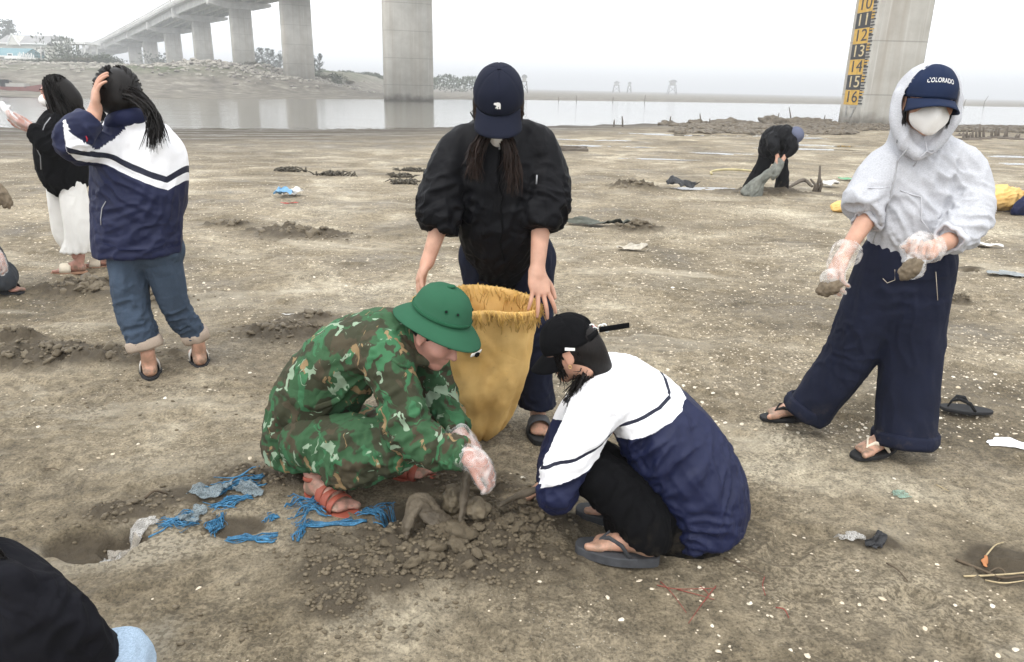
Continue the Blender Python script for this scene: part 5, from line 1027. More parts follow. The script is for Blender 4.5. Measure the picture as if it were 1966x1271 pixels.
# ================================================================== squatting girl in the white and navy school jacket
def girl_squat():
    J = P; r = person('squatting girl in white and navy school jacket, black trousers and black cap', (.55, 2.3)); o = np.array(r.location)
    A = frame((-.84, .28, -.44), (-.1, 0, 1)); hc = J(1096, 670, 2.30); L = lambda x, y, z: hc+.87*np.array([x, y, z])@A
    head = skin(head_prims(hc, A, .87, [J(1150, 715, 2.36), J(1180, 740, 2.38)]), .0042, 1)
    fa = G(1228, 1078); fa = np.array([fa[0], fa[1]+.0, .105]); ta = nrm(G(1128, 1066)[:2]-G(1275, 1092)[:2]); fb = np.array([fa[0]+.02, fa[1]+.24, .095]); f1, _ = foot_prims(fa, ta); f2, _ = foot_prims(fb, ta)
    kn, hip = J(1142, 910, 2.20), J(1335, 1012, 2.27); kf, hf = J(1150, 890, 2.42), J(1330, 985, 2.45); wn = J(1045, 935, 2.42)
    ln = hand_prims(wn, (-.5, .5, -.5), (-.2, .2, -.9), 1, (.4, .5, .4), .1, .95, (.5, .4), [J(1075, 945, 2.26), J(1060, 940, 2.34)])
    lg = [Tube([hip, kn], [.07, .055]), Tube([kn, fa+np.array([.0, .0, .06])], [.05, .034]), Tube([hf, kf], [.07, .055]), Tube([kf, fb+np.array([0, 0, .06])], [.05, .034]), Tube([J(1330, 990, 2.32), J(1300, 880, 2.33), J(1200, 770, 2.36)], [.12, .11, .11])]
    put('body', join(head, skin(ln, .0038, 1), skin(f1, .0045, 1), skin(f2, .0045, 1), skin(lg, .013, 1)), SKINT if False else SKIN, r)
    sandal(fa, ta, RUBG, RUBG, r, 'thong', 1.0, .285, .104, .034); sandal(fb, ta, RUBG, RUBG, r, 'thong', 1.0, .285, .104, .03)
    tr = [Tube([hip, J(1335, 1010, 2.33), hf], [.115, .125, .12], None, .06), Tube([hip+np.array([0, 0, .0]), (hip+kn)/2, kn], [.11, .092, .072], None, .04), Tube([kn, kn*.45+fa*.55+np.array([-.01, .01, .03]), fa+np.array([.005, .0, .03]), fa+np.array([.01, 0, -.06])], [.070, .076, .080, .082], None, .05, [((fa[0], fa[1], .082), (-.25, 0, -1))]), Tube([J(1320, 1030, 2.26), J(1250, 1022, 2.22), J(1190, 1005, 2.20)], [.085, .07, .055], None, .05), Tube([hf, (hf+kf)/2, kf], [.12, .105, .08], None, .04), Tube([kf, fb+np.array([0, 0, .06])], [.075, .07], None, .04)]
    V, Q = skin(tr, .0075, 2); V = folds(V, Q, [(.006, .05, (.3, .2, 1), None, 0), (.010, .04, (.6, 0, .9), J(1190, 960, 2.08), .14)], 31); put('trousers', (V, Q), BLACKC, r)
    # jacket
    sn = J(1150, 775, 2.22); el = J(1068, 948, 2.16); SD = nrm((.25, 1, 0))
    jk = [Tube([J(1172, 722, 2.36), J(1205, 752, 2.36), J(1258, 812, 2.34), J(1312, 885, 2.33), J(1345, 960, 2.33), J(1352, 1010, 2.33)], [[.08, .075], [.155, .11], [.19, .142], [.21, .165], [.222, .165], [.21, .145]], SD, .06),
          Tube([J(1195, 755, 2.28), sn, J(1110, 850, 2.16), J(1076, 915, 2.15), el, J(1072, 945, 2.27)], [.082, .084, .072, .068, .066, .055], None, .025),
          Tube([J(1190, 740, 2.46), J(1120, 790, 2.56), J(1075, 860, 2.56), J(1060, 920, 2.45)], [.09, .085, .07, .06], None, .05),
          Tube([J(1180, 700, 2.42), J(1166, 712, 2.30), J(1140, 735, 2.27)], [.032, .034, .024], None, .025)]
    V, Q = skin(jk, .0074, 2, [(J(1330, 1042, 2.2), (.22, 0, -1))]); V = folds(V, Q, [(.008, .08, (.5, .1, -1), None, 0), (.015, .05, (1, .2, .8), J(1240, 900, 2.12), .16), (.015, .045, (.9, .2, .5), J(1080, 920, 2.12), .10), (.012, .05, (.6, .2, .9), J(1200, 880, 2.12), .1), (.013, .045, (1, .2, -.2), J(1330, 1030, 2.15), .13), (.012, .05, (.3, .2, 1), J(1390, 930, 2.2), .15)], 37)
    a, b = J(1296, 772, 2.19), J(1045, 902, 2.09); d = nrm(b-a); n1 = nrm(np.cross(d, (0, 1, 0))); n1 = n1 if n1[2] > 0 else -n1; s1 = (V-a)@n1
    a2, b2 = J(1294, 780, 2.19), J(1272, 690, 2.30); d2 = nrm(b2-a2); n2 = nrm(np.cross(d2, (0, 1, 0))); n2 = n2 if n2[0] < 0 else -n2; s2 = (V-a2)@n2
    put('jacket', (V, Q), SCHOOLC, r, {'stripe': np.minimum(s1, s2)})
    V, Q = skin([Tube([J(1186, 700, 2.44), J(1172, 712, 2.32), J(1150, 738, 2.265), J(1120, 752, 2.29)], [.034, .036, .03, .02], None, .02)], .006, 2); put('collar', (V, Q), NAVYJ, r)
    # badge ring on the sleeve
    # cap worn low, strap standing out behind
    cp, CL_, R_ = cap(r, hc, A, BLACKC, .88, (.090, .110, .106), (.072, 1.1, .03), vdrop=.03, opening=True)
    op = lambda az, el, off=.004: CL_(dome_pt(az, el, R_, off))
    mb = MB(); st = [op(math.pi+.62-.2*k, -.02, .004) for k in range(7)]; mb.tube(st, [(.011, .002)]*7, 6, side=A[2]); mb.build('back_strap', BLACKC, cp)
    bp = op(math.pi-.15, .0, .012); mb = MB(); e = bp+np.array([.10, .02, .012]); mb.tube([bp, (bp+e)/2, e], [(.0095, .002)]*3, 6, side=(0, 0, 1)); mb.build('strap_tail', BLACKC, cp)
    mb = MB(); rng = np.random.RandomState(8); c0 = op(math.pi-.05-.35, .02, .008)
    for k in range(7):
        q = c0+np.array([.010*k-.03, -.008, .008*math.sin(k*1.7)+.001*k]); mb.tube([q+np.array([.008*math.cos(z), -.003, .008*math.sin(z)]) for z in np.linspace(0, 6.283, 12)], .0024, 5)
    mb.build('lace_ornament', WHITE, cp); q = op(math.pi-.75, .0, .005); mb = MB(); mb.box(q, (.022, .006, .018)); mb.build('red_tab', RED, cp, False); q = op(math.pi/2*-1-.25 if False else math.pi+1.35, -.06, .004); mb = MB(); mb.box(q, (.032, .004, .009), rotz(0)); mb.build('white_tab', WHITE, cp, False)
    V, Q = skin([Ball(hc-.008*A[1]+.014*A[2], np.array([.070, .084, .078]), .02, A), Tube([L(0, -.06, .0), L(0, -.07, -.05), J(1158, 738, 2.33)], [.05, .05, .05], None, .04)], .006, 1, [(L(0, .045, 0), A[1])]); put('hair', (V, Q), HAIR, r)
    ro, mi, ti = [], [], []
    for k in range(260):
        q = rng.uniform(-1, 1); ro.append(L(q*.08, -.05-.04*(1-abs(q)), rng.uniform(-.02, .03))); mi.append(J(1135+rng.normal(0, 10), 705+rng.normal(0, 10), 2.27+.10*q*q+rng.normal(0, .01))); ti.append(J(1105+rng.normal(0, 14), 765+rng.normal(0, 14), 2.22+rng.normal(0, .015)))
    for k in range(40): ro.append(L(-.078, .03+rng.normal(0, .008), .02)); mi.append(L(-.085, .035+rng.normal(0, .006), -.03)); ti.append(L(-.07, .055+rng.normal(0, .01), -.08+rng.normal(0, .015)))
    put('hair', strands(ro, ti, mi, rng, .0045, 8, .004), HAIR, r)
    ring('earring', [L(-.084, .0+.006*math.cos(q), -.043+.006*math.sin(q)) for q in np.linspace(0, 6.283, 12)], .0012, GOLD, r)
girl_squat()
# ================================================================== girl seen from behind in the same school jacket
def girl_back():
    J = P; r = person('girl seen from behind in white and navy school jacket, rolled jeans and ponytail', (-1.8, 3.68)); o = np.array(r.location); X = np.array([1., 0, 0])
    A = frame((-.62, .76, -.16), (0, 0, 1)); hc = J(228, 186, 3.66); L = lambda x, y, z: hc+1.0*np.array([x, y, z])@A
    head = skin(head_prims(hc, A, .98, [J(240, 232, 3.67), J(255, 265, 3.68)]), .006, 1)
    wn = J(184, 212, 3.52); ln = hand_prims(wn, J(183, 172, 3.52)-wn, (.7, .5, 0), 1, (.3, .4, .3), .1, .98, (.4, .3), [J(170, 240, 3.46), J(178, 225, 3.5)])
    fa = np.array([G(290, 732)[0]-.02, G(290, 732)[1]+.045, .094]); fb = np.array([G(386, 710)[0]-.02, G(386, 710)[1]+.045, .094]); ta, tb_ = (-.45, .89), (-.45, .89); f1, _ = foot_prims(fa, ta); f2, _ = foot_prims(fb, tb_)
    lg = [Tube([J(248, 500, 3.68), J(256, 590, 3.66), fa+np.array([0, 0, .05])], [.06, .05, .037]), Tube([J(312, 500, 3.7), J(340, 590, 3.75), fb+np.array([0, 0, .05])], [.06, .05, .037]), Tube([J(255, 265, 3.69), J(262, 380, 3.68), J(280, 470, 3.69)], [.11, .12, .08])]
    put('body', join(head, skin(ln, .004, 1), skin(f1, .005, 1), skin(f2, .005, 1), skin(lg, .014, 1)), SKIN, r)
    for f_, t_ in ((fa, ta), (fb, tb_)): sandal(f_, t_, RUBB, LEATH, r, 'cross', 1.02, .265, .10, .026)
    ha, hb = fa+np.array([-.005, .0, .085]), fb+np.array([-.005, .0, .085]); da, db = nrm(ha-J(250, 590, 3.66)), nrm(hb-J(342, 590, 3.75))
    tr = [Tube([J(248, 475, 3.69), J(308, 478, 3.7)], [.115, .115], None, .03), Tube([J(247, 510, 3.68), J(254, 590, 3.66), ha*.7+J(254, 590, 3.66)*.3, ha+da*.03], [.098, .085, .078, .078], None, .015, [(ha, da)]), Tube([J(314, 510, 3.70), J(338, 590, 3.75), hb*.7+J(338, 590, 3.75)*.3, hb+db*.03], [.09, .072, .064, .06], None, .015, [(hb, db)])]
    V, Q = skin(tr, .0085, 2); V = folds(V, Q, [(.006, .07, (.15, 0, 1), None, 0), (.013, .035, (1, .1, .25), J(262, 645, 3.55), .13), (.013, .035, (1, .1, .3), J(350, 630, 3.7), .13), (.010, .05, (1, 0, .4), J(245, 575, 3.58), .11)], 43); put('jeans', (V, Q), JEANS, r)
    cuff(r, ha-da*.012, da, .080, .080, X, .05, CUFF, 'turn_up'); cuff(r, hb-db*.012, db, .062, .062, X, .05, CUFF, 'turn_up')
    ec = J(176, 228, 3.49)
    jk = [Tube([J(252, 238, 3.67), J(258, 285, 3.68), J(263, 350, 3.68), J(263, 420, 3.68), J(264, 478, 3.68), J(265, 500, 3.68)], [[.10, .085], [.20, .115], [.218, .14], [.218, .15], [.218, .152], [.21, .145]], X, .05, [(J(265, 494, 3.6), (.06, 0, -1))]),
          Tube([J(215, 272, 3.64), J(172, 282, 3.55), J(142, 275, 3.46), J(150, 252, 3.44), ec], [.09, .088, .082, .075, .062], None, .022, [(ec, wn-J(150, 255, 3.44))]),
          Tube([J(300, 270, 3.68), J(325, 300, 3.72), J(330, 370, 3.76), J(325, 420, 3.86)], [.085, .085, .075, .065], None, .05), Tube([J(215, 232, 3.65), J(250, 228, 3.60), J(285, 236, 3.67), J(260, 232, 3.74)], [.03, .034, .03, .03], None, .03)]
    V, Q = skin(jk, .0082, 2); V = folds(V, Q, [(.007, .10, (.2, .2, 1), None, 0), (.013, .05, (1, .2, .2), J(145, 262, 3.4), .1), (.012, .055, (.8, .2, -.6), J(215, 370, 3.52), .16), (.009, .05, (1, .1, .2), J(255, 455, 3.52), .18), (.009, .06, (.5, .1, .9), J(320, 400, 3.55), .13)], 47)
    tip = J(304, 343, 3.52); lf, rt = J(150, 272, 3.50), J(356, 305, 3.55); sl, sr = (lf[2]-tip[2])/(tip[0]-lf[0]), (rt[2]-tip[2])/(rt[0]-tip[0]); dx = V[:, 0]-tip[0]; st = V[:, 2]-(tip[2]+np.where(dx < 0, -dx*sl, dx*sr)); st = st*.85
    q0 = J(146, 268, 3.45); qd = ec-q0; tq = (V-q0)@qd/(qd@qd); dq = np.linalg.norm(V-(q0+np.clip(tq, 0, 1.3)[:, None]*qd), axis=1); st = np.where((V[:, 0] < J(150, 270, 3.47)[0]) | ((dq < .082+.05*np.clip(tq, 0, 1)) & (tq > .12)), -.2, st)
    fr = (V@np.array([0, 0, 1.])); put('jacket', (V, Q), SCHOOL, r, {'stripe': st})
    V2, Q2 = skin([Tube([J(216, 236, 3.62), J(238, 226, 3.60), J(265, 226, 3.62), J(282, 238, 3.70)], [.036, .046, .044, .034], None, .02)], .006, 2); put('collar', (V2, Q2), NAVYJ, r)
    def back(p):
        d_ = (V[:, 0]-p[0])**2+(V[:, 2]-p[2])**2; k = np.argsort(d_)[:14]; return V[k][np.argmin(V[k][:, 1])]
    ring('pocket_zip', [back(J(u, v, 3.5))+np.array([-.001, -.003, 0]) for u, v in ((190, 388), (186, 400), (183, 420), (184, 432))], .0022, METAL, r); ring('hem_seam', [back(J(u, v, 3.5))+np.array([0, -.0005, 0]) for u, v in np.array([(u, np.interp(u, [176, 230, 290, 345], [470, 480, 486, 482])) for u in range(178, 345, 12)])], .0022, NAVYJ, r)
    mb = MB(); q = back(J(177, 265, 3.45)); mb.tube([q+np.array([0, -.004, .012]), q+np.array([.004, -.004, 0]), q+np.array([0, -.004, -.012])], .003, 5); ob = mb.build('badge', RED, r); ob.location = -o
    # hair drawn back into a ponytail
    tie = L(.012, -.128, -.005); V, Q = skin([Ball(hc-.012*A[1]+.018*A[2], np.array([.100, .120, .112]), .02, A), Tube([L(-.065, .03, .0), L(-.06, -.02, -.03), L(-.02, -.09, -.03)], [.03, .035, .03], None, .03), Tube([L(.065, .03, .0), L(.06, -.02, -.03), L(.02, -.09, -.03)], [.03, .035, .03], None, .03)], .006, 1, [(L(0, .075, 0), A[1])]); put('hair', (V, Q), HAIR, r)
    rng = np.random.RandomState(6); ro, mi, ti = [], [], []
    for k in range(420):
        ro.append(tie+rng.normal(0, .012, 3)); mi.append(J(300+rng.normal(0, 6), 196+rng.normal(0, 7), 3.50+rng.normal(0, .01))); f_ = rng.rand(); ti.append(J(303+rng.normal(0, 9)-12*(f_ > .85), 238+48*f_+rng.normal(0, 6), 3.475+rng.normal(0, .015)))
    for k in range(420):
        az, el = rng.uniform(-2.3, 2.3), rng.uniform(-.25, 1.45); p = dome_pt(az, el, (.101, .121, .110), .0035); ro.append(hc+p@A); q = dome_pt(az*.75+math.pi*.25*np.sign(az), el*.55, (.101, .121, .110), .006); q = dome_pt((az+math.pi*np.sign(az))/2, el*.6, (.101, .121, .110), .012); mi.append(hc+q@A); ti.append(tie+rng.normal(0, .008, 3))
    for k in range(30): ro.append(L(-.05, .07, .03)); mi.append(L(-.075, .085, -.05)); ti.append(L(-.06+rng.normal(0, .012), .09, -.13+rng.normal(0, .02)))
    put('hair', strands(ro, ti, mi, rng, .0045, 8, .003), HAIR, r); ring('hair_tie', [tie+.02*(A[0]*math.cos(q)+A[2]*math.sin(q)) for q in np.linspace(0, 6.283, 14)], .006, BLACKC, r)
    V, Q = skin([Ball(L(0, .055, -.048), np.array([.062, .054, .052]), .02, A)], .006, 1); put('face_mask', (V, Q), MASK, r)
girl_back()
# ================================================================== girl in white trousers, seen from the side
def girl_white():
    J = P; r = person('girl in black bomber jacket, white frilled trousers and white mask, hair loose', (P(150, 500, 5.85)[0], 5.85)); o = np.array(r.location)
    A = frame((-.88, -.40, -.16), (0, 0, 1)); hc = J(108, 178, 5.85); L = lambda x, y, z: hc+np.array([x, y, z])@A
    head = skin(head_prims(hc, A, 1., [J(115, 215, 5.86), J(118, 232, 5.87)]), .007, 1)
    w1, w2 = J(58, 245, 5.70), J(66, 246, 5.82)
    l1 = hand_prims(w1, J(40, 238, 5.68)-w1, (0, .5, .8), -1, (.3, .4, .3), .1, 1., (.5, .4), [J(80, 262, 5.74), J(70, 252, 5.72)]); l2 = hand_prims(w2, J(40, 240, 5.8)-w2, (0, -.6, .6), 1, (.3, .4, .3), .1, 1., (.5, .4), [J(90, 258, 5.88), J(78, 252, 5.85)])
    fa = np.array([G(152, 524)[0], G(152, 524)[1], .085]); fb = fa+np.array([.12, .22, 0]); ta = (-.95, -.25); f1, _ = foot_prims(fa, ta); f2, _ = foot_prims(fb, ta)
    lg = [Tube([J(135, 345, 5.87), J(142, 430, 5.86), fa+np.array([0, 0, .05])], [.08, .055, .035]), Tube([J(135, 345, 5.95), J(150, 430, 5.96), fb+np.array([0, 0, .05])], [.08, .055, .035]), Tube([J(118, 235, 5.87), J(122, 290, 5.88), J(132, 345, 5.9)], [.11, .11, .12])]
    put('body', join(head, skin(l1, .005, 1), skin(l2, .005, 1), skin(f1, .006, 1), skin(f2, .006, 1), skin(lg, .016, 1)), SKINP, r)
    for f_ in (fa, fb): sandal(f_, ta, TANS, CREAM, r, 'slide', 1., .27, .10, .018)
    tr = [Tube([J(130, 342, 5.85), J(134, 342, 5.96)], [.10, .10], None, .05), Tube([J(138, 352, 5.86), J(146, 410, 5.84), J(152, 460, 5.84), fa+np.array([-.02, .02, .04])], [.10, .10, .10, .115], None, .04), Tube([J(118, 350, 5.95), J(122, 410, 5.96), J(135, 460, 5.98), fb+np.array([-.03, .02, .04])], [.115, .10, .098, .118], None, .04)]
    V, Q = skin(tr, .010, 2, [((0, 0, .17), (0, 0, -1))]); f = sstep(.30, .17, V[:, 2]); V = folds(V, Q, [(.004, .07, (.1, 0, 1), None, 0)], 53); N = normals(V, Q); V = V+N*(f*.006*np.sin(np.arctan2(V[:, 1]-fa[1], V[:, 0]-fa[0])*11))[:, None]; put('trousers', (V, Q), WHITEP, r)
    jk = [Tube([J(117, 225, 5.87), J(115, 255, 5.87), J(116, 300, 5.87), J(124, 335, 5.88), J(128, 350, 5.88)], [[.10, .09], [.165, .15], [.185, .17], [.175, .165], [.13, .13]], (1, 0, 0), .05), Tube([J(112, 240, 5.78), J(105, 275, 5.72), J(92, 276, 5.70), J(58, 248, 5.70)], [.085, .085, .075, .055], None, .04, [(J(60, 249, 5.70), (-1, 0, .3))]), Tube([J(110, 240, 5.98), J(95, 270, 5.98), J(66, 250, 5.83)], [.08, .075, .05], None, .04)]
    V, Q = skin(jk, .010, 2); V = folds(V, Q, [(.010, .09, (.2, .2, 1), None, 0), (.016, .05, (.8, .2, .4), J(98, 275, 5.7), .14), (.014, .06, (.3, .2, 1), J(125, 335, 5.8), .18)], 59); put('jacket', (V, Q), BLACKC, r)
    ring('zip', [V[np.argmin(((V-J(u, v, 5.70))**2).sum(1))]+np.array([-.004, -.006, 0]) for u, v in ((96, 222), (90, 240), (82, 275), (78, 300), (76, 325))], .004, METAL, r)
    V, Q = skin([Ball(L(0, .058, -.046), np.array([.060, .058, .056]), .02, A), Ball(L(0, .095, -.04), .035, .03)], .006, 2); put('face_mask', (V, Q), MASK, r)
    for sx in (-1, 1): ring('eye', [L(sx*.018, .092, .008), L(sx*.032, .090, .010), L(sx*.046, .080, .008)], .003, HAIR, r); ring('eyebrow', [L(sx*.016, .098, .034), L(sx*.034, .095, .040), L(sx*.055, .078, .036)], .003, HAIR, r)
    V, Q = skin([Ball(hc-.014*A[1]+.018*A[2], np.array([.086, .102, .102]), .02, A), Tube([L(.0, -.05, .0), L(.0, -.07, -.08), J(128, 240, 5.9)], [.085, .088, .08], None, .04)], .008, 1, [(L(0, .055, 0), A[1])]); put('hair', (V, Q), HAIR, r)
    rng = np.random.RandomState(16); ro, mi, ti = [], [], []
    for k in range(420):
        az, el = rng.uniform(.65, 2*math.pi-.65), rng.uniform(0., 1.5); ro.append(hc+dome_pt(az, el, (.087, .104, .10), .003)@A); q = dome_pt(az, -.1, (.09, .11, .1), .018); q[2] -= .05; mi.append(hc+q@A); w_ = np.array([q[0]*1.0, q[1]*.9-.02, -.20-.16*rng.rand()]); ti.append(hc+w_@A+rng.normal(0, .01, 3))
    put('hair', strands(ro, ti, mi, rng, .006, 8, .004), HAIR, r)
    glove(r, l1[:-1], .007, [], 8, vox=.007); mb = MB(); g = thing('plastic_glove', 'white crumpled plastic glove pulled out by the white trousered girl', 'glove', tuple(J(24, 222, 5.70))); go = np.array(g.location)
    V, Q = skin([Tube([J(42, 238, 5.70), J(26, 226, 5.70), J(12, 212, 5.70), J(2, 200, 5.70)], [[.035, .02], [.03, .016], [.024, .014], [.03, .016]], (0, 0, 1), .02), Tube([J(12, 212, 5.7), J(18, 204, 5.7)], [.018, .012], None, .02)], .007, 1); put('film', (V, Q), simple('white_film', (.72, .72, .72), .4, .08), g)
girl_white()
# ================================================================== far figure bending over a net bag
def far_bender():
    J = P; y = 11.8; r = person('person in black bending over a torn net bag, wearing a grey blue cap', (P(1480, 370, y)[0], y)); X = np.array([1., 0, 0])
    A = frame((.35, -.45, -.82), (.4, -.2, .6)); hc = J(1524, 262, 11.5); L = lambda x, y_, z: hc+np.array([x, y_, z])@A
    w1, w2 = J(1493, 300, 11.4), J(1503, 306, 11.4)
    l1 = hand_prims(w1, (-.1, -.1, -.9), (.5, -.5, 0), 1, (.4, .6, .4), .1, 1., (.4, .4), [J(1489, 288, 11.45), J(1490, 294, 11.42)]); l2 = hand_prims(w2, (-.4, -.1, -.7), (-.5, -.5, 0), -1, (.4, .6, .4), .1, 1., (.4, .4), [J(1512, 292, 11.45), J(1508, 299, 11.42)])
    fa, fb = np.array([J(1500, 368, y)[0], y, .085]), np.array([J(1436, 372, y)[0], y-.05, .085]); f1, _ = foot_prims(fa, (.6, -.8)); f2, _ = foot_prims(fb, (-.3, -.9))
    tr0 = [Tube([J(1478, 285, y), J(1498, 265, 11.65), J(1515, 262, 11.55)], [.11, .12, .08])]
    put('body', join(skin(head_prims(hc, A, 1., [J(1512, 262, 11.6)]), .01, 1), skin(l1, .008, 1), skin(l2, .008, 1), skin(f1, .009, 1), skin(f2, .009, 1), skin(tr0, .02, 1)), SKIN, r)
    for f_, t_ in ((fa, (.6, -.8)), (fb, (-.3, -.9))): sandal(f_, t_, TANS, CREAM, r, 'thong')
    V, Q = skin([Tube([J(1475, 292, y), J(1495, 294, y)], [.13, .12], None, .05), Tube([J(1474, 298, y), J(1457, 330, y), fb+np.array([0, .02, .0])], [.12, .10, .105], None, .04), Tube([J(1496, 300, y), J(1502, 335, y), fa+np.array([0, .02, .0])], [.12, .10, .105], None, .04)], .014, 2, [((0, 0, .06), (0, 0, -1))]); V = folds(V, Q, [(.012, .09, (.1, 0, 1), None, 0)], 61); put('trousers', (V, Q), BLACKC, r)
    V, Q = skin([Tube([J(1480, 290, 11.75), J(1490, 268, 11.65), J(1510, 258, 11.55)], [[.19, .15], [.21, .16], [.15, .12]], (.8, -.2, -.5), .05), Tube([J(1483, 265, 11.5), J(1484, 280, 11.42), J(1489, 292, 11.42)], [.09, .085, .06], None, .04), Tube([J(1518, 270, 11.45), J(1520, 284, 11.42), J(1511, 296, 11.43)], [.09, .085, .06], None, .04)], .013, 2); V = folds(V, Q, [(.02, .08, (.6, .2, .8), None, 0)], 67); put('jacket', (V, Q), BLACKN, r)
    cap(r, hc, A, GREYC, 1.08, (.092, .112, .108), (.078, 1.1, .03), vdrop=.02); V, Q = skin([Ball(hc-.012*A[1]+.015*A[2], np.array([.085, .102, .1]), .02, A)], .01, 1, [(L(0, .05, 0), A[1])]); put('hair', (V, Q), HAIR, r)
    # the net bag being pulled from the mud
    g = thing('net_bag', 'torn grey net bag dragged from the mud by the bending person', 'net bag', tuple(G(1450, 372))); go = np.array(g.location)
    t = NT('grey_net'); c = t.coord(); k = t.ramp(t.noise(c, 12, 5), [(.3, (.10, .105, .09)), (.7, (.24, .245, .215))]); NET = t.done(k, .8, t.bump(t.noise(t.map(c, (9, 9, 2)), 6, 4), .9, .03), .3)
    V, Q = skin([Tube([J(1496, 306, 11.38), J(1484, 326, 11.38), J(1458, 350, 11.4), J(1442, 374, 11.4)], [[.04, .03], [.06, .05], [.10, .06], [.17, .10]], (1, 0, .6), .04), Tube([J(1500, 312, 11.36), J(1491, 330, 11.34), J(1485, 342, 11.34)], [.04, .06, .03], None, .03)], .014, 1); V = folds(V, Q, [(.025, .07, (-.6, 0, -.8), None, 0)], 71); put('netting', (V, Q), NET, g)
far_bender()
# ================================================================== figures cut by the frame
def edge_left():
    J = P; y = 5.15; r = person('person in faded grey jeans and black shoes stooping with muddy gloved hands', (P(-25, 560, y)[0], y)); X = np.array([1., 0, 0])
    fa = np.array([G(5, 560)[0], G(5, 560)[1], .085]); fb = fa+np.array([-.35, .1, 0]); f1, _ = foot_prims(fa, (.9, -.3)); f2, _ = foot_prims(fb, (.9, -.3))
    w1, w2 = J(-14, 478, 4.95), J(-16, 352, 5.0); l1 = hand_prims(w1, (.35, -.1, -.8), (-.6, .2, 0), 1, (.3, .4, .3), .1, 1., (.4, .4), [J(-30, 430, 5.0), J(-22, 455, 4.97)]); l2 = hand_prims(w2, (.6, -.1, -.7), (-.6, .2, 0), 1, (.3, .4, .3), .1, 1., (.4, .4), [J(-40, 315, 5.05), J(-28, 335, 5.02)])
    A = frame((.6, -.2, -.75), (.5, 0, .6)); hc = J(-55, 285, 5.1)
    put('body', join(skin(head_prims(hc, A, 1., [J(-85, 300, 5.15)]), .009, 1), skin(l1, .005, 1), skin(l2, .005, 1), skin(f1, .007, 1), skin(f2, .007, 1), skin([Tube([J(-120, 400, 5.2), J(-100, 300, 5.15)], [.14, .13])], .02, 1)), SKINP, r)
    V, Q = skin([Ball(hc-.012*A[1]+.016*A[2], np.array([.087, .104, .103]), .02, A)], .01, 1, [(hc+.05*A[1], A[1])]); put('hair', (V, Q), HAIR, r)
    for f_ in (fa, fb): sandal(f_, (.9, -.3), RUBB, RUBB, r, 'slide')
    V, Q = skin([Tube([J(-110, 430, 5.2), J(-75, 430, 5.2)], [.15, .15]), Tube([J(-70, 440, 5.18), J(-30, 495, 5.15), J(-5, 535, 5.13), fa+np.array([-.02, .02, .03])], [.13, .12, .115, .12], None, .04), Tube([J(-120, 440, 5.25), J(-115, 500, 5.25), fb+np.array([0, 0, .03])], [.13, .11, .11], None, .04)], .011, 2, [((0, 0, .05), (0, 0, -1))]); V = folds(V, Q, [(.010, .07, (.3, 0, 1), None, 0)], 73); put('jeans', (V, Q), JEANG, r)
    V, Q = skin([Tube([J(-115, 420, 5.2), J(-105, 350, 5.18), J(-85, 300, 5.15)], [[.19, .15], [.20, .16], [.12, .1]], X, .05), Tube([J(-70, 310, 5.1), J(-48, 350, 5.05), J(-34, 415, 5.0)], [.09, .08, .055], None, .04), Tube([J(-80, 300, 5.15), J(-60, 318, 5.08), J(-40, 318, 5.05)], [.09, .08, .055], None, .04)], .012, 2); V = folds(V, Q, [(.014, .08, (.3, .2, 1), None, 0)], 79); put('jacket', (V, Q), BLACKC, r)
    glove(r, l1[:-1], .006, [], 9, vox=.006); glove(r, l2[:-1], .004, [], 10, 'muddy_glove', MUDDY, .006)
edge_left()
def edge_right():
    J = P; y = 10.3; r = person('person in navy jacket crouching behind a yellow sack at the flat', (P(1990, 410, y)[0], y)); A = frame((-.5, -.3, -.6), (0, 0, 1)); hc = J(1998, 348, 10.2)
    fa = np.array([J(1975, 425, y)[0], y-.2, .085]); f1, _ = foot_prims(fa, (-.9, -.4)); put('body', join(skin(head_prims(hc, A, 1., [J(2000, 372, 10.3)]), .012, 1), skin(f1, .01, 1), skin([Tube([J(2000, 410, y), J(2000, 375, y)], [.13, .12])], .02, 1)), SKIN, r)
    sandal(fa, (-.9, -.4), RUBB, RUBB, r, 'slide'); V, Q = skin([Ball(hc-.012*A[1]+.016*A[2], np.array([.087, .104, .103]), .02, A)], .012, 1, [(hc+.05*A[1], A[1])]); put('hair', (V, Q), HAIR, r)
    V, Q = skin([Tube([J(2005, 420, y), J(1985, 405, y-.1), J(1965, 415, y-.15)], [.15, .14, .13], None, .05), Tube([J(2005, 405, y), J(2002, 372, y)], [.22, .16], None, .06), Tube([J(1990, 375, y-.1), J(1965, 392, y-.2), J(1950, 405, y-.2)], [.09, .085, .07], None, .05)], .014, 2); V = folds(V, Q, [(.015, .08, (.6, .2, .8), None, 0)], 83); put('jacket', (V, Q), NAVYJ, r)
edge_right()
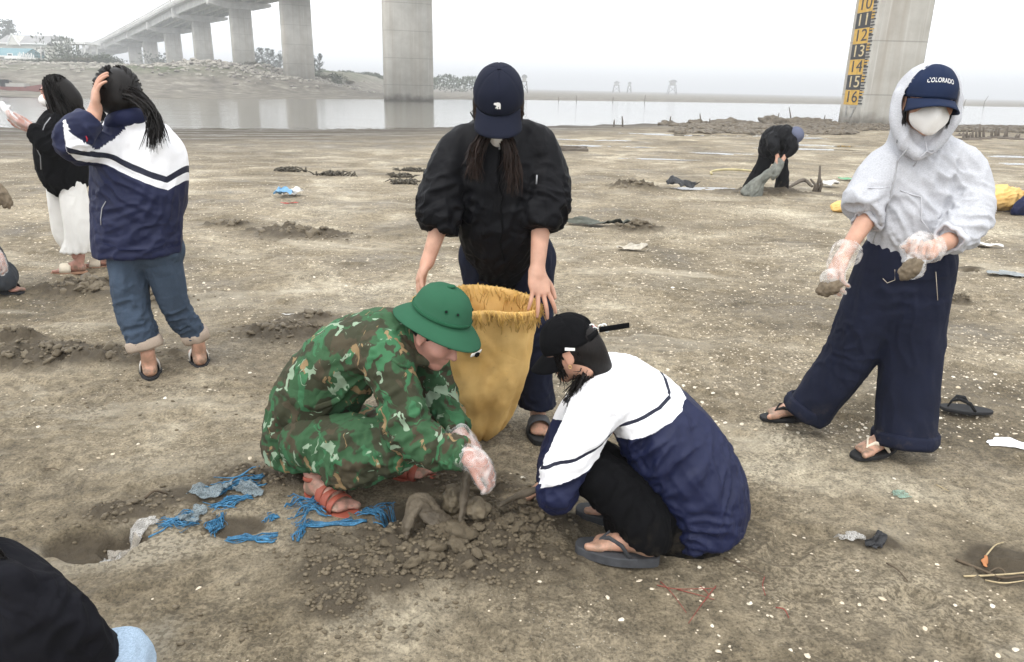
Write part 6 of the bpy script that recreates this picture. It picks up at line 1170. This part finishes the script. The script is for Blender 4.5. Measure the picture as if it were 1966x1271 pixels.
def foreground():
    J = P; y = 1.42; r = person('crouching person in black hooded top and pale blue jeans, back to the sacks', (P(60, 1250, y)[0]-.05, y)); X = np.array([1., 0, 0])
    A = frame((-.5, .6, -.5), (0, 0, 1)); hc = J(-95, 1010, 1.38); put('body', join(skin(head_prims(hc, A, .97, [J(-60, 1075, 1.38), J(-30, 1120, 1.38)]), .006, 1), skin([Tube([J(-30, 1120, 1.38), J(40, 1280, 1.40), J(110, 1400, 1.42)], [.10, .12, .12])], .015, 1)), SKIN, r)
    V, Q = skin([Ball(hc-.012*A[1]+.016*A[2], np.array([.088, .106, .105]), .02, A)], .008, 1, [(hc+.05*A[1], A[1])]); put('hair', (V, Q), HAIR, r); rng = np.random.RandomState(5); ro, mi, ti = [], [], []
    for k in range(120): ro.append(hc+np.array([.07, -.02, -.03])+rng.normal(0, .01, 3)); mi.append(J(-8+rng.normal(0, 5), 1040+rng.normal(0, 8), 1.30)); ti.append(J(2+rng.normal(0, 6), 1085+rng.normal(0, 8), 1.31))
    put('hair', strands(ro, ti, mi, rng, .004, 6, .003), HAIR, r)
    jk = [Tube([J(-40, 1120, 1.36), J(0, 1200, 1.36), J(60, 1310, 1.38), J(100, 1400, 1.40)], [[.13, .10], [.165, .14], [.17, .15], [.15, .14]], nrm((.8, -.2, -.45)), .05), Tube([J(20, 1140, 1.34), J(90, 1175, 1.33), J(150, 1225, 1.36), J(190, 1265, 1.42), J(190, 1290, 1.5)], [.065, .066, .060, .055, .05], None, .05), Tube([J(-40, 1100, 1.30), J(20, 1112, 1.29), J(62, 1150, 1.30), J(40, 1190, 1.28)], [.032, .034, .034, .028], None, .03)]
    V, Q = skin(jk, .007, 2); V = folds(V, Q, [(.006, .07, (.5, .2, -.8), None, 0), (.014, .05, (.5, .3, .9), J(130, 1200, 1.28), .10), (.012, .045, (.5, .2, -.9), J(170, 1245, 1.30), .08), (.010, .05, (.9, .2, -.6), J(60, 1150, 1.26), .08)], 89); put('hooded_top', (V, Q), BLACKH, r)
    kn = J(232, 1262, 1.44); V, Q = skin([Tube([J(120, 1420, 1.42), J(170, 1320, 1.42), kn+np.array([-.01, 0, -.02])], [.10, .085, .068], None, .04), Tube([kn, J(240, 1330, 1.44), J(200, 1420, 1.5)], [.068, .06, .06], None, .04)], .007, 2); V = folds(V, Q, [(.006, .05, (.5, .2, .8), None, 0)], 97); put('jeans', (V, Q), JEANL, r)
    fa = G(160, 1400); fa = np.array([fa[0], fa[1], .085]); sandal(fa, (.3, .9), RUBB, RUBB, r, 'slide')
foreground()
# ================================================================== things lying on the mud
rng = np.random.RandomState(77)
_ly, _lt = np.geomspace(1.0, 12, 700), np.linspace(-1, 1, 700); _LY, _LT = np.meshgrid(_ly, _lt, indexing='ij'); _LZ = ground((_LT*_LY).ravel(), _LY.ravel()).reshape(_LY.shape)
def gz0(x, y):
    i = min(max(int(np.log(max(y, 1.0))/np.log(12)*699), 0), 699); j = min(max(int((x/y+1)/2*699), 0), 699); return float(_LZ[i, j])
CLODM = NT('mud_clod'); t = CLODM; c = t.coord(); rn = t.n('ObjectInfo').outputs['Random']
k = t.ramp(t.noise(c, 30, 5, .65), [(.3, (.072, .056, .036)), (.6, (.15, .118, .075)), (.8, (.24, .195, .13))]); k = t.mix(t.math('MULTIPLY', rn, .45), k, (.20, .165, .11))
CLODM = t.done(k, t.ramp(t.noise(c, 20, 3), [(.4, .34), (.65, .75)]), t.bump(t.noise(c, 160, 5, .7), .7, .006), .35)
def clod_mesh(seed):
    V, Fc = ICO[2 if seed < 4 else 1]; V = V.copy(); n = fbm(V*1.3+seed*9, 3, .6); V = V*(1+.55*n[:, None])*np.array([1.2, .95, .75]); V = V+.10*np.round(V*2.2)/2.2*.5; return mesh_of('clod', V, Fc, True, [CLODM])
CL_M = [clod_mesh(s) for s in range(9)]
def clods(parent, u, v, rx, ry, n, s0, s1, seed):
    g = np.random.RandomState(seed); c0 = G(u, v); o = np.array(parent.location)
    for k in range(n):
        a = g.uniform(0, 6.283); q = g.rand()**.7; x = c0[0]+math.cos(a)*q*rx; y = c0[1]+math.sin(a)*q*ry; s = (s0+(s1-s0)*g.rand()**2.6)*(1.15-.5*q)
        ob = obj('clod', CL_M[g.randint(9)], parent, (x-o[0], y-o[1], gz0(x, y)+s*.02-o[2])); ob.scale = (s*g.uniform(.8, 1.4), s*g.uniform(.8, 1.3), s*g.uniform(.7, 1.1)); ob.rotation_euler = tuple(g.uniform(-.6, .6, 2))+(g.uniform(0, 6.28),)
def heap(label, spots):
    c0 = G(spots[0][0], spots[0][1]); r = thing('mud_heap', label, 'mud heap', (c0[0], c0[1], gz(c0[0], c0[1])))
    for i, s in enumerate(spots): clods(r, *s, seed=hash_i(label)+i)
    return r
def hash_i(s): return sum(ord(ch)*(i+3) for i, ch in enumerate(s)) % 100000
heap('broad spread of dug dark mud clods between the soldier and squatting girl', [(830, 1085, .32, .12, 95, .006, .024), (930, 1040, .22, .12, 60, .008, .032), (720, 1112, .14, .07, 26, .005, .018), (1010, 1020, .12, .12, 30, .006, .026), (650, 1160, .08, .06, 18, .004, .016), (910, 945, .15, .06, 22, .008, .024), (870, 1045, .12, .05, 12, .02, .036)])
heap('churned mud heap close behind the soldier\'s back', [(545, 642, .24, .13, 36, .008, .03), (605, 616, .14, .08, 18, .01, .034)])
heap('lumpy mud heap beside the feet of the white trousered girl', [(165, 560, .30, .14, 44, .012, .045)])
heap('mud lumps heaped behind the rolled jeans of the back turned girl', [(290, 578, .2, .14, 24, .012, .04)])
heap('tall mud lumps with a long trail of clods leading to the back turned girl\'s sandals', [(25, 660, .18, .10, 26, .015, .06), (160, 688, .5, .14, 60, .008, .034), (70, 700, .25, .1, 20, .008, .03)])
heap('small scatter of mud clods left of the longer mud ridge', [(440, 432, .22, .14, 22, .015, .05)])
heap('long ridge of mud clods on the open flat', [(575, 452, .5, .18, 42, .015, .055), (530, 445, .2, .1, 12, .015, .05)])
heap('little mud lump beside the hooded girl\'s dark jeans', [(1838, 580, .09, .06, 10, .008, .035)])
heap('dark crumbly mud heap near the black plastic bag', [(1215, 362, .33, .16, 26, .02, .08), (1190, 364, .15, .08, 6, .02, .05)])
heap('mud crumbs at the end of the grey rag', [(1222, 440, .25, .16, 26, .015, .06)])
heap('mud rim and crumbs along the hole with white film', [(240, 985, .16, .05, 16, .005, .020), (300, 965, .15, .04, 10, .004, .016)])
heap('loose mud crumbs behind the soldier\'s sandals', [(520, 928, .2, .08, 22, .005, .018)])
heap('mud clumps under the net bag', [(1455, 376, .5, .12, 26, .02, .06)])
crm = MB(); gg = np.random.RandomState(55)
for u, v, rx, ry, n_ in ((830, 1080, .42, .16, 520), (930, 1030, .30, .16, 260), (700, 1115, .20, .10, 160), (655, 1170, .10, .06, 60), (1040, 1020, .16, .14, 120), (900, 930, .25, .08, 120), (540, 930, .3, .1, 140), (545, 640, .3, .16, 120), (160, 690, .55, .18, 160), (165, 560, .4, .18, 120), (300, 580, .3, .2, 80), (575, 452, .6, .25, 120), (250, 990, .25, .08, 90), (1838, 580, .15, .1, 30), (300, 760, .8, .25, 60), (600, 1220, .5, .1, 60)):
    c0 = G(u, v)
    for k in range(n_):
        x, y = c0[0]+gg.normal(0, rx*.55), c0[1]+gg.normal(0, ry*.6); s_ = gg.uniform(.0022, .0075)*(1+.25*c0[1]/3); crm.ico((x, y, gz0(x, y)+s_*.3), (s_*1.3, s_, s_*.8), 0, .6, gg)
tag(crm.build('mud_crumbs', CLODM, None, True), 'loose crumbs of dug mud scattered around the heaps', 'mud crumbs', kind='stuff')
# single large lumps and buried wood in the pit
def rock(name, label, cat, u, v, y, r_, seed, m=None, z=None):
    p = P(u, v, y); V, Fc = ICO[3]; V = V*np.asarray(r_); n = fbm(V/max(r_)*1.5+seed, 4, .55); V = V*(1+.35*n[:, None])
    return tag(obj(name, mesh_of(name, V, Fc, True, [m or WETMUD]), None, tuple(p)), label, cat)
rock('mud_lump', 'big smooth mud lump below the soldier\'s hands left of the upright wood', 'mud', 872, 962, 2.32, (.040, .05, .055), 1, CLODM); rock('mud_lump', 'big rounded mud lump right of the upright muddy wood', 'mud', 915, 978, 2.28, (.045, .05, .038), 2, CLODM); rock('mud_lump', 'mud lump hanging below the soldier\'s gloved fingers', 'mud', 935, 915, 2.24, (.03, .03, .035), 5, CLODM)
rock('stone', 'rough grey white stone at the tail of the clod spread', 'stone', 676, 1178, 1.86, (.022, .018, .018), 4, simple('grey_stone', (.34, .31, .26), .9, .4, 60, .8, 120))
def root(label, pts, rad, name='muddy_root', side=(0, 1, .3), m=None):
    pts = np.array(pts); p0 = pts[0]; V, Q = skin([Tube(pts, rad, side, .02)], .006, 1); V = folds(V, Q, [(.006, .02, pts[-1]-pts[0], None, 0), (.005, .05, (1, 1, 0), None, 0)], len(label)); r = thing(name, label, 'wood', tuple(p0)); put('wood', (V, Q), m or WETMUD, r)
root('curved muddy slab of wood arching over the pit', [P(775, 1035, 2.16), P(790, 985, 2.22), P(806, 962, 2.26), P(832, 990, 2.23), P(862, 1010, 2.22)], [[.034, .018], [.044, .016], [.044, .016], [.048, .017], [.036, .016]])
root('upright splintered muddy plank below the soldier\'s hands', [P(886, 1008, 2.22), P(889, 960, 2.27), P(897, 908, 2.32)], [[.012, .01], [.02, .013], [.022, .014]])
root('thin muddy branch lying towards the squatting girl\'s sleeve', [P(958, 972, 2.26), P(990, 955, 2.3), P(1028, 940, 2.34)], [.009, .011, .014])
# shells ------------------------------------------------------------------
SHELL = NT('shell_white'); t = SHELL; c = t.coord(); rn = t.n('ObjectInfo').outputs['Random']; k = t.mix(t.ramp(rn, [(.0, 0.), (1., 1.)]), (.66, .61, .51), (.52, .42, .29)); SHELL = t.done(k, .5, None, .4)
def shell_mesh(seed):
    g = np.random.RandomState(seed); n = 10; V = [(0, -.35, .32)]; 
    for k in range(n):
        a = 2*math.pi*k/n; r_ = 1+.12*g.randn()*.5; V.append((math.cos(a)*.55*r_, (math.sin(a)*.55-.1)*r_, .26))
    for k in range(n):
        a = 2*math.pi*k/n; r_ = 1+.10*g.randn(); V.append((math.cos(a)*r_, math.sin(a)*.85*r_+.1, -.03))
    return mesh_of('shell', V, [(0, 1+k, 1+(k+1) % n) for k in range(n)]+[(1+k, 1+n+k, 1+n+(k+1) % n) for k in range(n)]+[(1+k, 1+n+(k+1) % n, 1+(k+1) % n) for k in range(n)], True, [SHELL])
SH = [shell_mesh(s) for s in range(6)]
g = np.random.RandomState(123); spots = []
while len(spots) < 21000:
    u = g.uniform(-150, 2116, 4000); v = 262+(1290-262)*g.rand(4000)**1.35; dens = np.clip(.10+.90*sstep(900, 1350, u), 0, 1)*(1-.95*sstep(700, 930, v))+.75*sstep(720, 430, v)*sstep(262, 340, v); dens *= .25+1.3*np.clip(noise(np.stack([u*.006, v*.014, 0*u], 1))+.45, 0, 1)
    keep = g.rand(4000) < dens*.9
    for a, b in zip(u[keep], v[keep]):
        p = G(a, b); spots.append((p[0], p[1], (.0042+.0088*g.rand()**4.)*(1.3 if b < 560 else 1)))
spots = np.array(spots[:21000]); zs, wm, shd = ground(spots[:, 0], spots[:, 1], True); ok = (wm < .5) & (shd > 3); spots = spots[ok]; zs = zs[ok]
appar = spots[:, 2]/np.hypot(spots[:, 1], 1.5); order = np.argsort(-appar)
def shell_at(i, big):
    x, y, s = spots[i]; return x, y, zs[i]+s*.05, s
for i in order[:290]:
    x, y, z, s = shell_at(i, True); ob = obj('shell', SH[g.randint(6)], None, (x, y, z)); ob.scale = (s, s*g.uniform(.8, 1.1), s*g.uniform(.6, 1.2)); ob.rotation_euler = (g.uniform(-.4, .4), g.uniform(-.4, .4), g.uniform(0, 6.28)); tag(ob, 'small pale clam shell lying on the mud', 'shell', 'clam shells scattered over the mud')
rest = order[290:]; V = []; Fq = []; n = 5
ang = g.uniform(0, 6.28, len(rest))
pent = np.array([(math.cos(2*math.pi*k/n), math.sin(2*math.pi*k/n), -.05) for k in range(n)]+[(.1, .0, .42)])
for j, i in enumerate(rest):
    x, y, z, s = shell_at(i, False); ca, sa = math.cos(ang[j]), math.sin(ang[j]); q = pent*s*np.array([1, .75+.3*math.sin(j), 1]); V.append(np.stack([x+q[:, 0]*ca-q[:, 1]*sa, y+q[:, 0]*sa+q[:, 1]*ca, z+q[:, 2]], 1))
V = np.vstack(V); b_ = np.arange(len(rest))[:, None]*6; Fq = np.concatenate([b_+np.array([[k, (k+1) % n, 5]]) for k in range(n)])
tag(obj('shell_grit', mesh_of('shell_grit', V, Fq, True, [SHELL])), 'pale shell fragments strewn thickly over the mud flat', 'shell grit', kind='stuff')
# sheets and scraps ------------------------------------------------------
def film(name, col, alpha=.0, rough=.35, rib=True):
    t = NT(name); c = t.coord(); k = t.ramp(t.noise(c, 25, 4), [(.3, tuple(x*.6 for x in col)), (.7, col)]); t.done(k, rough, t.bump(t.noise(t.map(c, (14, 3, 14)), 12, 4), .7, .006), .4)
    if alpha:
        tb = t.n('BsdfTransparent'); ms = t.n('MixShader'); t.t.links.new(t.b.outputs[0], ms.inputs[1]); t.t.links.new(tb.outputs[0], ms.inputs[2]); t.set(ms.inputs[0], t.ramp(t.noise(t.map(c, (40, 6, 40)), 8, 4, .7), [(.45, alpha*.4), (.6, min(1, alpha*1.5))])); t.t.links.new(ms.outputs[0], t.out.inputs['Surface'])
    return t.m
DIRTF = film('dirty_white_film', (.40, .36, .30), .35); BLUEF = film('blue_net_film', (.05, .22, .42), .75); BLUEG = film('grey_blue_film', (.22, .27, .29), .5); WHITF = film('white_plastic_film', (.70, .68, .64)); CLEARF = film('clear_film', (.66, .64, .60), .8); GREYF = film('grey_plastic', (.27, .29, .29)); BLKF = film('black_plastic', (.012, .012, .014), 0, .4); GRNF = film('green_plastic', (.16, .42, .22)); RAG = film('grey_green_rag', (.10, .105, .085), 0, .9); YELF = SACK
def sheet(name, label, cat, u, v, L_, W_, ang, m, lift=.012, crump=.02, seed=0, taper=.5, n1=30, n2=16, fr=7., group=None):
    p = G(u, v); g = np.random.RandomState(seed); a = np.linspace(-.5, .5, n1); b = np.linspace(-.5, .5, n2); AA, BB = np.meshgrid(a, b, indexing='ij'); w_ = 1-taper*np.abs(AA*2)**1.5+.25*noise(np.stack([AA.ravel()*5+seed, AA.ravel()*0, AA.ravel()*0], 1)).reshape(AA.shape)
    x = AA*L_; y = BB*W_*w_+.15*W_*np.sin(AA*7+seed); R_ = rotz(ang); xy = np.stack([x.ravel(), y.ravel(), 0*x.ravel()], 1)@R_.T; q = np.stack([x.ravel()*.5*fr/max(L_, .05)*.5, y.ravel()*fr/max(W_, .05)*.35, 0*x.ravel()+seed*3.3], 1)
    h = (fbm(q+5, 3, .42)*.5+.5)**1.5*crump*1.5; X_, Y_ = xy[:, 0]+p[0]+.25*W_*noise(q*1.7+50), xy[:, 1]+p[1]+.25*W_*noise(q*1.7+90); Z_ = ground(X_, Y_)+lift+h; edge = np.maximum(np.abs(AA)*2, np.abs(BB)*2).ravel(); Z_ = Z_-lift*.6*edge**3
    idx = np.arange(n1*n2).reshape(n1, n2); Q = np.stack([idx[:-1, :-1], idx[1:, :-1], idx[1:, 1:], idx[:-1, 1:]], -1).reshape(-1, 4); c0 = np.array([p[0], p[1], gz(p[0], p[1])])
    ob = obj(name, mesh_of(name, np.stack([X_, Y_, Z_], 1)-c0, Q, True, [m]), None, tuple(c0)); sm = ob.modifiers.new('thickness', 'SOLIDIFY'); sm.thickness = .0015; return tag(ob, label, cat, group)
BLUER = film('blue_net_fibre', (.07, .26, .46), .25)
def ribbons(parent, u, v, l, w_, ang, seed):
    g = np.random.RandomState(seed); p = G(u, v); o = np.array(parent.location); mb = MB(); R_ = rotz(ang)
    for k in range(38):
        f0 = g.uniform(-.75, .3); f1 = min(.85, f0+g.uniform(.3, 1.1)); off = g.normal(0, .42)*w_; pts = []
        for j, f_ in enumerate(np.linspace(f0, f1, 7)):
            q = R_@np.array([f_*l, off*(1+.5*math.sin(f_*6+seed))+.12*w_*math.sin(f_*11+k)+g.normal(0, .04*w_), 0]); x, y = p[0]+q[0], p[1]+q[1]; pts.append(np.array([x, y, gz0(x, y)+.004+abs(math.sin(k*1.7+j*.55))*.35*w_*(1-abs(f_))])-o)
        wd = g.uniform(.0008, .0042); mb.tube(pts, [(wd, .0007)]*7, 4, side=(g.normal(0, .5), g.normal(0, .5), 1))
    tag(mb.build('strand', BLUER, parent), kind='stuff')
def scrap_pile(label, name, parts, cat='scrap'):
    c0 = G(parts[0][0], parts[0][1]); r = thing(name, label, cat, (c0[0], c0[1], gz(c0[0], c0[1])))
    for i, (u, v, l, w_, a, m, h) in enumerate(parts):
        if m is BLUEF: ribbons(r, u, v, l, w_, a, i*7+len(label)); continue
        o_ = sheet('strip', '', '', u, v, l, w_, a, m, .006, h, i*7+len(label)); o_.parent = r; o_.location = Vector(o_.location)-r.location
        for k_ in ('label', 'category'):
            if k_ in o_: del o_[k_]
    return r
scrap_pile('tangle of torn blue netting and grey film half buried left of the soldier', 'blue_net_tangle', [(440, 948, .16, .05, .5, BLUEF, .035), (400, 958, .16, .09, .2, BLUEG, .03), (370, 1000, .10, .06, .8, BLUEG, .02), (338, 1011, .10, .045, .1, BLUEF, .015), (414, 1015, .10, .03, 1.7, BLUEF, .015), (440, 975, .10, .035, .6, BLUEF, .02), (480, 955, .12, .05, -.2, BLUEG, .02)])
scrap_pile('knotted blue netting trapped under the soldier\'s near sandal', 'blue_net_tangle', [(585, 990, .10, .08, .4, BLUEF, .05), (578, 1030, .08, .03, 1.5, BLUEF, .012), (640, 1018, .14, .02, .12, BLUEF, .012), (722, 1003, .10, .05, -.2, BLUEF, .03), (760, 1010, .08, .03, -.1, BLUEG, .015)])
scrap_pile('flat blue net strips lying below the blue tangle', 'blue_net_strip', [(480, 1037, .11, .025, .05, BLUEF, .008), (520, 1000, .03, .02, 1.2, BLUEF, .006)])
scrap_pile('crumpled dirty white film half buried in the hole', 'plastic_film', [(232, 1030, .11, .08, .5, DIRTF, .02), (205, 1045, .10, .05, .9, CLEARF, .02), (275, 1010, .10, .05, .3, CLEARF, .02)])
scrap_pile('crumpled blue and white plastic bag with a bit of red on the flat', 'plastic_bag', [(545, 380, .24, .20, .3, film('pale_blue_film', (.20, .42, .66)), .12), (562, 376, .30, .20, -.2, WHITF, .10), (556, 391, .22, .05, 0., film('red_film', (.5, .08, .06)), .02)], 'plastic bag')
sheet('rag', 'long grey green rag twisted on the mud', 'rag', 1150, 434, .75, .22, -.05, RAG, .02, .06, 3)
sheet('plastic_bag', 'black plastic bag humped on the mud beside a puddle', 'plastic bag', 1308, 363, .50, .34, 0., BLKF, .03, .17, 4); sheet('plastic_scrap', 'green plastic scrap lying left of the hooded girl\'s elbow', 'scrap', 1636, 347, .5, .16, .1, GRNF, .02, .04, 5); sheet('plastic_film', 'white plastic film bunched beside the twisted driftwood', 'plastic film', 1585, 360, .45, .25, 0, WHITF, .03, .10, 6)
sheet('plastic_film', 'white grey film crumpled just right of the hooded girl\'s cuff', 'plastic film', 1876, 474, .45, .2, -.2, WHITF, .015, .05, 7); sheet('plastic_sheet', 'flat grey plastic sheet half sunk beyond the hooded girl', 'plastic sheet', 1940, 530, .42, .16, -.1, GREYF, .012, .03, 8); sheet('white_sheet', 'bright white plastic sheet lying near the lost flip flop', 'plastic sheet', 1945, 853, .20, .085, -.25, simple('bright_white', (.82, .82, .82), .5, .03), .008, .006, 9, .4)
sheet('plastic_film', 'pale crumpled scrap alone on the shelly mud behind the black cap', 'plastic film', 1215, 482, .30, .14, .1, film('cream_film', (.52, .47, .38)), .015, .05, 10); sheet('paper_scrap', 'small pale paper scrap behind the soldier\'s back', 'paper', 553, 605, .085, .02, .2, WHITF, .008, .008, 11); sheet('black_scrap', 'folded black plastic scrap beside a bit of clear film', 'scrap', 1680, 1052, .075, .045, .3, BLKF, .008, .03, 12); sheet('clear_film', 'scrap of clear film joined to the folded black scrap', 'plastic film', 1630, 1040, .09, .045, -.2, CLEARF, .006, .015, 13); sheet('green_net_scrap', 'faded pale green net scrap among the shells', 'scrap', 1728, 950, .08, .05, .1, film('faded_green_film', (.35, .5, .40), .7), .004, .01, 14)
def lying_sack(u, v, L_, H_, label, seed):
    p = G(u, v); r = thing('sack', label, 'sack', (p[0], p[1], gz(p[0], p[1]))); V, Q = skin([Tube([p+np.array([-L_/2, 0, H_*.35]), p+np.array([0, .05, H_*.5]), p+np.array([L_/2, .02, H_*.3])], [[H_*.35, H_*.3], [H_*.62, H_*.5], [H_*.3, H_*.3]], (0, 1, 0), .03)], .014, 1); V = folds(V, Q, [(.03, .12, (.4, .2, .9), None, 0), (.02, .06, (1, 0, .4), None, 0)], seed); put('bag', (V, Q), SACK, r)
lying_sack(1648, 408, .62, .18, 'yellow sack lying flat behind the hooded girl\'s elbow', 1); lying_sack(1922, 404, .72, .34, 'half filled yellow sack slumped beside the navy clad figure', 2)
# wood, twigs, stalks ---------------------------------------------------------
TWIG = simple('dry_twig', (.10, .075, .05), .9, .3, 30); STALK = simple('dry_stalk', (.40, .32, .19), .85, .3, 30); REDT = simple('red_root', (.22, .06, .045), .8, .3, 40)
def twig(name, label, px, r_, m, cat='twig', lift=.006, group=None):
    pts = [G(u, v) for u, v in px]; c0 = pts[0]; q = [np.array([p[0]-c0[0], p[1]-c0[1], gz(p[0], p[1])+lift+(lift*1.5 if 0 < i < len(pts)-1 else 0)]) for i, p in enumerate(pts)]; return tag(MB().tube(spline(q, 4), np.linspace(r_, r_*.6, len(spline(q, 4))), 6).build(name, m, None, True, (c0[0], c0[1], 0)), label, cat, group)
twig('twig', 'short dark stick lying below the black scrap', [(1702, 1086), (1722, 1104), (1742, 1119)], .0035, TWIG); twig('twig', 'forked dark branch lying in the dry stalks', [(1835, 1076), (1880, 1096), (1925, 1108), (1966, 1116), (2020, 1125)], .006, TWIG); twig('stalk', 'pale dry stalk crossing the dark branch', [(1850, 1108), (1900, 1105), (1966, 1100), (2010, 1096)], .004, STALK); twig('stalk', 'bent pale stalk below the dark branch', [(1890, 1120), (1925, 1132), (1966, 1122)], .003, STALK); twig('stalk', 'thin slanting stalk with a white tip above the dark branch', [(1892, 1072), (1908, 1058), (1926, 1045)], .003, STALK); twig('twig', 'looped dark twig beside the orange leaf', [(1895, 1098), (1915, 1092), (1930, 1100), (1918, 1110)], .0035, TWIG)
for k, px in enumerate([[(1262, 1120), (1300, 1130), (1375, 1126)], [(1268, 1112), (1290, 1140), (1318, 1176)], [(1375, 1122), (1350, 1155), (1322, 1195)], [(1300, 1128), (1340, 1140), (1372, 1148)], [(1345, 1122), (1360, 1140), (1352, 1152)]]): twig('red_root', 'fine reddish root strand on the mud below the squatting girl\'s hip', px, .0018, REDT, 'root', .003, 'red root strands')
twig('twig', 'long thin brown twig starting under the squatting girl', [(1390, 1068), (1430, 1090), (1472, 1105)], .003, TWIG); twig('red_root', 'short curled red strand hanging from the brown twig', [(1468, 1106), (1464, 1125), (1470, 1140)], .002, REDT, 'root'); twig('red_root', 'small red crinkled strand lying alone near bottom of the flat', [(1490, 1165), (1505, 1175), (1515, 1186)], .0025, REDT, 'root'); twig('stalk', 'pale straw lying among the shells', [(1797, 931), (1822, 943)], .0025, STALK)
twig('twig', 'short dark twig lying on the smooth mud left of the blue tangle', [(280, 968), (300, 963), (322, 956)], .006, TWIG); twig('twig', 'thin crooked twig near the left mud trail', [(85, 893), (100, 895), (113, 893)], .003, TWIG)
sheet('dry_leaf', 'orange brown dry leaf in the stalks', 'leaf', 1890, 1083, .035, .02, 1.2, simple('orange_leaf', (.40, .17, .07), .7), .006, .012, 15, .7, 10, 8)
# timber frame, driftwood and flip flop
p = G(1090, 288); r = thing('timber_frame', 'low rectangular timber frame lying on wet mud behind the black jacket', 'timber', (p[0], p[1], gz(p[0], p[1]))); r.rotation_euler = (0, 0, -.15)
for a, b, c_ in (((0, -.35, .04), (1.1, .12, .09), 0), ((0, .35, .05), (.95, .10, .08), 0), ((-.5, 0, .05), (.10, .6, .08), 0), ((.35, .05, .07), (.09, .62, .06), .3)): MB().box(a, b, rotz(c_)).build('plank', TIMB, r, False)
root('twisted driftwood with upright prongs beside the bending person', [G(1515, 366)+np.array([0, 0, .06]), G(1540, 362)+np.array([0, 0, .14]), G(1558, 365)+np.array([0, 0, .06])], [.02, .03, .018], 'driftwood', None, TIMB)
for k, (u, h) in enumerate(((1566, .42), (1572, .26), (1561, .2))):
    p = G(u, 367); tag(MB().tube([(0, 0, -.05), (.03, 0, h*.5), (.01-.04*k, 0, h)], [.03, .026, .014], 6).build('driftwood_stake', TIMB, None, True, (p[0], p[1], gz(p[0], p[1]))), ('tallest', 'middle', 'shortest')[k]+' dark prong standing by the twisted driftwood', 'stake')
tag(MB().tube(spline([(math.cos(a)*.5-.1, math.sin(a)*.32, .03+.05*math.sin(a)) for a in np.linspace(.2, 3.3, 8)], 4), .022, 6).build('rope', simple('straw_rope', (.42, .36, .20), .9), None, True, (*G(1425, 338)[:2], gz(*G(1425, 338)[:2]))), 'curved straw coloured rope lying behind the net bag', 'rope')
fp = G(1868, 800); ff = thing('flip_flop', 'lost black flip flop lying sole up beside scattered shells', 'flip flop', (fp[0], fp[1], gz(fp[0], fp[1])))
sh_ = sandal(np.array([fp[0]+.02, fp[1], gz(fp[0], fp[1])+.10]), (-.96, .2), RUBB, RUBB, ff, 'thong', 1., .24, .095, .016); 
for ch in list(sh_.children): ch.parent = ff
bpy.data.objects.remove(sh_)
# seaweed clumps
WEED = simple('dark_seaweed', (.075, .064, .046), .7, .4, 20, .5, 60)
for k, (u, v, w_, lb) in enumerate([(555, 329, .4, 'small dark seaweed clump lying beyond the blue and white bag'), (635, 337, .6, 'long low seaweed clump spread on the open flat'), (792, 328, .4, 0), (770, 341, .3, 0), (775, 353, .45, 0)]):
    p = G(u, v); m = MB(); g = np.random.RandomState(k)
    for q in range(46):
        a = g.uniform(0, 6.28); x, y = g.normal(0, w_*.28), g.normal(0, w_*.12); m.tube([(x, y, 0), (x+.07*math.cos(a), y+.05*math.sin(a), g.uniform(.03, .09)), (x+.16*math.cos(a), y+.1*math.sin(a), g.uniform(.0, .08))], [.016, .013, .006], 4)
    tag(m.build('seaweed_clump', WEED, None, True, (p[0], p[1], gz(p[0], p[1])-.01)), lb or 'dark tangled seaweed clump beside the black jacketed girl\'s sleeve', 'seaweed', None if lb else 'seaweed clumps by the sleeve')
# shallow puddles on the right of the flat
t = NT('puddle_water'); c = t.coord(); PUD = t.done((.10, .09, .07), .05, t.bump(t.noise(c, 6, 3), .05, .02), .5, IOR=1.33)
for k, (u, v, a, b) in enumerate([(1572, 268, .9, .35), (1590, 283, 1.1, .35), (1545, 290, 1.4, .3), (1360, 369, .75, .16), (1425, 300, 1.2, .25), (1880, 303, 1.8, .35), (1930, 318, 1.4, .25), (1180, 285, 1.2, .3), (1330, 262, 2.2, .5), (1480, 262, 1.8, .5), (1900, 256, 2.5, .8), (1150, 272, 1.5, .3), (1250, 310, 1.0, .16)]):
    p = G(u, v, -.05); g = np.random.RandomState(k); n = 40; ang = np.linspace(0, 2*np.pi, n, endpoint=False); rr = 1+.8*noise(np.stack([np.cos(ang)*1.6+k*4, np.sin(ang)*1.6, 0*ang], 1)); zz_ = float(np.mean(ground(p[0]+a*.6*np.cos(ang), p[1]+b*.6*np.sin(ang))))+.002; V = [(0, 0, 0)]+[(a*rr[i]*math.cos(ang[i]), b*rr[i]*math.sin(ang[i]), 0) for i in range(n)]
    tag(obj('puddle', mesh_of('puddle', V, [(0, 1+i, 1+(i+1) % n) for i in range(n)], True, [PUD]), None, (p[0], p[1], zz_)), kind='structure')
# ================================================================== haze: the air itself
t = NT('haze_air'); t.t.nodes.remove(t.b); pvn = t.n('VolumePrincipled'); pvn.inputs['Color'].default_value = (.96, .97, .98, 1); pvn.inputs['Density'].default_value = .0018; pvn.inputs['Anisotropy'].default_value = .2
t.t.links.new(pvn.outputs[0], t.out.inputs['Volume'])
hz = MB().box((0, 4400, 18), (16000, 9300, 52)).build('haze', t.m, None, False)
hz['kind'] = 'stuff'; hz['label'] = 'pale river haze filling the air over the flats'; hz['category'] = 'haze'
